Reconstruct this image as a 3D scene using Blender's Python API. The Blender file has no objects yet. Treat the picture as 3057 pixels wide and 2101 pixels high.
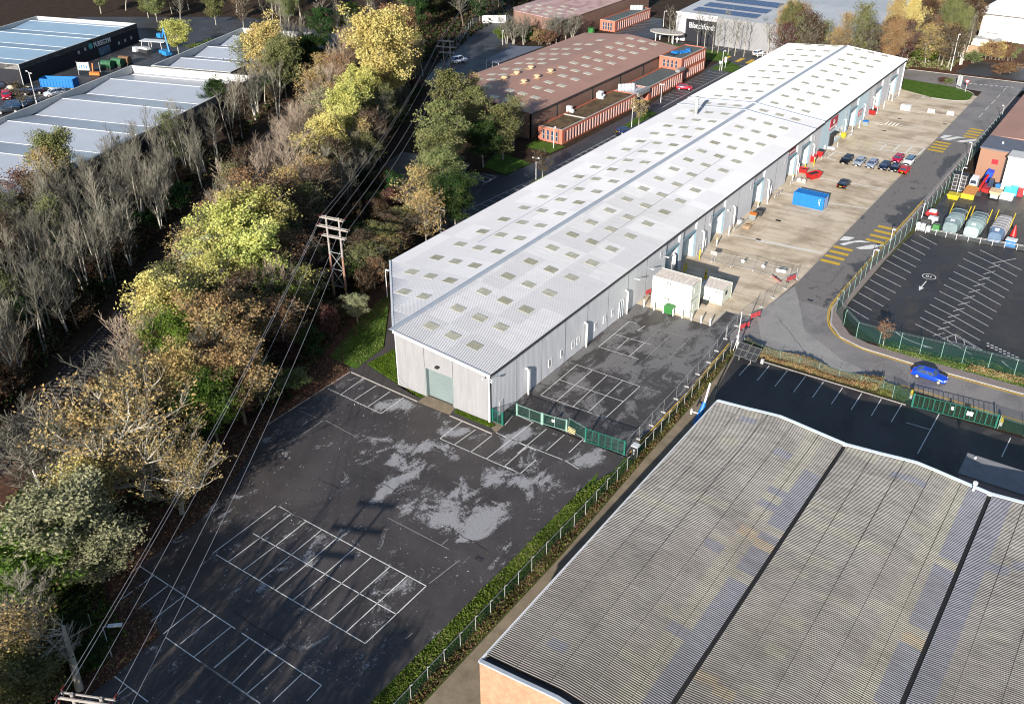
# Industrial estate seen from a drone: long white warehouse, car parks, railway woodland, pylons.
# World axes: +Y runs along the long warehouse away from the viewer, +X to its right, Z up, metres.
import bpy, math, random
import numpy as np
from mathutils import Vector, Matrix, Quaternion
random.seed(11); rng = np.random.default_rng(11)
scene = bpy.context.scene
COL = scene.collection
PI = math.pi

# ------------------------------------------------------------------ camera geometry (surveyed from the photograph)
YAW, PITCH, ROLL, FPX = -0.6093, 0.5408, -0.0047, 2883.4     # focal length in pixels of a 3057 px wide picture
CAM = Vector((61.72, -83.42, 73.0))
def cam_axes():
    cy, sy, cp, sp = math.cos(YAW), math.sin(YAW), math.cos(PITCH), math.sin(PITCH)
    f = Vector((sy*cp, cy*cp, -sp)); r = Vector((cy, -sy, 0)); u = r.cross(f)
    c, s = math.cos(ROLL), math.sin(ROLL)
    return c*r + s*u, -s*r + c*u, f
RX, UY, FW = cam_axes()
RG = dict(A0=(0,0,.34468), A1=(750,0,.34468), A2=(1350,0,.34468), A3=(2100,0,.41214), B0=(0,500,.34468), B1=(800,550,.34468),
          B2=(1600,500,.34468), B3=(2257,450,.34468), C0=(0,1050,.34468), C1=(800,1000,.34468), C2=(1500,900,.34468),
          C3=(2257,950,.34468), D0=(0,1550,.3453), D1=(600,1500,.37665), D2=(1300,1500,.3876), D3=(2157,1400,.43924),
          G1=(2700,300,.3008), E3=(2350,400,.18797), F4=(2050,560,.15073), F1=(1950,0,.21533), H1=(0,180,.21533),
          E1=(2350,150,.18797), W=(0,0,1.3165), K1=(1880,800,.2584))
def at(reg, x, y, z=0.0):
    """surveyed point: where the sight line through a spot of the photograph meets the height z"""
    a, b, s = RG[reg]; px, py = a+x*s, b+y*s
    d = RX*((px-1528.5)/FPX) + UY*(-(py-1050.5)/FPX) + FW
    t = (z-CAM.z)/d.z
    return CAM + d*t
def at2(reg, x, y, z=0.0):
    p = at(reg, x, y, z); return (p.x, p.y)

# ------------------------------------------------------------------ materials
def newmat(name):
    m = bpy.data.materials.new(name); m.use_nodes = True
    nt = m.node_tree; nt.nodes.clear()
    out = nt.nodes.new('ShaderNodeOutputMaterial')
    return m, nt, out
def nd(nt, t, **kw):
    n = nt.nodes.new(t)
    for k, v in kw.items():
        if k.startswith('i_'): n.inputs[k[2:].replace('_', ' ')].default_value = v
        else: setattr(n, k, v)
    return n
def rgba(c): return (c[0], c[1], c[2], 1)
def coords(nt, scale=(1,1,1), world=False):
    if world:
        g = nd(nt, 'ShaderNodeNewGeometry'); src = g.outputs['Position']
    else:
        g = nd(nt, 'ShaderNodeTexCoord'); src = g.outputs['Object']
    mp = nd(nt, 'ShaderNodeMapping'); mp.inputs['Scale'].default_value = scale
    nt.links.new(src, mp.inputs['Vector']); return mp.outputs['Vector']
def noise(nt, vec, scale, detail=4, rough=.6, dist=0):
    n = nd(nt, 'ShaderNodeTexNoise'); n.inputs['Scale'].default_value = scale; n.inputs['Detail'].default_value = detail
    n.inputs['Roughness'].default_value = rough; n.inputs['Distortion'].default_value = dist
    nt.links.new(vec, n.inputs['Vector']); return n.outputs['Fac']
def ramp(nt, fac, stops):
    r = nd(nt, 'ShaderNodeValToRGB'); cr = r.color_ramp
    cr.elements[0].position, cr.elements[0].color = stops[0][0], rgba(stops[0][1])
    cr.elements[1].position, cr.elements[1].color = stops[-1][0], rgba(stops[-1][1])
    for p, c in stops[1:-1]:
        e = cr.elements.new(p); e.color = rgba(c)
    nt.links.new(fac, r.inputs['Fac']); return r.outputs['Color']
def mix(nt, fac, a, b, mode='MIX'):
    m = nd(nt, 'ShaderNodeMix', data_type='RGBA', blend_type=mode)
    for s, v in ((m.inputs[0], fac), (m.inputs[6], a), (m.inputs[7], b)):
        if isinstance(v, (int, float)): s.default_value = v
        elif isinstance(v, tuple): s.default_value = rgba(v)
        else: nt.links.new(v, s)
    return m.outputs[2]
def math_(nt, op, a, b=0.0, c=None):
    m = nd(nt, 'ShaderNodeMath', operation=op)
    for i, v in enumerate((a, b) if c is None else (a, b, c)):
        if isinstance(v, (int, float)): m.inputs[i].default_value = v
        else: nt.links.new(v, m.inputs[i])
    return m.outputs[0]
def finish(nt, out, color, rough=.8, metal=0.0, bump=None, bstr=.3, bdist=.02, spec=.4):
    p = nd(nt, 'ShaderNodeBsdfPrincipled')
    if isinstance(color, tuple): p.inputs['Base Color'].default_value = rgba(color)
    else: nt.links.new(color, p.inputs['Base Color'])
    if isinstance(rough, (int, float)): p.inputs['Roughness'].default_value = rough
    else: nt.links.new(rough, p.inputs['Roughness'])
    p.inputs['Metallic'].default_value = metal
    p.inputs['Specular IOR Level'].default_value = spec
    if bump is not None:
        b = nd(nt, 'ShaderNodeBump'); b.inputs['Strength'].default_value = bstr; b.inputs['Distance'].default_value = bdist
        nt.links.new(bump, b.inputs['Height']); nt.links.new(b.outputs[0], p.inputs['Normal'])
    nt.links.new(p.outputs[0], out.inputs['Surface'])
def M(name, col, rough=.75, var=.18, scale=1.5, metal=0.0, bump=0.0, world=False, spec=.4, sc=(1,1,1)):
    """plain surface with soft grime variation"""
    m, nt, out = newmat(name); v = coords(nt, sc, world)
    n1 = noise(nt, v, scale, 5, .65); n2 = noise(nt, v, scale*7, 3, .6)
    lo = tuple(c*(1-var) for c in col); hi = tuple(min(1, c*(1+var)) for c in col)
    c = ramp(nt, n1, [(.3, lo), (.7, hi)])
    c = mix(nt, .25*min(1, var*4), c, ramp(nt, n2, [(.3, lo), (.7, hi)]))
    finish(nt, out, c, rough, metal, n2 if bump else None, bump, .02, spec)
    return m
def M_leaf(name, c1, c2, c3, scale=.35):
    m, nt, out = newmat(name); v = coords(nt)
    n1 = noise(nt, v, scale, 3, .6); n2 = noise(nt, v, 5.0, 2, .7)
    oi = nd(nt, 'ShaderNodeObjectInfo')
    c = ramp(nt, n1, [(.32, c1), (.5, c2), (.68, c3)])
    c = mix(nt, ramp(nt, n2, [(.35, (0,0,0)), (.75, (.6,.6,.6))]), c, tuple(x*.45 for x in c1))
    hsv = nd(nt, 'ShaderNodeHueSaturation')
    nt.links.new(math_(nt, 'MULTIPLY_ADD', oi.outputs['Random'], .05, .475), hsv.inputs['Hue'])
    nt.links.new(math_(nt, 'MULTIPLY_ADD', oi.outputs['Random'], .5, .75), hsv.inputs['Value'])
    nt.links.new(c, hsv.inputs['Color'])
    d = nd(nt, 'ShaderNodeBsdfDiffuse'); t = nd(nt, 'ShaderNodeBsdfTranslucent'); mx = nd(nt, 'ShaderNodeMixShader')
    mx.inputs[0].default_value = .25
    nt.links.new(hsv.outputs[0], d.inputs['Color']); nt.links.new(hsv.outputs[0], t.inputs['Color'])
    nt.links.new(d.outputs[0], mx.inputs[1]); nt.links.new(t.outputs[0], mx.inputs[2])
    nt.links.new(mx.outputs[0], out.inputs['Surface'])
    return m
def M_net(name, col, cover):
    """wire mesh too fine to model wire by wire: part of the light passes between the wires"""
    m, nt, out = newmat(name)
    d = nd(nt, 'ShaderNodeBsdfDiffuse'); d.inputs['Color'].default_value = rgba(col)
    t = nd(nt, 'ShaderNodeBsdfTransparent'); mx = nd(nt, 'ShaderNodeMixShader'); mx.inputs[0].default_value = cover
    nt.links.new(t.outputs[0], mx.inputs[1]); nt.links.new(d.outputs[0], mx.inputs[2])
    nt.links.new(mx.outputs[0], out.inputs['Surface']); return m
def M_asphalt(name, dark, light, base_bias=0.0, attr=True, sc=.35):
    m, nt, out = newmat(name); v = coords(nt, (1,1,1), True)
    big = noise(nt, v, .11, 6, .68, .5); mid = noise(nt, coords(nt, (1,.6,1), True), sc, 8, .72, .8); fine = noise(nt, v, 4.0, 4, .7); grit = noise(nt, v, 14.0, 2, .7)
    if attr:
        a = nd(nt, 'ShaderNodeAttribute', attribute_name='dry').outputs['Fac']
    else:
        a = nd(nt, 'ShaderNodeValue'); a.outputs[0].default_value = base_bias; a = a.outputs[0]
    h = math_(nt, 'ADD', a, math_(nt, 'MULTIPLY', math_(nt, 'SUBTRACT', mid, .5), 4.2))
    h = math_(nt, 'ADD', h, math_(nt, 'MULTIPLY', math_(nt, 'SUBTRACT', fine, .5), 1.3))
    fac = ramp(nt, h, [(.38, (0,0,0)), (.52, (.5,.5,.5)), (.72, (1,1,1))])
    lo = tuple(c*.5 for c in dark); hi = tuple(c*1.75 for c in dark)
    cd = ramp(nt, big, [(.3, lo), (.7, hi)])
    cd = mix(nt, .35, cd, ramp(nt, fine, [(.3, lo), (.75, tuple(c*2 for c in dark))]))
    cl = ramp(nt, fine, [(.3, tuple(c*.8 for c in light)), (.7, tuple(c*1.15 for c in light))])
    c = mix(nt, fac, cd, cl)
    c = mix(nt, ramp(nt, grit, [(.72, (0,0,0)), (.8, (.35,.35,.35))]), c, tuple(x*2.2 for x in dark))
    rg = math_(nt, 'MULTIPLY_ADD', nd_sep(nt, fac), .35, .5)
    finish(nt, out, c, rg, 0, fine, .25, .02, .35); return m
def nd_sep(nt, col):
    s = nd(nt, 'ShaderNodeSeparateColor'); nt.links.new(col, s.inputs[0]); return s.outputs[0]
def M_concrete(name):
    m, nt, out = newmat(name); v = coords(nt, (1,1,1), True); vs = coords(nt, (.12,.55,1), True)
    n1 = noise(nt, vs, .8, 6, .62, .4); n2 = noise(nt, v, .18, 5, .6); n3 = noise(nt, v, 5, 3, .7)
    c = ramp(nt, n1, [(.3, (.33,.26,.175)), (.5, (.55,.455,.335)), (.72, (.64,.55,.43))])
    c = mix(nt, ramp(nt, n2, [(.48, (0,0,0)), (.68, (.8,.8,.8))]), c, (.22,.155,.09), 'MIX')
    c = mix(nt, ramp(nt, noise(nt, v, .5, 6, .7, 1.0), [(.64, (0,0,0)), (.74, (.75,.75,.75))]), c, (.13,.115,.095))
    br = nd(nt, 'ShaderNodeTexBrick'); br.offset = 0
    for k, x in (('Scale', 1.0), ('Mortar Size', .035), ('Brick Width', 6.1), ('Row Height', 12.2), ('Mortar Smooth', .2)): br.inputs[k].default_value = x
    nt.links.new(v, br.inputs['Vector'])
    c = mix(nt, math_(nt, 'MULTIPLY', br.outputs['Fac'], .55), c, (.1,.09,.08))
    c = mix(nt, .2, c, ramp(nt, n3, [(.3, (.2,.17,.13)), (.7, (.5,.46,.4))]))
    finish(nt, out, c, .85, 0, n3, .2, .02, .3); return m
def M_ground(name, stops, scale=.6, fscale=6, bump=.6):
    m, nt, out = newmat(name); v = coords(nt, (1,1,1), True)
    n1 = noise(nt, v, scale, 6, .7, .3); n2 = noise(nt, v, fscale, 4, .75)
    c = ramp(nt, n1, stops); dark = tuple(x*.4 for x in stops[0][1])
    c = mix(nt, ramp(nt, n2, [(.35, (.8,.8,.8)), (.6, (0,0,0))]), c, dark)
    finish(nt, out, c, .95, 0, n2, bump, .12, .15); return m
def M_sheet(name, col, col2, sheet=(3.0, 1.0), stain=.25, rough=.6, metal=0.0, stain_col=(.35,.35,.34)):
    """profiled roof sheets: rectangles that differ a little in tone, plus dirt"""
    m, nt, out = newmat(name); g = nd(nt, 'ShaderNodeNewGeometry')
    mp = nd(nt, 'ShaderNodeMapping'); mp.inputs['Scale'].default_value = (1/sheet[0], 1/sheet[1], 0)
    nt.links.new(g.outputs['Position'], mp.inputs['Vector'])
    fl = nd(nt, 'ShaderNodeVectorMath', operation='FLOOR'); nt.links.new(mp.outputs[0], fl.inputs[0])
    wn = nd(nt, 'ShaderNodeTexWhiteNoise'); nt.links.new(fl.outputs[0], wn.inputs['Vector'])
    c = mix(nt, ramp(nt, wn.outputs['Value'], [(.35, (0,0,0)), (.8, (1,1,1))]), col, col2)
    v = coords(nt, (1,1,1), True)
    n = noise(nt, v, .35, 6, .7, .5); n2 = noise(nt, v, 3.5, 4, .7)
    c = mix(nt, ramp(nt, n, [(.45, (0,0,0)), (.8, (stain,)*3)]), c, stain_col)
    c = mix(nt, ramp(nt, n2, [(.5, (0,0,0)), (.8, (stain*.7,)*3)]), c, stain_col)
    st = noise(nt, coords(nt, (.08,1.6,1), True), 1.3, 5, .7)      # dirt runs down the slope
    c = mix(nt, ramp(nt, st, [(.5, (0,0,0)), (.72, (stain*1.3,)*3)]), c, stain_col)
    finish(nt, out, c, rough, metal, None, 0, 0, .3); return m
def M_wall(name, col, pitch=.3, axis=1, depth=.25, streak=.2, rough=.6):
    """ribbed metal cladding with faint vertical rain streaks"""
    m, nt, out = newmat(name); v = coords(nt, (1,1,.12), True); v2 = coords(nt, (1,1,1), True)
    n = noise(nt, v, 1.4, 5, .7); n2 = noise(nt, v2, .25, 4, .6)
    lo = tuple(c*(1-streak) for c in col)
    c = ramp(nt, n, [(.3, lo), (.65, col)])
    c = mix(nt, ramp(nt, n2, [(.4, (0,0,0)), (.7, (.5,.5,.5))]), c, tuple(c*(1-streak*.8) for c in col))
    w = nd(nt, 'ShaderNodeTexWave', wave_type='BANDS', bands_direction='XYZ'[axis], wave_profile='SIN')
    w.inputs['Scale'].default_value = 1/(pitch*3.18); nt.links.new(v2, w.inputs['Vector'])
    finish(nt, out, c, rough, 0, w.outputs['Fac'], depth, .04, .35); return m
def M_brick(name, c1, c2, mortar, axis_yz=True):
    m, nt, out = newmat(name); g = nd(nt, 'ShaderNodeNewGeometry'); s = nd(nt, 'ShaderNodeSeparateXYZ'); nt.links.new(g.outputs['Position'], s.inputs[0])
    cb = nd(nt, 'ShaderNodeCombineXYZ')
    nt.links.new(math_(nt, 'ADD', s.outputs[0], s.outputs[1]), cb.inputs[0]); nt.links.new(s.outputs[2], cb.inputs[1])
    b = nd(nt, 'ShaderNodeTexBrick')
    for k, x in (('Scale', 1.0), ('Mortar Size', .008), ('Brick Width', .23), ('Row Height', .075)): b.inputs[k].default_value = x
    b.inputs['Color1'].default_value = rgba(c1); b.inputs['Color2'].default_value = rgba(c2); b.inputs['Mortar'].default_value = rgba(mortar)
    nt.links.new(cb.outputs[0], b.inputs['Vector'])
    n = noise(nt, coords(nt, (1,1,1), True), 1.1, 5, .65)
    c = mix(nt, ramp(nt, n, [(.4, (0,0,0)), (.75, (.45,.45,.45))]), b.outputs['Color'], tuple(x*.6 for x in c1))
    finish(nt, out, c, .85, 0, b.outputs['Fac'], .3, .01, .2); return m
def M_glass(name, col=(.02,.03,.05)):
    m, nt, out = newmat(name); n = noise(nt, coords(nt), .8, 3)
    finish(nt, out, ramp(nt, n, [(.3, col), (.7, tuple(c*2.2 for c in col))]), .08, 0, None, 0, 0, .9); return m

MAT = {}
def mk():
    g = MAT
    g['asph'] = M_asphalt('yard asphalt', (.047,.041,.040), (.26,.26,.272))
    g['road'] = M_asphalt('road asphalt', (.155,.144,.138), (.21,.195,.19), .45, False, .25)
    g['roadwet'] = M_asphalt('estate road asphalt', (.032,.033,.037), (.07,.07,.075), .2, False, .3)
    g['lot'] = M_asphalt('car park asphalt', (.028,.0245,.0245), (.05,.046,.046), .2, False, .3)
    g['bend'] = M_asphalt('old junction asphalt', (.20,.19,.18), (.26,.25,.24), .5, False, .5)
    g['concrete'] = M_concrete('yard concrete')
    g['slab'] = M('old path concrete', (0.192,0.152,0.104), .9, .35, .5, bump=.3, world=True)
    g['pave'] = M('pavement tarmac', (.2,.165,.155), .9, .15, 1.0, world=True)
    g['kerb'] = M('kerb stone', (0.336,0.312,0.288), .85, .2, 2, world=True)
    g['darkpath'] = M('path tarmac', (.045,.04,.038), .9, .25, 1, world=True)
    g['earth'] = M_ground('woodland earth', [(.35,(.028,.018,.011)), (.55,(.05,.032,.02)), (.7,(.075,.045,.025))], .4)
    g['litter'] = M_ground('leaf litter', [(.35,(.045,.025,.018)), (.5,(.105,.05,.033)), (.7,(.17,.085,.05))], .8, 9)
    g['grass'] = M_ground('grass turf', [(.35,(.05,.095,.012)), (.55,(.08,.155,.018)), (.75,(.115,.19,.028))], .7, 10, .8)
    g['grassdull'] = M_ground('rough grass', [(.35,(.05,.06,.02)), (.55,(.09,.1,.035)), (.75,(.15,.13,.06))], .9, 10, .8)
    g['ballast'] = M_ground('track ballast', [(.35,(.035,.03,.03)), (.55,(.06,.052,.05)), (.75,(.085,.075,.07))], 1.5, 12)
    g['white'] = M('road paint white', (.62,.62,.6), .7, .25, 4, world=True)
    g['whiteworn'] = M('worn paint', (.25,.25,.24), .8, .35, 6, world=True)
    g['yellow'] = M('road paint yellow', (0.544,0.336,0.024), .7, .18, 3, world=True)
    g['hump'] = M('hump paint', (0.496,0.32,0.032), .75, .25, 3, world=True)
    g['roofA'] = M_sheet('grey roof sheets', (.45,.45,.465), (.52,.52,.535), (3.7, 6.06), .25, stain_col=(.3,.3,.29)); g['roofB'] = M_sheet('pale roof sheets', (.50,.50,.52), (.56,.56,.58), (3.7, 6.06), .15, stain_col=(.4,.4,.4))
    g['roofC'] = M_sheet('white roof sheets', (.68,.69,.70), (.74,.74,.74), (3.7, 6.06), .06, stain_col=(.6,.6,.6))
    g['wallF'] = M_wall('grey gable cladding', (.255,.255,.265), .3, 0, .2)
    g['wallS'] = M_wall('grey side cladding', (.55,.56,.59), .3, 1, .2, .16)
    g['wallblue'] = M_wall('pale blue cladding', (.47,.6,.67), .3, 1, .2, .12)
    g['panelgrey'] = M('flat grey panel', (.42,.41,.43), .7, .1, .6)
    g['trimw'] = M('white trim', (0.608,0.616,0.624), .5, .08, 1)
    g['trimblue'] = M('grey blue ridge flashing', (.30,.33,.375), .5, .12, .6, world=True)
    g['gutter'] = M('black gutter', (.03,.03,.032), .8, .3, 1)
    g['skyl'] = M('weathered rooflight', (.35,.34,.27), .5, .28, 1.2, world=True)
    g['doorblue'] = M('blue roller door', (.15,.24,.29), .5, .08, 1)
    g['doorgrey'] = M('grey green roller door', (0.149,0.186,0.189), .5, .08, .5)
    g['pole'] = M('galvanised steel', (0.375,0.375,0.375), .5, .12, 2)
    g['polew'] = M('white painted steel', (0.585,0.585,0.577), .5, .08, 2)
    g['dark'] = M('dark plastic', (.025,.025,.028), .6, .2, 2)
    g['black'] = M('black rubber', (.012,.012,.013), .8, .2, 4)
    g['glass'] = M_glass('window glass'); g['glassb'] = M_glass('blue window glass', (.05,.09,.13))
    g['skyldark'] = M('grimy rooflight', (.28,.27,.20), .6, .25, 1.2, world=True)
    g['green'] = M('green fence paint', (.012,.115,.085), .5, .12, 2)
    g['postgreen'] = M('pale green post', (0.175,0.294,0.252), .6, .15, 2)
    g['netgreen'] = M_net('green wire mesh', (.015,.05,.038), .38)
    g['netgrey'] = M_net('grey wire mesh', (.22,.23,.24), .12)
    g['red'] = M('red paint', (0.374,0.0136,0.0136), .4, .12, 2)
    g['redsign'] = M('red sign panel', (0.34,0.0136,0.0238), .5, .08, 1)
    g['blue'] = M('container blue', (0.0066,0.132,0.409), .5, .12, 1.5)
    g['carblue'] = M('bright blue car paint', (0.0072,0.042,0.372), .22, .05, 1, metal=.35, spec=.6)
    g['orange'] = M('orange paint', (0.465,0.136,0.0186), .5, .15, 2)
    g['yel'] = M('yellow paint', (0.484,0.372,0.0186), .5, .1, 2)
    g['cabin'] = M('cream cabin panels', (0.607,0.631,0.541), .55, .06, 1)
    g['rusty'] = M('rust streaked white sheet', (.62,.55,.48), .7, .45, 1.6, sc=(3,.6,1))
    g['greenbin'] = M('green bin plastic', (0.03,0.15,0.036), .5, .1, 2)
    g['greybin'] = M('grey bin plastic', (0.176,0.2,0.2), .5, .1, 2)
    g['wood'] = M('weathered timber', (0.288,0.2,0.128), .85, .3, 2)
    g['polewood'] = M('pylon timber', (0.24,0.136,0.096), .85, .35, .8)
    g['polepale'] = M('bleached pylon timber', (0.264,0.24,0.222), .85, .2, .8)
    g['brown'] = M_wall('brown cladding', (.20,.118,.09), .3, 1, .25, .2)
    g['brownroof'] = M_sheet('brown roof sheets', (.34,.19,.145), (.31,.175,.132), (4.0, 6.0), .2, stain_col=(.2,.13,.11))
    g['pinkroof'] = M_sheet('faded pink roof sheets', (.42,.27,.25), (.3,.17,.15), (1.5, 3.0), .3, stain_col=(.5,.45,.42))
    g['rlwhite'] = M('pale rooflight', (0.418,0.396,0.324), .5, .08, 1)
    g['rlpeach'] = M('peach roof vent', (0.462,0.315,0.196), .7, .1, 1)
    g['brick'] = M_brick('orange red brick', (.42,.10,.05), (.36,.083,.042), (.4,.3,.25))
    g['brickF'] = M_brick('salmon brick', (0.303,0.138,0.066), (0.33,0.171,0.0935), (.5,.4,.32))
    g['pinkfin'] = M('pale pink window fin', (0.504,0.294,0.252), .7, .1, 1)
    g['felt'] = M('green grey roof felt', (0.0765,0.09,0.09), .85, .25, .5)
    g['moss'] = M_ground('mossy flat roof', [(.35,(.06,.05,.03)), (.5,(.14,.09,.05)), (.65,(.2,.14,.08))], .5, 6, .3)
    g['slate'] = M('slate grey roof', (.10,.11,.14), .7, .15, .6)
    g['navy'] = M_wall('black blue cladding', (.012,.013,.02), .4, 1, .15, .3)
    g['gymroof'] = M('pale blue roof membrane', (.22,.32,.42), .4, .08, .2, world=True)
    g['greyroof'] = M('pale grey roof membrane', (.33,.36,.41), .35, .06, .2, world=True)
    g['parapet'] = M('parapet lining', (0.45,0.45,0.441), .6, .1, .5)
    g['lightgrey'] = M_wall('pale grey cladding', (0.211,0.211,0.217), .5, 0, .15, .1)
    g['bgrey'] = M('light metal roof', (0.375,0.383,0.398), .45, .12, .3)
    g['solar'] = M('solar cell blue', (.015,.03,.10), .25, .25, 1)
    g['cream'] = M('cream render', (0.702,0.648,0.522), .7, .06, .4)
    g['tan'] = M_wall('tan cladding', (0.248,0.136,0.0899), .5, 0, .15, .1)
    g['whitehouse'] = M('bright white cladding', (.85,.85,.86), .5, .04, .3)
    g['asb'] = None
    g['barktwigpink'] = M('pinkish grey twigs', (.26,.205,.155), .9, .25, 1.2); g['barktwig'] = M('grey twigs', (.15,.14,.11), .9, .3, 1.2); g['barkpale'] = M('pale bark', (.30,.28,.235), .85, .3, 1.5)
    g['bark'] = M('brown bark', (.17,.13,.095), .9, .3, 1.5)
    g['barkpink'] = M('pinkish twigs', (.30,.235,.18), .9, .25, 1.2)
    g['barkwhite'] = M('white bark', (.50,.48,.42), .85, .25, 1.5)
    g['L_gold'] = M_leaf('golden leaves', (0.379, 0.282, 0.112), (0.534, 0.414, 0.165), (0.515, 0.467, 0.2))
    g['L_orange'] = M_leaf('orange brown leaves', (0.248, 0.157, 0.081), (0.36, 0.236, 0.118), (0.354, 0.28, 0.143))
    g['L_yelgreen'] = M_leaf('yellow green leaves', (0.326, 0.339, 0.0991), (0.532, 0.532, 0.163), (0.647, 0.596, 0.208))
    g['L_green'] = M_leaf('fresh green leaves', (.075,.12,.022), (.12,.18,.032), (.19,.23,.05)); g['L_grass'] = M_leaf('bright grass blades', (0.0683, 0.13, 0.0163), (0.109, 0.195, 0.0244), (0.142, 0.221, 0.0347))
    g['L_olive'] = M_leaf('olive green leaves', (0.11,0.127,0.0495), (0.187,0.209,0.0825), (0.275,0.264,0.121))
    g['L_willow'] = M_leaf('grey green leaves', (0.197, 0.207, 0.112), (0.313, 0.323, 0.186), (0.381, 0.37, 0.222))
    g['L_dark'] = M_leaf('dark evergreen leaves', (0.018,0.042,0.014), (0.036,0.072,0.022), (0.072,0.096,0.030))
    g['L_brown'] = M_leaf('dead brown leaves', (0.0575,0.04,0.0263), (0.107,0.075,0.0462), (0.173,0.122,0.0713))
    g['L_rust'] = M_leaf('rust brush leaves', (0.17, 0.0969, 0.0565), (0.259, 0.154, 0.0898), (0.298, 0.209, 0.124))
    g['L_maroon'] = M_leaf('maroon twigs', (0.091,0.042,0.036), (0.156,0.078,0.065), (0.221,0.117,0.098))
    g['bonehead'] = M('lamp head', (0.525,0.54,0.562), .3, .05, 1)
mk()

# ------------------------------------------------------------------ mesh building
class MB:
    def __init__(s): s.v = []; s.f = []; s.mi = []; s.mats = []; s.cur = 0; s.smooth = False
    def m(s, mat):
        mat = MAT[mat] if isinstance(mat, str) else mat
        if mat not in s.mats: s.mats.append(mat)
        s.cur = s.mats.index(mat); return s
    def add(s, vs, fs):
        b = len(s.v); s.v.extend([tuple(p) for p in vs])
        for f in fs: s.f.append(tuple(i+b for i in f)); s.mi.append(s.cur)
    def face(s, *pts): s.add(pts, [tuple(range(len(pts)))])
    def hexa(s, lo, hi):
        n = len(lo); fs = [tuple(range(n))[::-1], tuple(range(n, 2*n))]
        fs += [(i, (i+1) % n, n+(i+1) % n, n+i) for i in range(n)]
        s.add(list(lo)+list(hi), fs)
    def box(s, x0, x1, y0, y1, z0, z1):
        s.hexa([(x0,y0,z0),(x1,y0,z0),(x1,y1,z0),(x0,y1,z0)], [(x0,y0,z1),(x1,y0,z1),(x1,y1,z1),(x0,y1,z1)])
    def obox(s, cx, cy, z0, z1, lx, ly, rot=0.0):
        c, q = math.cos(rot), math.sin(rot); P = []
        for a, b in ((-.5,-.5),(.5,-.5),(.5,.5),(-.5,.5)):
            x, y = a*lx, b*ly; P.append((cx+x*c-y*q, cy+x*q+y*c))
        s.hexa([(x,y,z0) for x,y in P], [(x,y,z1) for x,y in P])
    def prism(s, poly, z0, z1): s.hexa([(p[0],p[1],z0) for p in poly], [(p[0],p[1],z1) for p in poly])
    def tube(s, p, q, r, r2=None, n=6, cap=True):
        p, q = Vector(p), Vector(q); d = q-p
        if d.length < 1e-6: return
        r2 = r if r2 is None else r2
        a = d.orthogonal().normalized(); b = d.normalized().cross(a); vs = []
        for c, rr in ((p, r), (q, r2)):
            for i in range(n):
                t = 2*PI*i/n; vs.append(c + a*(rr*math.cos(t)) + b*(rr*math.sin(t)))
        fs = [(i, (i+1) % n, n+(i+1) % n, n+i) for i in range(n)]
        if cap: fs += [tuple(range(n))[::-1], tuple(range(n, 2*n))]
        s.add(vs, fs)
    def path(s, pts, r, n=5):
        for a, b in zip(pts, pts[1:]): s.tube(a, b, r, n=n)
    def build(s, name, parent=None, smooth=False, kind=None, label=None):
        me = bpy.data.meshes.new(name)
        off = parent.location if parent is not None else Vector((0,0,0))
        if parent is not None and parent.parent is not None: off = off + parent.parent.location
        v = np.array(s.v, dtype=float)
        if len(v): v -= np.array(off)
        me.from_pydata(v.tolist(), [], s.f)
        for m in s.mats: me.materials.append(m)
        me.polygons.foreach_set('material_index', s.mi)
        if smooth: me.polygons.foreach_set('use_smooth', [True]*len(s.f))
        me.update()
        o = bpy.data.objects.new(name, me); COL.objects.link(o)
        if parent is not None: o.parent = parent
        if kind: o['kind'] = kind
        if label: o['label'] = label
        return o
def thing(name, label, cat, loc=(0,0,0), rz=0.0, group=None):
    o = bpy.data.objects.new(name, None); COL.objects.link(o); o.location = loc; o.rotation_euler = (0,0,rz)
    o.empty_display_size = .5
    o['label'] = label; o['category'] = cat
    if group: o['group'] = group
    return o
def tag(o, label, cat, group=None):
    o['label'] = label; o['category'] = cat
    if group: o['group'] = group
    return o
def child(name, parent, fn, mat=None, smooth=False, label=None):
    b = MB()
    if mat: b.m(mat)
    fn(b); return b.build(name, parent, smooth, label=label)
def copy_tree(o, parent=None):
    c = o.copy(); COL.objects.link(c)
    if parent is not None: c.parent = parent
    for ch in list(o.children): copy_tree(ch, c)
    return c
def place(proto, loc, rz=0.0, label=None, group=None, scale=None):
    """the first call uses the prototype itself, later calls copy it with its parts"""
    if proto.get('used'): o = copy_tree(proto)
    else: o = proto; o['used'] = 1
    o.location = loc; o.rotation_euler = (0,0,rz)
    if scale is not None: o.scale = scale if hasattr(scale, '__len__') else (scale,)*3
    if label: o['label'] = label
    if group: o['group'] = group
    return o
def text_on(name, s, size, mat, parent, origin, xdir, ydir, thick=.03, squeeze=1.0, bold=0.0):
    """flat lettering as a mesh, standing on the plane spanned by xdir and ydir"""
    cu = bpy.data.curves.new(name, 'FONT'); cu.body = s; cu.size = size; cu.extrude = thick/2; cu.offset = bold
    tmp = bpy.data.objects.new(name, cu); COL.objects.link(tmp)
    dg = bpy.context.evaluated_depsgraph_get(); me = bpy.data.meshes.new_from_object(tmp.evaluated_get(dg))
    bpy.data.objects.remove(tmp); 
    X, Y = Vector(xdir).normalized()*squeeze, Vector(ydir).normalized(); Z = X.cross(Y).normalized()
    R = Matrix((X, Y, Z)).transposed().to_4x4(); R.translation = Vector(origin)-(parent.location if parent else Vector((0,0,0)))
    me.transform(R); me.materials.clear(); me.materials.append(MAT[mat]); me.name = name
    o = bpy.data.objects.new(name, me); COL.objects.link(o)
    if parent: o.parent = parent
    return o
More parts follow.
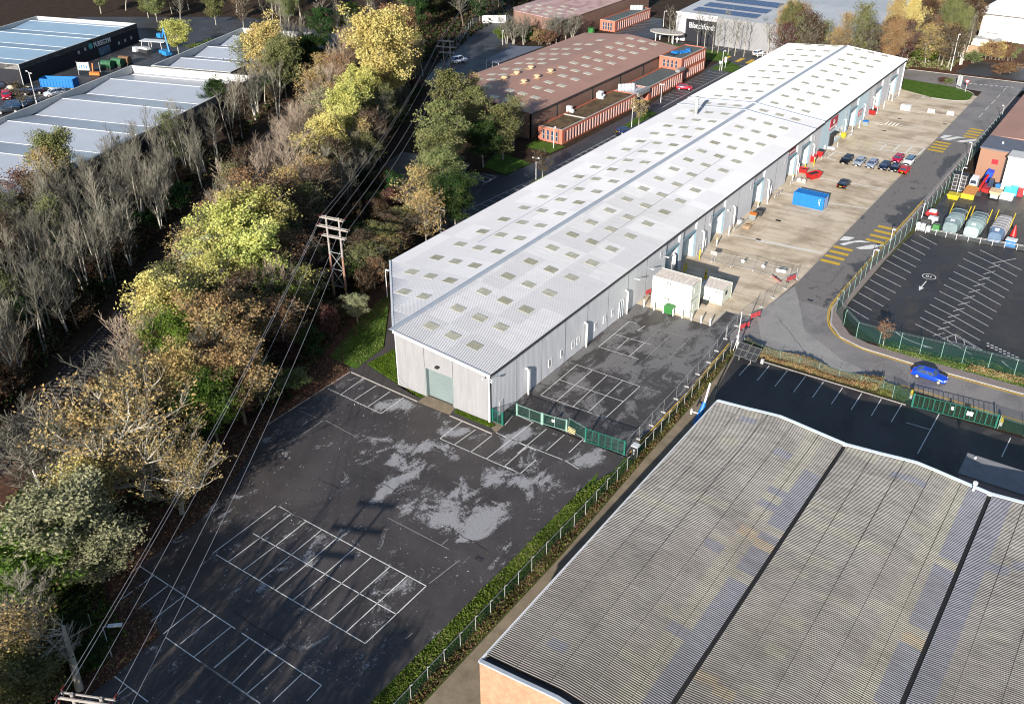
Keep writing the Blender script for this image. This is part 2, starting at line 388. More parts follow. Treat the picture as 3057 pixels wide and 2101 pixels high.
# ------------------------------------------------------------------ ground sheets
def sheet(name, poly, z, mat, kind='structure'):
    b = MB().m(mat); b.face(*[(p[0], p[1], z) for p in poly]); return b.build(name, kind=kind)
def inpoly(X, Y, poly):
    ins = np.zeros(X.shape, bool); n = len(poly)
    for i in range(n):
        x1, y1 = poly[i]; x2, y2 = poly[(i+1) % n]
        c = ((y1 > Y) != (y2 > Y)) & (X < (x2-x1)*(Y-y1)/((y2-y1) if abs(y2-y1) > 1e-9 else 1e-9)+x1)
        ins ^= c
    return ins
def sdist(X, Y, poly):
    d = np.full(X.shape, 1e9); n = len(poly)
    for i in range(n):
        x1, y1 = poly[i]; x2, y2 = poly[(i+1) % n]; ex, ey = x2-x1, y2-y1; L = ex*ex+ey*ey+1e-9
        t = np.clip(((X-x1)*ex+(Y-y1)*ey)/L, 0, 1)
        d = np.minimum(d, np.hypot(X-x1-t*ex, Y-y1-t*ey))
    return np.where(inpoly(X, Y, poly), d, -d)
def grid(name, x0, x1, y0, y1, step, z, mat, dry, bias):
    nx, ny = int((x1-x0)/step)+1, int((y1-y0)/step)+1
    xs, ys = np.linspace(x0, x1, nx), np.linspace(y0, y1, ny); X, Y = np.meshgrid(xs, ys)
    mask = np.full(X.shape, bias)
    for poly, amt, soft in dry:
        mask = np.maximum(mask, bias+(amt-bias)*np.clip(.5+sdist(X, Y, poly)/soft, 0, 1))
    co = np.stack([X.ravel(), Y.ravel(), np.full(X.size, z)], 1)
    i = np.arange((ny-1)*(nx-1)); r, c = i//(nx-1), i % (nx-1); a = r*nx+c
    F = np.stack([a, a+1, a+nx+1, a+nx], 1)
    me = bpy.data.meshes.new(name); me.from_pydata(co.tolist(), [], F.tolist()); me.materials.append(MAT[mat])
    at_ = me.attributes.new('dry', 'FLOAT', 'POINT'); at_.data.foreach_set('value', mask.ravel().astype(np.float32))
    o = bpy.data.objects.new(name, me); COL.objects.link(o); o['kind'] = 'structure'; return o
def zp(reg, *pts): return [at2(reg, x, y) for x, y in pts]

sheet('ground', [(-900,-500),(700,-500),(700,1200),(-900,1200)], -.06, 'earth')
DRY = [
 (zp('C1', (1030,1080),(1130,960),(1480,900),(1640,980),(1640,1080),(1300,1010),(1200,1040),(1180,1110),(1090,1160),(1020,1120)), .75, 1.2),
 (zp('C1', (880,1440),(1000,1290),(1200,1150),(1350,1070),(1420,1110),(1250,1260),(1050,1380),(900,1480)), .85, 1.4),
 (zp('C1', (1180,1470),(1230,1380),(1500,1310),(1700,1300),(1830,1420),(1640,1620),(1290,1620)), .62, 2.6),
 (zp('C1', (1780,1230),(1900,1140),(2180,1190),(2321,1300),(2321,1440),(2150,1340),(1900,1290)), .62, 2),
 (zp('C1', (1430,820),(1520,720),(1790,830),(1640,900),(1500,890)), .8, 1.2),
 (zp('C1', (900,600),(1180,560),(1290,610),(1110,690),(980,640)), .8, 1.4),
 (zp('D1', (1620,-20),(2160,-20),(2160,340),(1900,230),(1690,130)), .64, 2.2),
 (zp('D2', (-60,0),(600,0),(660,60),(540,130),(330,310),(280,330),(0,190),(-60,150)), .66, 2.4),
 (zp('D1', (800,450),(900,250),(1060,230),(940,330),(870,470)), .75, 1.4),
 (zp('D1', (410,700),(520,560),(690,510),(560,620),(520,730)), .7, 1.6),
 (zp('C2', (-20,1160),(200,1080),(350,1130),(140,1230),(-20,1330)), .7, 1.4),
 (zp('C2', (540,1390),(800,1270),(880,1290),(680,1450)), .72, 1.4),
 (zp('C2', (-20,1480),(330,1390),(560,1620),(-20,1620)), .62, 2.4),
 (zp('C1', (640,370),(760,330),(900,400),(800,420)), .6, 1.5),
]
grid('front_yard', -24.5, 21, -90, 3.6, .42, 0, 'asph', DRY, -.02)
DRY2 = [
 (zp('C2', (760,560),(1000,440),(1170,500),(1060,660),(920,620)), .72, 1.5),
 (zp('C2', (840,370),(1120,180),(1300,210),(1180,330),(1180,440),(960,450)), .66, 1.6),
 (zp('C2', (1150,290),(1240,210),(1640,180),(1880,330),(1760,440),(1550,640),(1300,560),(1200,420)), .72, 1.8),
 (zp('C2', (240,760),(1060,100),(1220,100),(820,400),(560,560),(330,780)), .8, 2),
 (zp('C2', (500,740),(690,650),(600,780)), .7, 1.2), (zp('C2', (1310,680),(1450,640),(1450,700),(1330,700)), .85, 1.0),
 (zp('C2', (380,640),(650,540),(640,600),(480,680)), .6, 1.5), (zp('C2', (1840,230),(1980,100),(2130,140),(2000,250)), .68, 1.5),
]
g2 = grid('side_yard', -.3, 18.3, 3.4, 46.2, .4, 0, 'asph', DRY2, .38)
me2 = g2.data; mm = M_asphalt('side yard asphalt', (.045,.04,.039), (.15,.145,.145)); me2.materials.clear(); me2.materials.append(mm)

# concrete apron along the warehouse and the road beside it
sheet('concrete_yard', [(-1.35,47.5),(-.3,47.5),(-.3,39.8),(12.8,39.8),(12.8,45.6),(17.2,46.2),(18.5,62),(18.5,191),(0.2,191),(-.3,186),(-1.35,186)], .008, 'concrete')
b = MB().m('kerb'); b.box(12.7,12.95,40,45.7,.008,.014); b.box(12.9,16.6,45.55,45.75,.008,.014); b.build('concrete_edge', kind='structure')
RP = [(18.5,60),(18.5,196),(-4,197.5),(-42,197),(-43.5,207.5),(-4,207.6),(24,210.5),(60,214),(60,204.5),(27.2,203),(26.6,190),(26.4,110),(26.0,78),(25.9,60),
      (26.1,55.5),(27.6,50.5),(30.2,47.4),(34.0,46.0),(41.0,45.7),(56,46.1),(110,47.6),(110,38.6),(57,38.7),(43,38.9),(34,38.3),(21.5,38.9),(20,36.0),(17.4,37.0),(16.4,39),(16.6,46),(17.2,48)]
sheet('road', RP, .004, 'road')
sheet('old_junction', [(17.4,47),(18.6,60),(21.0,55.5),(25,47),(33,41.2),(43,39.0),(34,38.4),(21.6,39)], .008, 'bend')
# kerb and pavement on the outer side of the bend
out_k = [(26.55,196),(26.5,110),(26.15,78),(26.05,60),(26.25,55.7),(27.75,50.7),(30.3,47.6),(34.05,46.2),(41.0,45.9),(56,46.3),(110,47.8)]
def ribbon(b, pts, w, z0, z1, side=1):
    P = [Vector((p[0], p[1])) for p in pts]; L, R = [], []
    for i, p in enumerate(P):
        t = (P[min(i+1, len(P)-1)]-P[max(i-1, 0)]).normalized(); n = Vector((-t.y, t.x))*side
        L.append(p); R.append(p+n*w)
    for i in range(len(P)-1):
        a, c, d, e = L[i], L[i+1], R[i+1], R[i]
        lo = [(q.x, q.y, z0) for q in (a, c, d, e)]; hi = [(q.x, q.y, z1) for q in (a, c, d, e)]
        b.hexa(lo, hi)
def flat_ribbon(b, pts, w, z, off=0.0):
    P = [Vector((p[0], p[1])) for p in pts]; Q = []
    for i, p in enumerate(P):
        t = (P[min(i+1, len(P)-1)]-P[max(i-1, 0)]).normalized(); n = Vector((-t.y, t.x)); Q.append((p+n*(off-w/2), p+n*(off+w/2)))
    for (a, c), (d, e) in zip(Q, Q[1:]): b.face((a.x,a.y,z),(c.x,c.y,z),(e.x,e.y,z),(d.x,d.y,z))
b = MB().m('kerb'); ribbon(b, out_k, .28, 0, .12); b.build('kerb', kind='structure')
b = MB().m('pave'); flat_ribbon(b, out_k, 1.6, .1, 1.07); b.build('pavement', kind='structure')
def smoothpts(p, n=3):
    for _ in range(n):
        q = [p[0]]
        for a, c in zip(p, p[1:]):
            q += [(a[0]*.75+c[0]*.25, a[1]*.75+c[1]*.25), (a[0]*.25+c[0]*.75, a[1]*.25+c[1]*.75)]
        p = q+[p[-1]]
    return p
b = MB().m('yellow')
for o in (-.22, -.45): flat_ribbon(b, smoothpts([p for p in out_k if p[1] < 147]), .13, .012, o)
lo_e = [(41.5,39.05),(44,39.2),(57,39.1),(110,39.2)]
for o in (.12, .35): flat_ribbon(b, lo_e, .12, .012, o)
for o in (0, .3): flat_ribbon(b, [(18.55,4.5),(18.4,22),(17.7,36.5)], .14, .02, o)
b.build('yellow_lines', kind='structure')
# verges
sheet('verge', [(26.9,135),(27.0,80),(27.3,60),(27.6,56.5),(28.2,55.8),(28.0,60),(28.1,78),(29.0,94),(28.8,135)], .02, 'grassdull')
sheet('verge', [(36.2,47.4),(41.0,47.5),(56,47.9),(110,49.4),(110,52.6),(56,50.7),(47,50.2),(35.6,48.7)], .02, 'grassdull')
sheet('verge', [(18.9,35.0),(43.2,35.2),(43.6,38.6),(34,38.0),(21.5,38.3)], .02, 'grassdull')
# front grass, path, apron
sheet('verge', [(-23.2,1.6),(-22.6,7.2),(-15.7,-.2),(-15.6,0),(-10.9,.0),(-11.2,-.9)], .03, 'grass')
sheet('verge', [(-23.5,-.2),(-24.3,6.6),(-34.2,19.4),(-34.6,30),(-37,30),(-33.5,12),(-29,0)], .03, 'grass')
sheet('verge', [(-5.6,-.1),(0,-.05),(1.1,-.2),(.6,-1.0),(-5.2,-1.0)], .03, 'grass')
sheet('path', [(-23.4,-1.2),(-23.6,0),(-24.2,6.7),(-34.1,19.8),(-33.6,28),(-32.3,28),(-32.2,18.2),(-15.8,.1),(-22.7,7.5),(-23.1,1.5),(-11.2,-.9),(-11,-1.6)], .02, 'darkpath')
sheet('path', [(-5.3,-1.7),(-5.2,-.95),(.7,-1.0),(1.5,-1.9)], .02, 'darkpath')
sheet('apron', [(-10.9,.25),(-5.9,.25),(-5.4,-1.8),(-10.9,-1.8)], .035, 'slab')
sheet('apron', [(.0,.3),(1.9,.6),(2.0,-1.6),(.9,-1.0)], .03, 'slab')
b = MB().m('kerb'); ribbon(b, [(-23.5,-1.3),(-11.0,-1.75)], .16, 0, .07); ribbon(b, [(-5.3,-1.9),(1.7,-2.05)], .16, 0, .07)
ribbon(b, [(-23.6,-17),(-23.6,-1.3)], .16, 0, .05); b.build('kerb', kind='structure')
# leaf litter bank left of the front yard, and the green strip on its right
sheet('leaf_litter', [(-23.5,-1.2),(-23.6,-17),(-18.6,-27),(-16.2,-34),(-15.4,-43),(-12.9,-47.2),(-8.6,-46.6),(-5.6,-48),(-5.0,-53.5),(-4.8,-95),(-46,-95),(-46,-20),(-40,10),(-37,30),(-33.5,12),(-29,0),(-25.5,-1)], .02, 'litter')
sheet('grass_strip', [(17.0,-1.0),(17.0,-25.3),(16.9,-95),(19.9,-95),(19.8,-18),(19.8,3.3),(18.3,3.3),(18.6,-6)], .03, 'grass')
sheet('bramble_strip', [(19.8,-95),(19.8,4),(19.3,13),(18.9,22.5),(18.6,34.9),(19.3,34.9),(20.0,22),(20.4,4),(21.1,-16),(21.1,-95)], .03, 'grassdull')
sheet('concrete_path', [(20.9,-95),(20.9,-16),(20.2,4),(19.1,34.8),(24.6,34.4),(25.6,10),(25.6,-95)], .01, 'slab')
# car park between the corrugated roof and the road, big car park, recycling yard
sheet('car_park', [(24.3,34.5),(43.2,34.8),(56.5,35.4),(110,37),(110,-20),(25.6,-20),(25.6,10),(21.0,24.5),(19.4,34.5)], .014, 'lot')
b = MB().m('kerb'); ribbon(b, [(23.7,34.35),(43.6,34.65)], .2, 0, .07); b.build('kerb', kind='structure')
sheet('car_park', [(28.2,93.5),(28.0,60),(28.3,56.5),(29.6,53.6),(35.8,48.9),(47,50.4),(56,51),(110,53),(110,98),(45.9,95.2)], .014, 'lot')
sheet('recycling_yard', [(28.8,94),(45.9,95.8),(110,101),(110,135),(28.5,129.5)], .018, 'roadwet')
sheet('verge', [(27.2,136),(29,129.6),(31.4,129.5),(31.4,200),(27.0,202)], .02, 'earth')
# far T junction green, bank beyond
sheet('verge', [(0.3,186.6),(9,183.2),(14.5,183.4),(17.6,186),(17.2,193.0),(12,196.2),(-2,197.2)], .03, 'grass')
sheet('leaf_litter', [(-6,208),(24,211),(24,262),(-60,262),(-30,212)], .01, 'litter')
sheet('road', [(8,211.5),(20,212.6),(60,215.5),(60,232),(20,229),(10,228)], .03, 'roadwet')
# road and car park between the warehouse and the brown works
sheet('road', [(-42,197.6),(-52.5,196.5),(-50.2,160),(-48.9,140),(-48.6,97),(-49.6,84.4),(-50.1,75),(-58.2,71),(-60.5,76.5),(-78,74),(-74,58),(-52,46),(-44,44),(-38,47),(-32.4,60),(-32.3,197)], .004, 'roadwet')
sheet('verge', [(-57.6,97.6),(-57.2,92.2),(-49.9,91.8),(-49.4,97.4)], .03, 'grass')
sheet('verge', [(-57.5,76.5),(-50.5,75.3),(-49.9,84),(-60,86)], .03, 'grass')
sheet('verge', [(-45.6,112.5),(-43.9,112),(-43.6,131),(-47.6,133),(-46.0,122)], .03, 'grass')
sheet('verge', [(-43.4,74),(-41.6,74),(-41.6,81),(-43.4,80)], .03, 'grass')
sheet('verge', [(-50.6,176.8),(-43.6,177.2),(-44.2,184),(-50,188)], .03, 'grass')
sheet('verge', [(-57.6,186),(-51.8,186),(-52.4,196.6),(-80,198),(-80,192)], .03, 'grass')
# wet yard behind the brown works and the lane to its gate
sheet('yard', [(-97,114),(-110,121),(-133,166),(-146,190),(-170,235),(-160,240),(-132,193),(-118,172),(-99,163)], .01, 'roadwet')
sheet('road', [(-84,192),(-60,209),(-44,207.6),(-44,197),(-52,196.6),(-78,182),(-88,181)], .002, 'roadwet')
sheet('car_park', [(-95,196),(-84,192),(-80,205),(-92,228),(-98,228)], .01, 'roadwet')
sheet('car_park', [(-62,197.9),(-28,197.6),(-28,205.5),(-62,203.8)], .012, 'roadwet')
# retail estate on the far left
sheet('car_park', [(-160,18),(-182,100),(-150,150),(-214,150),(-262,118),(-262,40),(-200,0)], .0, 'roadwet')
# railway
sheet('railway_ballast', [(-30,-64),(-46,-34),(-67.5,4),(-83,28),(-98,52),(-120,87),(-146,127),(-172,168),(-178,165),(-150,124),(-125,84.5),(-103,49),(-88,25),(-72.5,1.5),(-52,-36),(-36,-66)], -.01, 'ballast')
tr = [(-33,-65),(-48.8,-35),(-70,2.8),(-85.5,26.5),(-100.5,50.5),(-122.5,85.8),(-148,125.5),(-175,166.5)]
for off in (-1.15, 1.6):
    for e in (-.72, .72):
        b = MB().m('dark')
        P = [Vector((x, y)) for x, y in smoothpts(tr, 2)]; Q = []
        for i, p in enumerate(P):
            t = (P[min(i+1, len(P)-1)]-P[max(i-1, 0)]).normalized(); Q.append(p+Vector((-t.y, t.x))*(off+e))
        ribbon(b, [(q.x, q.y) for q in Q], .09, .1, .26)
        tag(b.build('rail'), '', 'rail', 'rails of the railway line')
nr = 0
for o in COL.objects:
    if o.name.startswith('rail') and o.type == 'MESH' and 'label' in o.keys():
        o['label'] = 'steel rail of the railway track in the shaded cutting between the woods'
b = MB().m('kerb')
P = smoothpts(tr, 3)
for off in (-1.15, 1.6):
    acc = 0
    for (x0, y0), (x1, y1) in zip(P, P[1:]):
        L = math.hypot(x1-x0, y1-y0); k = int(L/.75)
        for i in range(k):
            t = (i+.5)/k; a = math.atan2(y1-y0, x1-x0); x, y = x0+(x1-x0)*t, y0+(y1-y0)*t
            b.obox(x-math.sin(a)*off, y+math.cos(a)*off, .0, .1, .26, 2.5, a)
b.m('ballast'); o = b.build('sleepers'); o['kind'] = 'stuff'
o.data.materials[0] = M('sleeper concrete', (.06,.052,.047), .9, .3, 2)

# ------------------------------------------------------------------ painted markings
def lines(name, segs, w=.1, z=.024, mat='white'):
    b = MB().m(mat)
    for reg, x1, y1, x2, y2 in segs:
        p, q = at(reg, x1, y1), at(reg, x2, y2); flat_ribbon(b, [(p.x, p.y), (q.x, q.y)], w, z)
    return b.build(name, kind='structure')
def wl(name, segs, w=.1, z=.024, mat='white'):
    b = MB().m(mat)
    for x1, y1, x2, y2 in segs: flat_ribbon(b, [(x1, y1), (x2, y2)], w, z)
    return b.build(name, kind='structure')
D = 'D1'
seg = [(D,120,413,1302,1115),(D,415,245,1550,885),(D,620,30,1785,660),(D,1302,1115,1785,660),(D,93,402,593,27)]
for a, c, d in (((215,470),(475,275),(710,92)),((335,535),(600,335),(832,150)),((470,610),(720,410),(958,215)),((595,690),(840,488),(1075,283)),((728,773),(985,565),(1220,358)),((868,850),(1115,640),(1352,430)),((1005,943),(1255,722),(1495,510)),((1150,1025),(1395,800),(1635,580))):
    seg += [(D,*a,*c),(D,*c,*d)]
seg += [(D,320,1030,955,1447),(D,955,1447,840,1570),(D,0,1262,470,1590),(D,105,1310,380,1075),(D,240,1440,515,1165),(D,365,1512,655,1260),(D,570,1575,800,1355),
        ('D0',1210,405,2035,945),('D0',1435,1020,2200,1560),('D0',1050,690,1330,485),('D0',1190,775,1460,565),('D0',1305,880,1592,660),('D0',1410,990,1725,740),('D0',1555,1078,1860,832),
        ('D0',1680,1185,2000,925),('D0',1850,1280,2150,1025),('D0',990,1355,1280,1575),('D0',940,1580,1105,1445),('D0',1125,465,1210,405)]
lines('bay_markings', seg, .11)
seg = [('C1',520,465,980,680),('C1',825,380,630,515),('C1',940,437,745,563),('C1',1058,490,860,625),('C1',1175,543,980,680),
       ('C1',1490,897,2185,1200),('C1',1680,750,1490,897),('C1',1797,820,1620,945),('C1',1940,870,1755,1015),('C1',2290,760,1895,1070),('C2',380,1105,130,1315),('C2',535,1155,290,1370),('C2',700,1190,575,1310),
       ('C2',20,1425,155,1490),('C2',155,1490,380,1290),('C2',20,1425,225,1245),('C1',1975,845,2321,1000),('C2',0,1165,520,1370),('C2',540,1375,660,1450),('C2',130,985,270,1050),('C1',2120,700,2050,780)]
lines('bay_markings', seg, .1, .026)
seg = [('C2',331,812,890,1010),('C2',645,548,1190,735),('C2',493,678,1045,865),('C2',331,812,645,548),('C2',465,865,775,598),('C2',607,915,905,640),('C2',745,955,1045,680),('C2',890,1010,1190,735),
       ('C2',833,393,1180,500),('C2',833,393,1100,172),('C2',968,283,1290,375),('C2',1095,478,1235,355),('C2',990,412,1095,320),('C2',1100,172,1165,190),('C2',1170,255,1235,210)]
lines('bay_markings', seg, .09)
seg = [('C2',1235,355,1355,245),('C2',1290,235,1625,318),('C2',1240,495,1450,295),('C2',1440,500,1625,318),('C2',1345,390,1450,415),('C2',1190,735,1380,790)]
lines('bay_markings', seg, .09, .024, 'whiteworn')
seg = [('D1',1905,335,1960,290),('D1',1480,120,1965,370),('D1',1810,640,2050,455),('D1',1620,1080,1680,1030),('C1',100,1480,310,1600),('C1',1600,1270,1830,1360),('C1',275,655,430,725),('C1',500,740,775,890),('C1',180,940,480,740)]
lines('faded_markings', seg, .09, .024, 'whiteworn')
# concrete yard
seg = [('B2',1640,572,2400,722),('B3',0,780,575,890),('B3',205,372,310,385),('B3',630,455,970,505),('B3',545,240,700,262),('B3',800,280,1120,330),('E3',540,375,770,412),('E3',630,390,755,287),('E3',755,287,1520,405),
       ('E3',1290,230,2080,333),('E3',1375,132,2190,225),('E3',2080,333,2190,225),('E3',1480,250,1585,155),('E3',1680,280,1785,185),('E3',1880,303,1980,210),('E1',1230,905,1810,975),('E1',1930,975,2128,1000),('A3',1560,808,1840,848),
       ('E1',1340,1135,1540,1165),('E1',1780,1200,2128,1250),('A3',1540,703,1945,745),('A3',1590,705,1625,672),('E3',1990,480,1760,440)]
lines('yard_markings', seg, .3)
og = grid('road_surface', 18.6, 26.0, 55.5, 150, .5, .006, 'road', [([(a, 200), (a+.01, 200), (a+.01, 201)], 1, 1) for a in (0,)], 1.0)
xy = np.array([v.co[:2] for v in og.data.vertices]); dm = np.zeros(len(xy))
for pl in ([(1500,372),(1400,420),(1290,450),(1190,488),(1250,545),(1130,560),(1100,602),(1180,642),(1232,662),(1300,600),(1400,500),(1485,400)],[(990,925),(900,960),(840,990),(845,1040),(780,1110),(760,1170),(690,1195),(650,1250),(560,1375),(600,1370),(700,1230),(790,1130),(900,1020)],[(480,1450),(560,1440),(600,1500),(560,1560),(500,1540),(465,1490)],[(1640,60),(1760,20),(1800,30),(1700,130),(1600,240),(1560,200)]):
    dm = np.maximum(dm, np.clip(.5+sdist(xy[:,0], xy[:,1], zp('B3', *pl))/1.2, 0, 1))
og.data.attributes['dry'].data.foreach_set('value', (1-dm*.95).astype(np.float32)); og.data.materials.clear(); og.data.materials.append(M_asphalt('damp and dry road', (.048,.045,.044), (.155,.144,.138), 0, True, .8))
b = MB().m('black')
for reg, x1, y1, x2, y2 in (('C1',1440,980,1640,1060),('C1',430,1240,620,1330),('D1',250,860,760,1180),('D1',1000,700,760,900),('C1',600,830,900,560),('C2',900,100,1250,210),('C2',1250,210,1520,150),('C1',1000,1290,1300,1450),('D2',60,170,400,370),('C3',200,10,420,290),('B3',480,1130,640,1150),('B3',640,1150,760,1000),('D1',1480,600,1300,900)):
    P = [at(reg, x1+(x2-x1)*t/8, y1+(y2-y1)*t/8) for t in range(9)]
    flat_ribbon(b, [(p.x+random.uniform(-.12,.12), p.y+random.uniform(-.12,.12)) for p in P], .06, .0195)
b.build('tar_seams', kind='structure')
b = MB().m('grassdull')
hm = M('faded yellow paint', (.5,.48,.28), .8, .2, 4, world=True); b.m(hm)
def zig(reg, p0, p1, q0, q1, n):
    A, B_, C_, D_ = (at(reg, *p) for p in (p0, p1, q0, q1))
    for a, c in ((A,B_),(C_,D_),(A,C_),(B_,D_)): flat_ribbon(b, [(a.x,a.y),(c.x,c.y)], .1, .024)
    for i in range(n):
        a, c = A.lerp(B_, i/n), C_.lerp(D_, (i+1)/n); flat_ribbon(b, [(a.x,a.y),(c.x,c.y)], .1, .026)
        a, c = A.lerp(B_, (i+1)/n), C_.lerp(D_, i/n); flat_ribbon(b, [(a.x,a.y),(c.x,c.y)], .1, .025)
zig('E3', (910,165), (1030,65), (1005,185), (1115,85), 4); zig('E3', (1205,210), (1290,115), (1300,220), (1375,130), 3)
b.build('bay_markings', kind='structure')
# road humps and crossings
b = MB().m('hump')
def quad(reg, z, *pts): b.face(*[tuple(at(reg, *p))[:2]+(z,) for p in pts])
for i in range(4):
    t = i/3; y0 = 92.9-t*7.2
    b.face((22.55,y0,.02),(26.0,y0,.02),(26.0,y0-1.0,.02),(22.55,y0-1.0,.02))
    y0 = 79.4-t*6.7; b.face((18.7,y0,.02),(22.1,y0,.02),(22.1,y0-1.0,.02),(18.7,y0-1.0,.02))
    y0 = 162.6-t*6.5; b.face((23.1,y0,.02),(26.2,y0,.02),(26.2,y0-1.1,.02),(23.1,y0-1.1,.02))
    y0 = 148.4-t*6.4; b.face((18.8,y0,.02),(22.2,y0,.02),(22.2,y0-1.1,.02),(18.8,y0-1.1,.02))
for x in (-56.5,-52.5,-48.2,-45):
    b.face((x,188.5,.02),(x+1.3,188.5,.02),(x+1.3,193.5,.02),(x,193.5,.02))
b.m('white')
def curvy(reg, a, c, w0):
    quad(reg, .021, *a, *c[::-1])
curvy('B3', [(720,778),(760,742),(800,745)], [(800,778),(850,757),(850,752)], 1)
b.face(*[tuple(at('B3', *p))[:2]+(.022,) for p in ((722,808),(762,822),(850,795),(1000,795),(900,776),(800,790))])
b.face(*[tuple(at('B3', *p))[:2]+(.022,) for p in ((862,842),(905,855),(1000,852),(1110,815),(1000,815),(930,828))])
b.face(*[tuple(at('G1', *p))[:2]+(.022,) for p in ((350,368),(400,345),(480,352),(430,366),(385,378))])
b.face(*[tuple(at('G1', *p))[:2]+(.022,) for p in ((368,388),(440,398),(540,375),(620,372),(520,360),(440,374))])
b.face(*[tuple(at('G1', *p))[:2]+(.022,) for p in ((515,408),(560,417),(700,405),(722,386),(620,394),(560,398))])
b.build('hump_markings', kind='structure')
# centre dashes, give way line, kerb line
seg = [('A3',1995,850,2025,820),('A3',2040,800,2070,770),('A3',2085,755,2115,725),('A3',2128,710,2150,685),('A3',2170,665,2190,640)]
lines('road_dashes', seg, .14)
b = MB().m('white')
for i in range(13):
    p, q = at('A3', 1770+i*38, 594+i*3.3), at('A3', 1792+i*38, 596+i*3.3); flat_ribbon(b, [(p.x,p.y),(q.x,q.y)], .5, .03)
for i in range(9):
    p, q = at('F1', 1035+i*43, 912+i*1.5), at('F1', 1058+i*43, 913+i*1.5); flat_ribbon(b, [(p.x,p.y),(q.x,q.y)], .3, .03)
b.build('give_way_line', kind='structure')
b = MB().m('kerb'); ribbon(b, [(-4,207.8),(24,210.8),(60,214.3)], .2, 0, .1); ribbon(b, smoothpts([(9,183.0),(14.6,183.2),(17.9,186),(17.5,193.2),(12,196.5)]), .2, 0, .1, -1); b.build('kerb', kind='structure')
# big car park bays
seg = [('B3',1130,950,1340,1060),('B3',1180,905,1385,1008),('B3',1222,852,1425,953),('B3',1270,800,1465,905),('B3',1345,775,1505,850),('B3',1415,735,1565,815),
       ('B3',1085,1012,1300,1118),('B3',1030,1065,1255,1178),('B3',988,1118,1208,1232),('B3',940,1175,1160,1295),('B3',890,1232,1105,1350),('B3',835,1290,1000,1380),('B3',780,1345,975,1460)]
for i in range(12):
    t = i
    x, y = 1835-41.5*i, 878+56.5*i
    seg += [('B3', x, y, x+205+i, y+96+i*1.2), ('B3', x+205+i, y+96+i*1.2, x+425+i*6, y+212+i*5)]
    seg += [('B3', x+180-i*2.5, y+137-3*i, x+280-i*2.5, y+112-3*i)]
seg += [('B3',1940,860,2300,1035),('B3',2050,975,2250,935),('C3',1620,175,1730,140),('C3',1730,140,1965,280),('C3',1965,280,1600,175),('C3',1650,165,1665,190),('C3',1725,145,1735,210),('C3',1800,190,1805,230),('C3',1880,235,1885,262)]
lines('car_park_markings', seg, .1)
b = MB().m('white')
b.face(*[tuple(at('B3', *p))[:2]+(.026,) for p in ((1470,1130),(1480,1130),(1437,1183),(1455,1190),(1410,1212),(1412,1172),(1428,1178))])
b.face(*[tuple(at('C3', *p))[:2]+(.026,) for p in ((1440,228),(1540,262),(1450,248))])
flat_ribbon(b, smoothpts([at2('C3',1210,120),at2('C3',1290,180),at2('C3',1450,237)]), .18, .026)
flat_ribbon(b, smoothpts([at2('C3',2130,370),at2('C3',2180,420),at2('C3',2300,480)]), .18, .026)
c0 = at('B3', 1499, 1091)
flat_ribbon(b, [(c0.x+1.05*math.cos(t*PI/12), c0.y+1.05*math.sin(t*PI/12)) for t in range(25)], .13, .026)
for i in range(8):
    for j in range(2):
        p, q = at('C3', 1995+i*36, 215+i*17+j*22), at('C3', 2020+i*36, 222+i*17+j*22); flat_ribbon(b, [(p.x,p.y),(q.x,q.y)], .28, .026)
b.build('car_park_arrows', kind='structure')
o = text_on('speed_number', '10', 1.1, 'white', None, (c0.x+.55, c0.y+.4, .028), (-1,0,0), (0,-1,0), .002, 1.0, .02); o['kind'] = 'structure'
# small car park north of the corrugated roof
seg = [('C3',115,410,10,540),('C3',270,455,165,588),('C3',428,503,325,640),('C3',583,553,488,688),('C3',750,600,653,742),('C3',915,650,823,793),('C3',1084,700,998,845),('C3',1260,750,1170,898),('C2',2140,540,2050,640),
       ('C3',1585,830,1400,1170),('C3',1300,903,1510,965),('C3',2205,1035,2128,1200)]
lines('bay_markings', seg, .11)
# far side car parks
seg = [('A2',150,1530,290,1580),('A2',180,1520,290,1580),('A2',260,1500,385,1535),('A2',100,1560,230,1600),('A2',385,1535,260,1600),('A2',290,1580,385,1535),('A2',205,1510,345,1555)]
for i in range(26):
    y = 53+i*2.6; seg.append(None)
b = MB().m('white')
for s in seg:
    if s: p, q = at(s[0], s[1], s[2]), at(s[0], s[3], s[4]); flat_ribbon(b, [(p.x,p.y),(q.x,q.y)], .1, .024)
flat_ribbon(b, [(-45.6,54),(-44.4,73)], .1, .024); flat_ribbon(b, [(-44.3,84),(-44.0,111)], .1, .024)
for i in range(8): flat_ribbon(b, [(-45.5+i*.15,54+i*2.6),(-42.2+i*.15,53.6+i*2.6)], .1, .024)
for i in range(11): flat_ribbon(b, [(-44.3,84+i*2.6),(-41,83.8+i*2.6)], .1, .024)
for i in range(6): flat_ribbon(b, [(-50.1,161+i*2.6),(-45.4,161+i*2.6)], .1, .024); flat_ribbon(b, [(-49,143+i*2.4),(-44.8,143+i*2.4)], .1, .024)
flat_ribbon(b, [(-45.0,134),(-44.8,176)], .12, .024)
for i in range(11): flat_ribbon(b, [(-95.4,201+i*2.4),(-90.8,202+i*2.4)], .1, .024)
for i in range(12): flat_ribbon(b, [(-60+i*2.6,199),(-60+i*2.6,203.4)], .1, .024)
for i in range(9): flat_ribbon(b, [(-196+i*1.0-(i%2)*0,43+i*2.4),(-190+i*1.0,45+i*2.4)], .12, .024)
for i in range(4): flat_ribbon(b, [(-190+i*2.9,50+i*1.1),(-191.5+i*2.9,55.5+i*1.1)], .12, .024)
b.build('bay_markings', kind='structure')
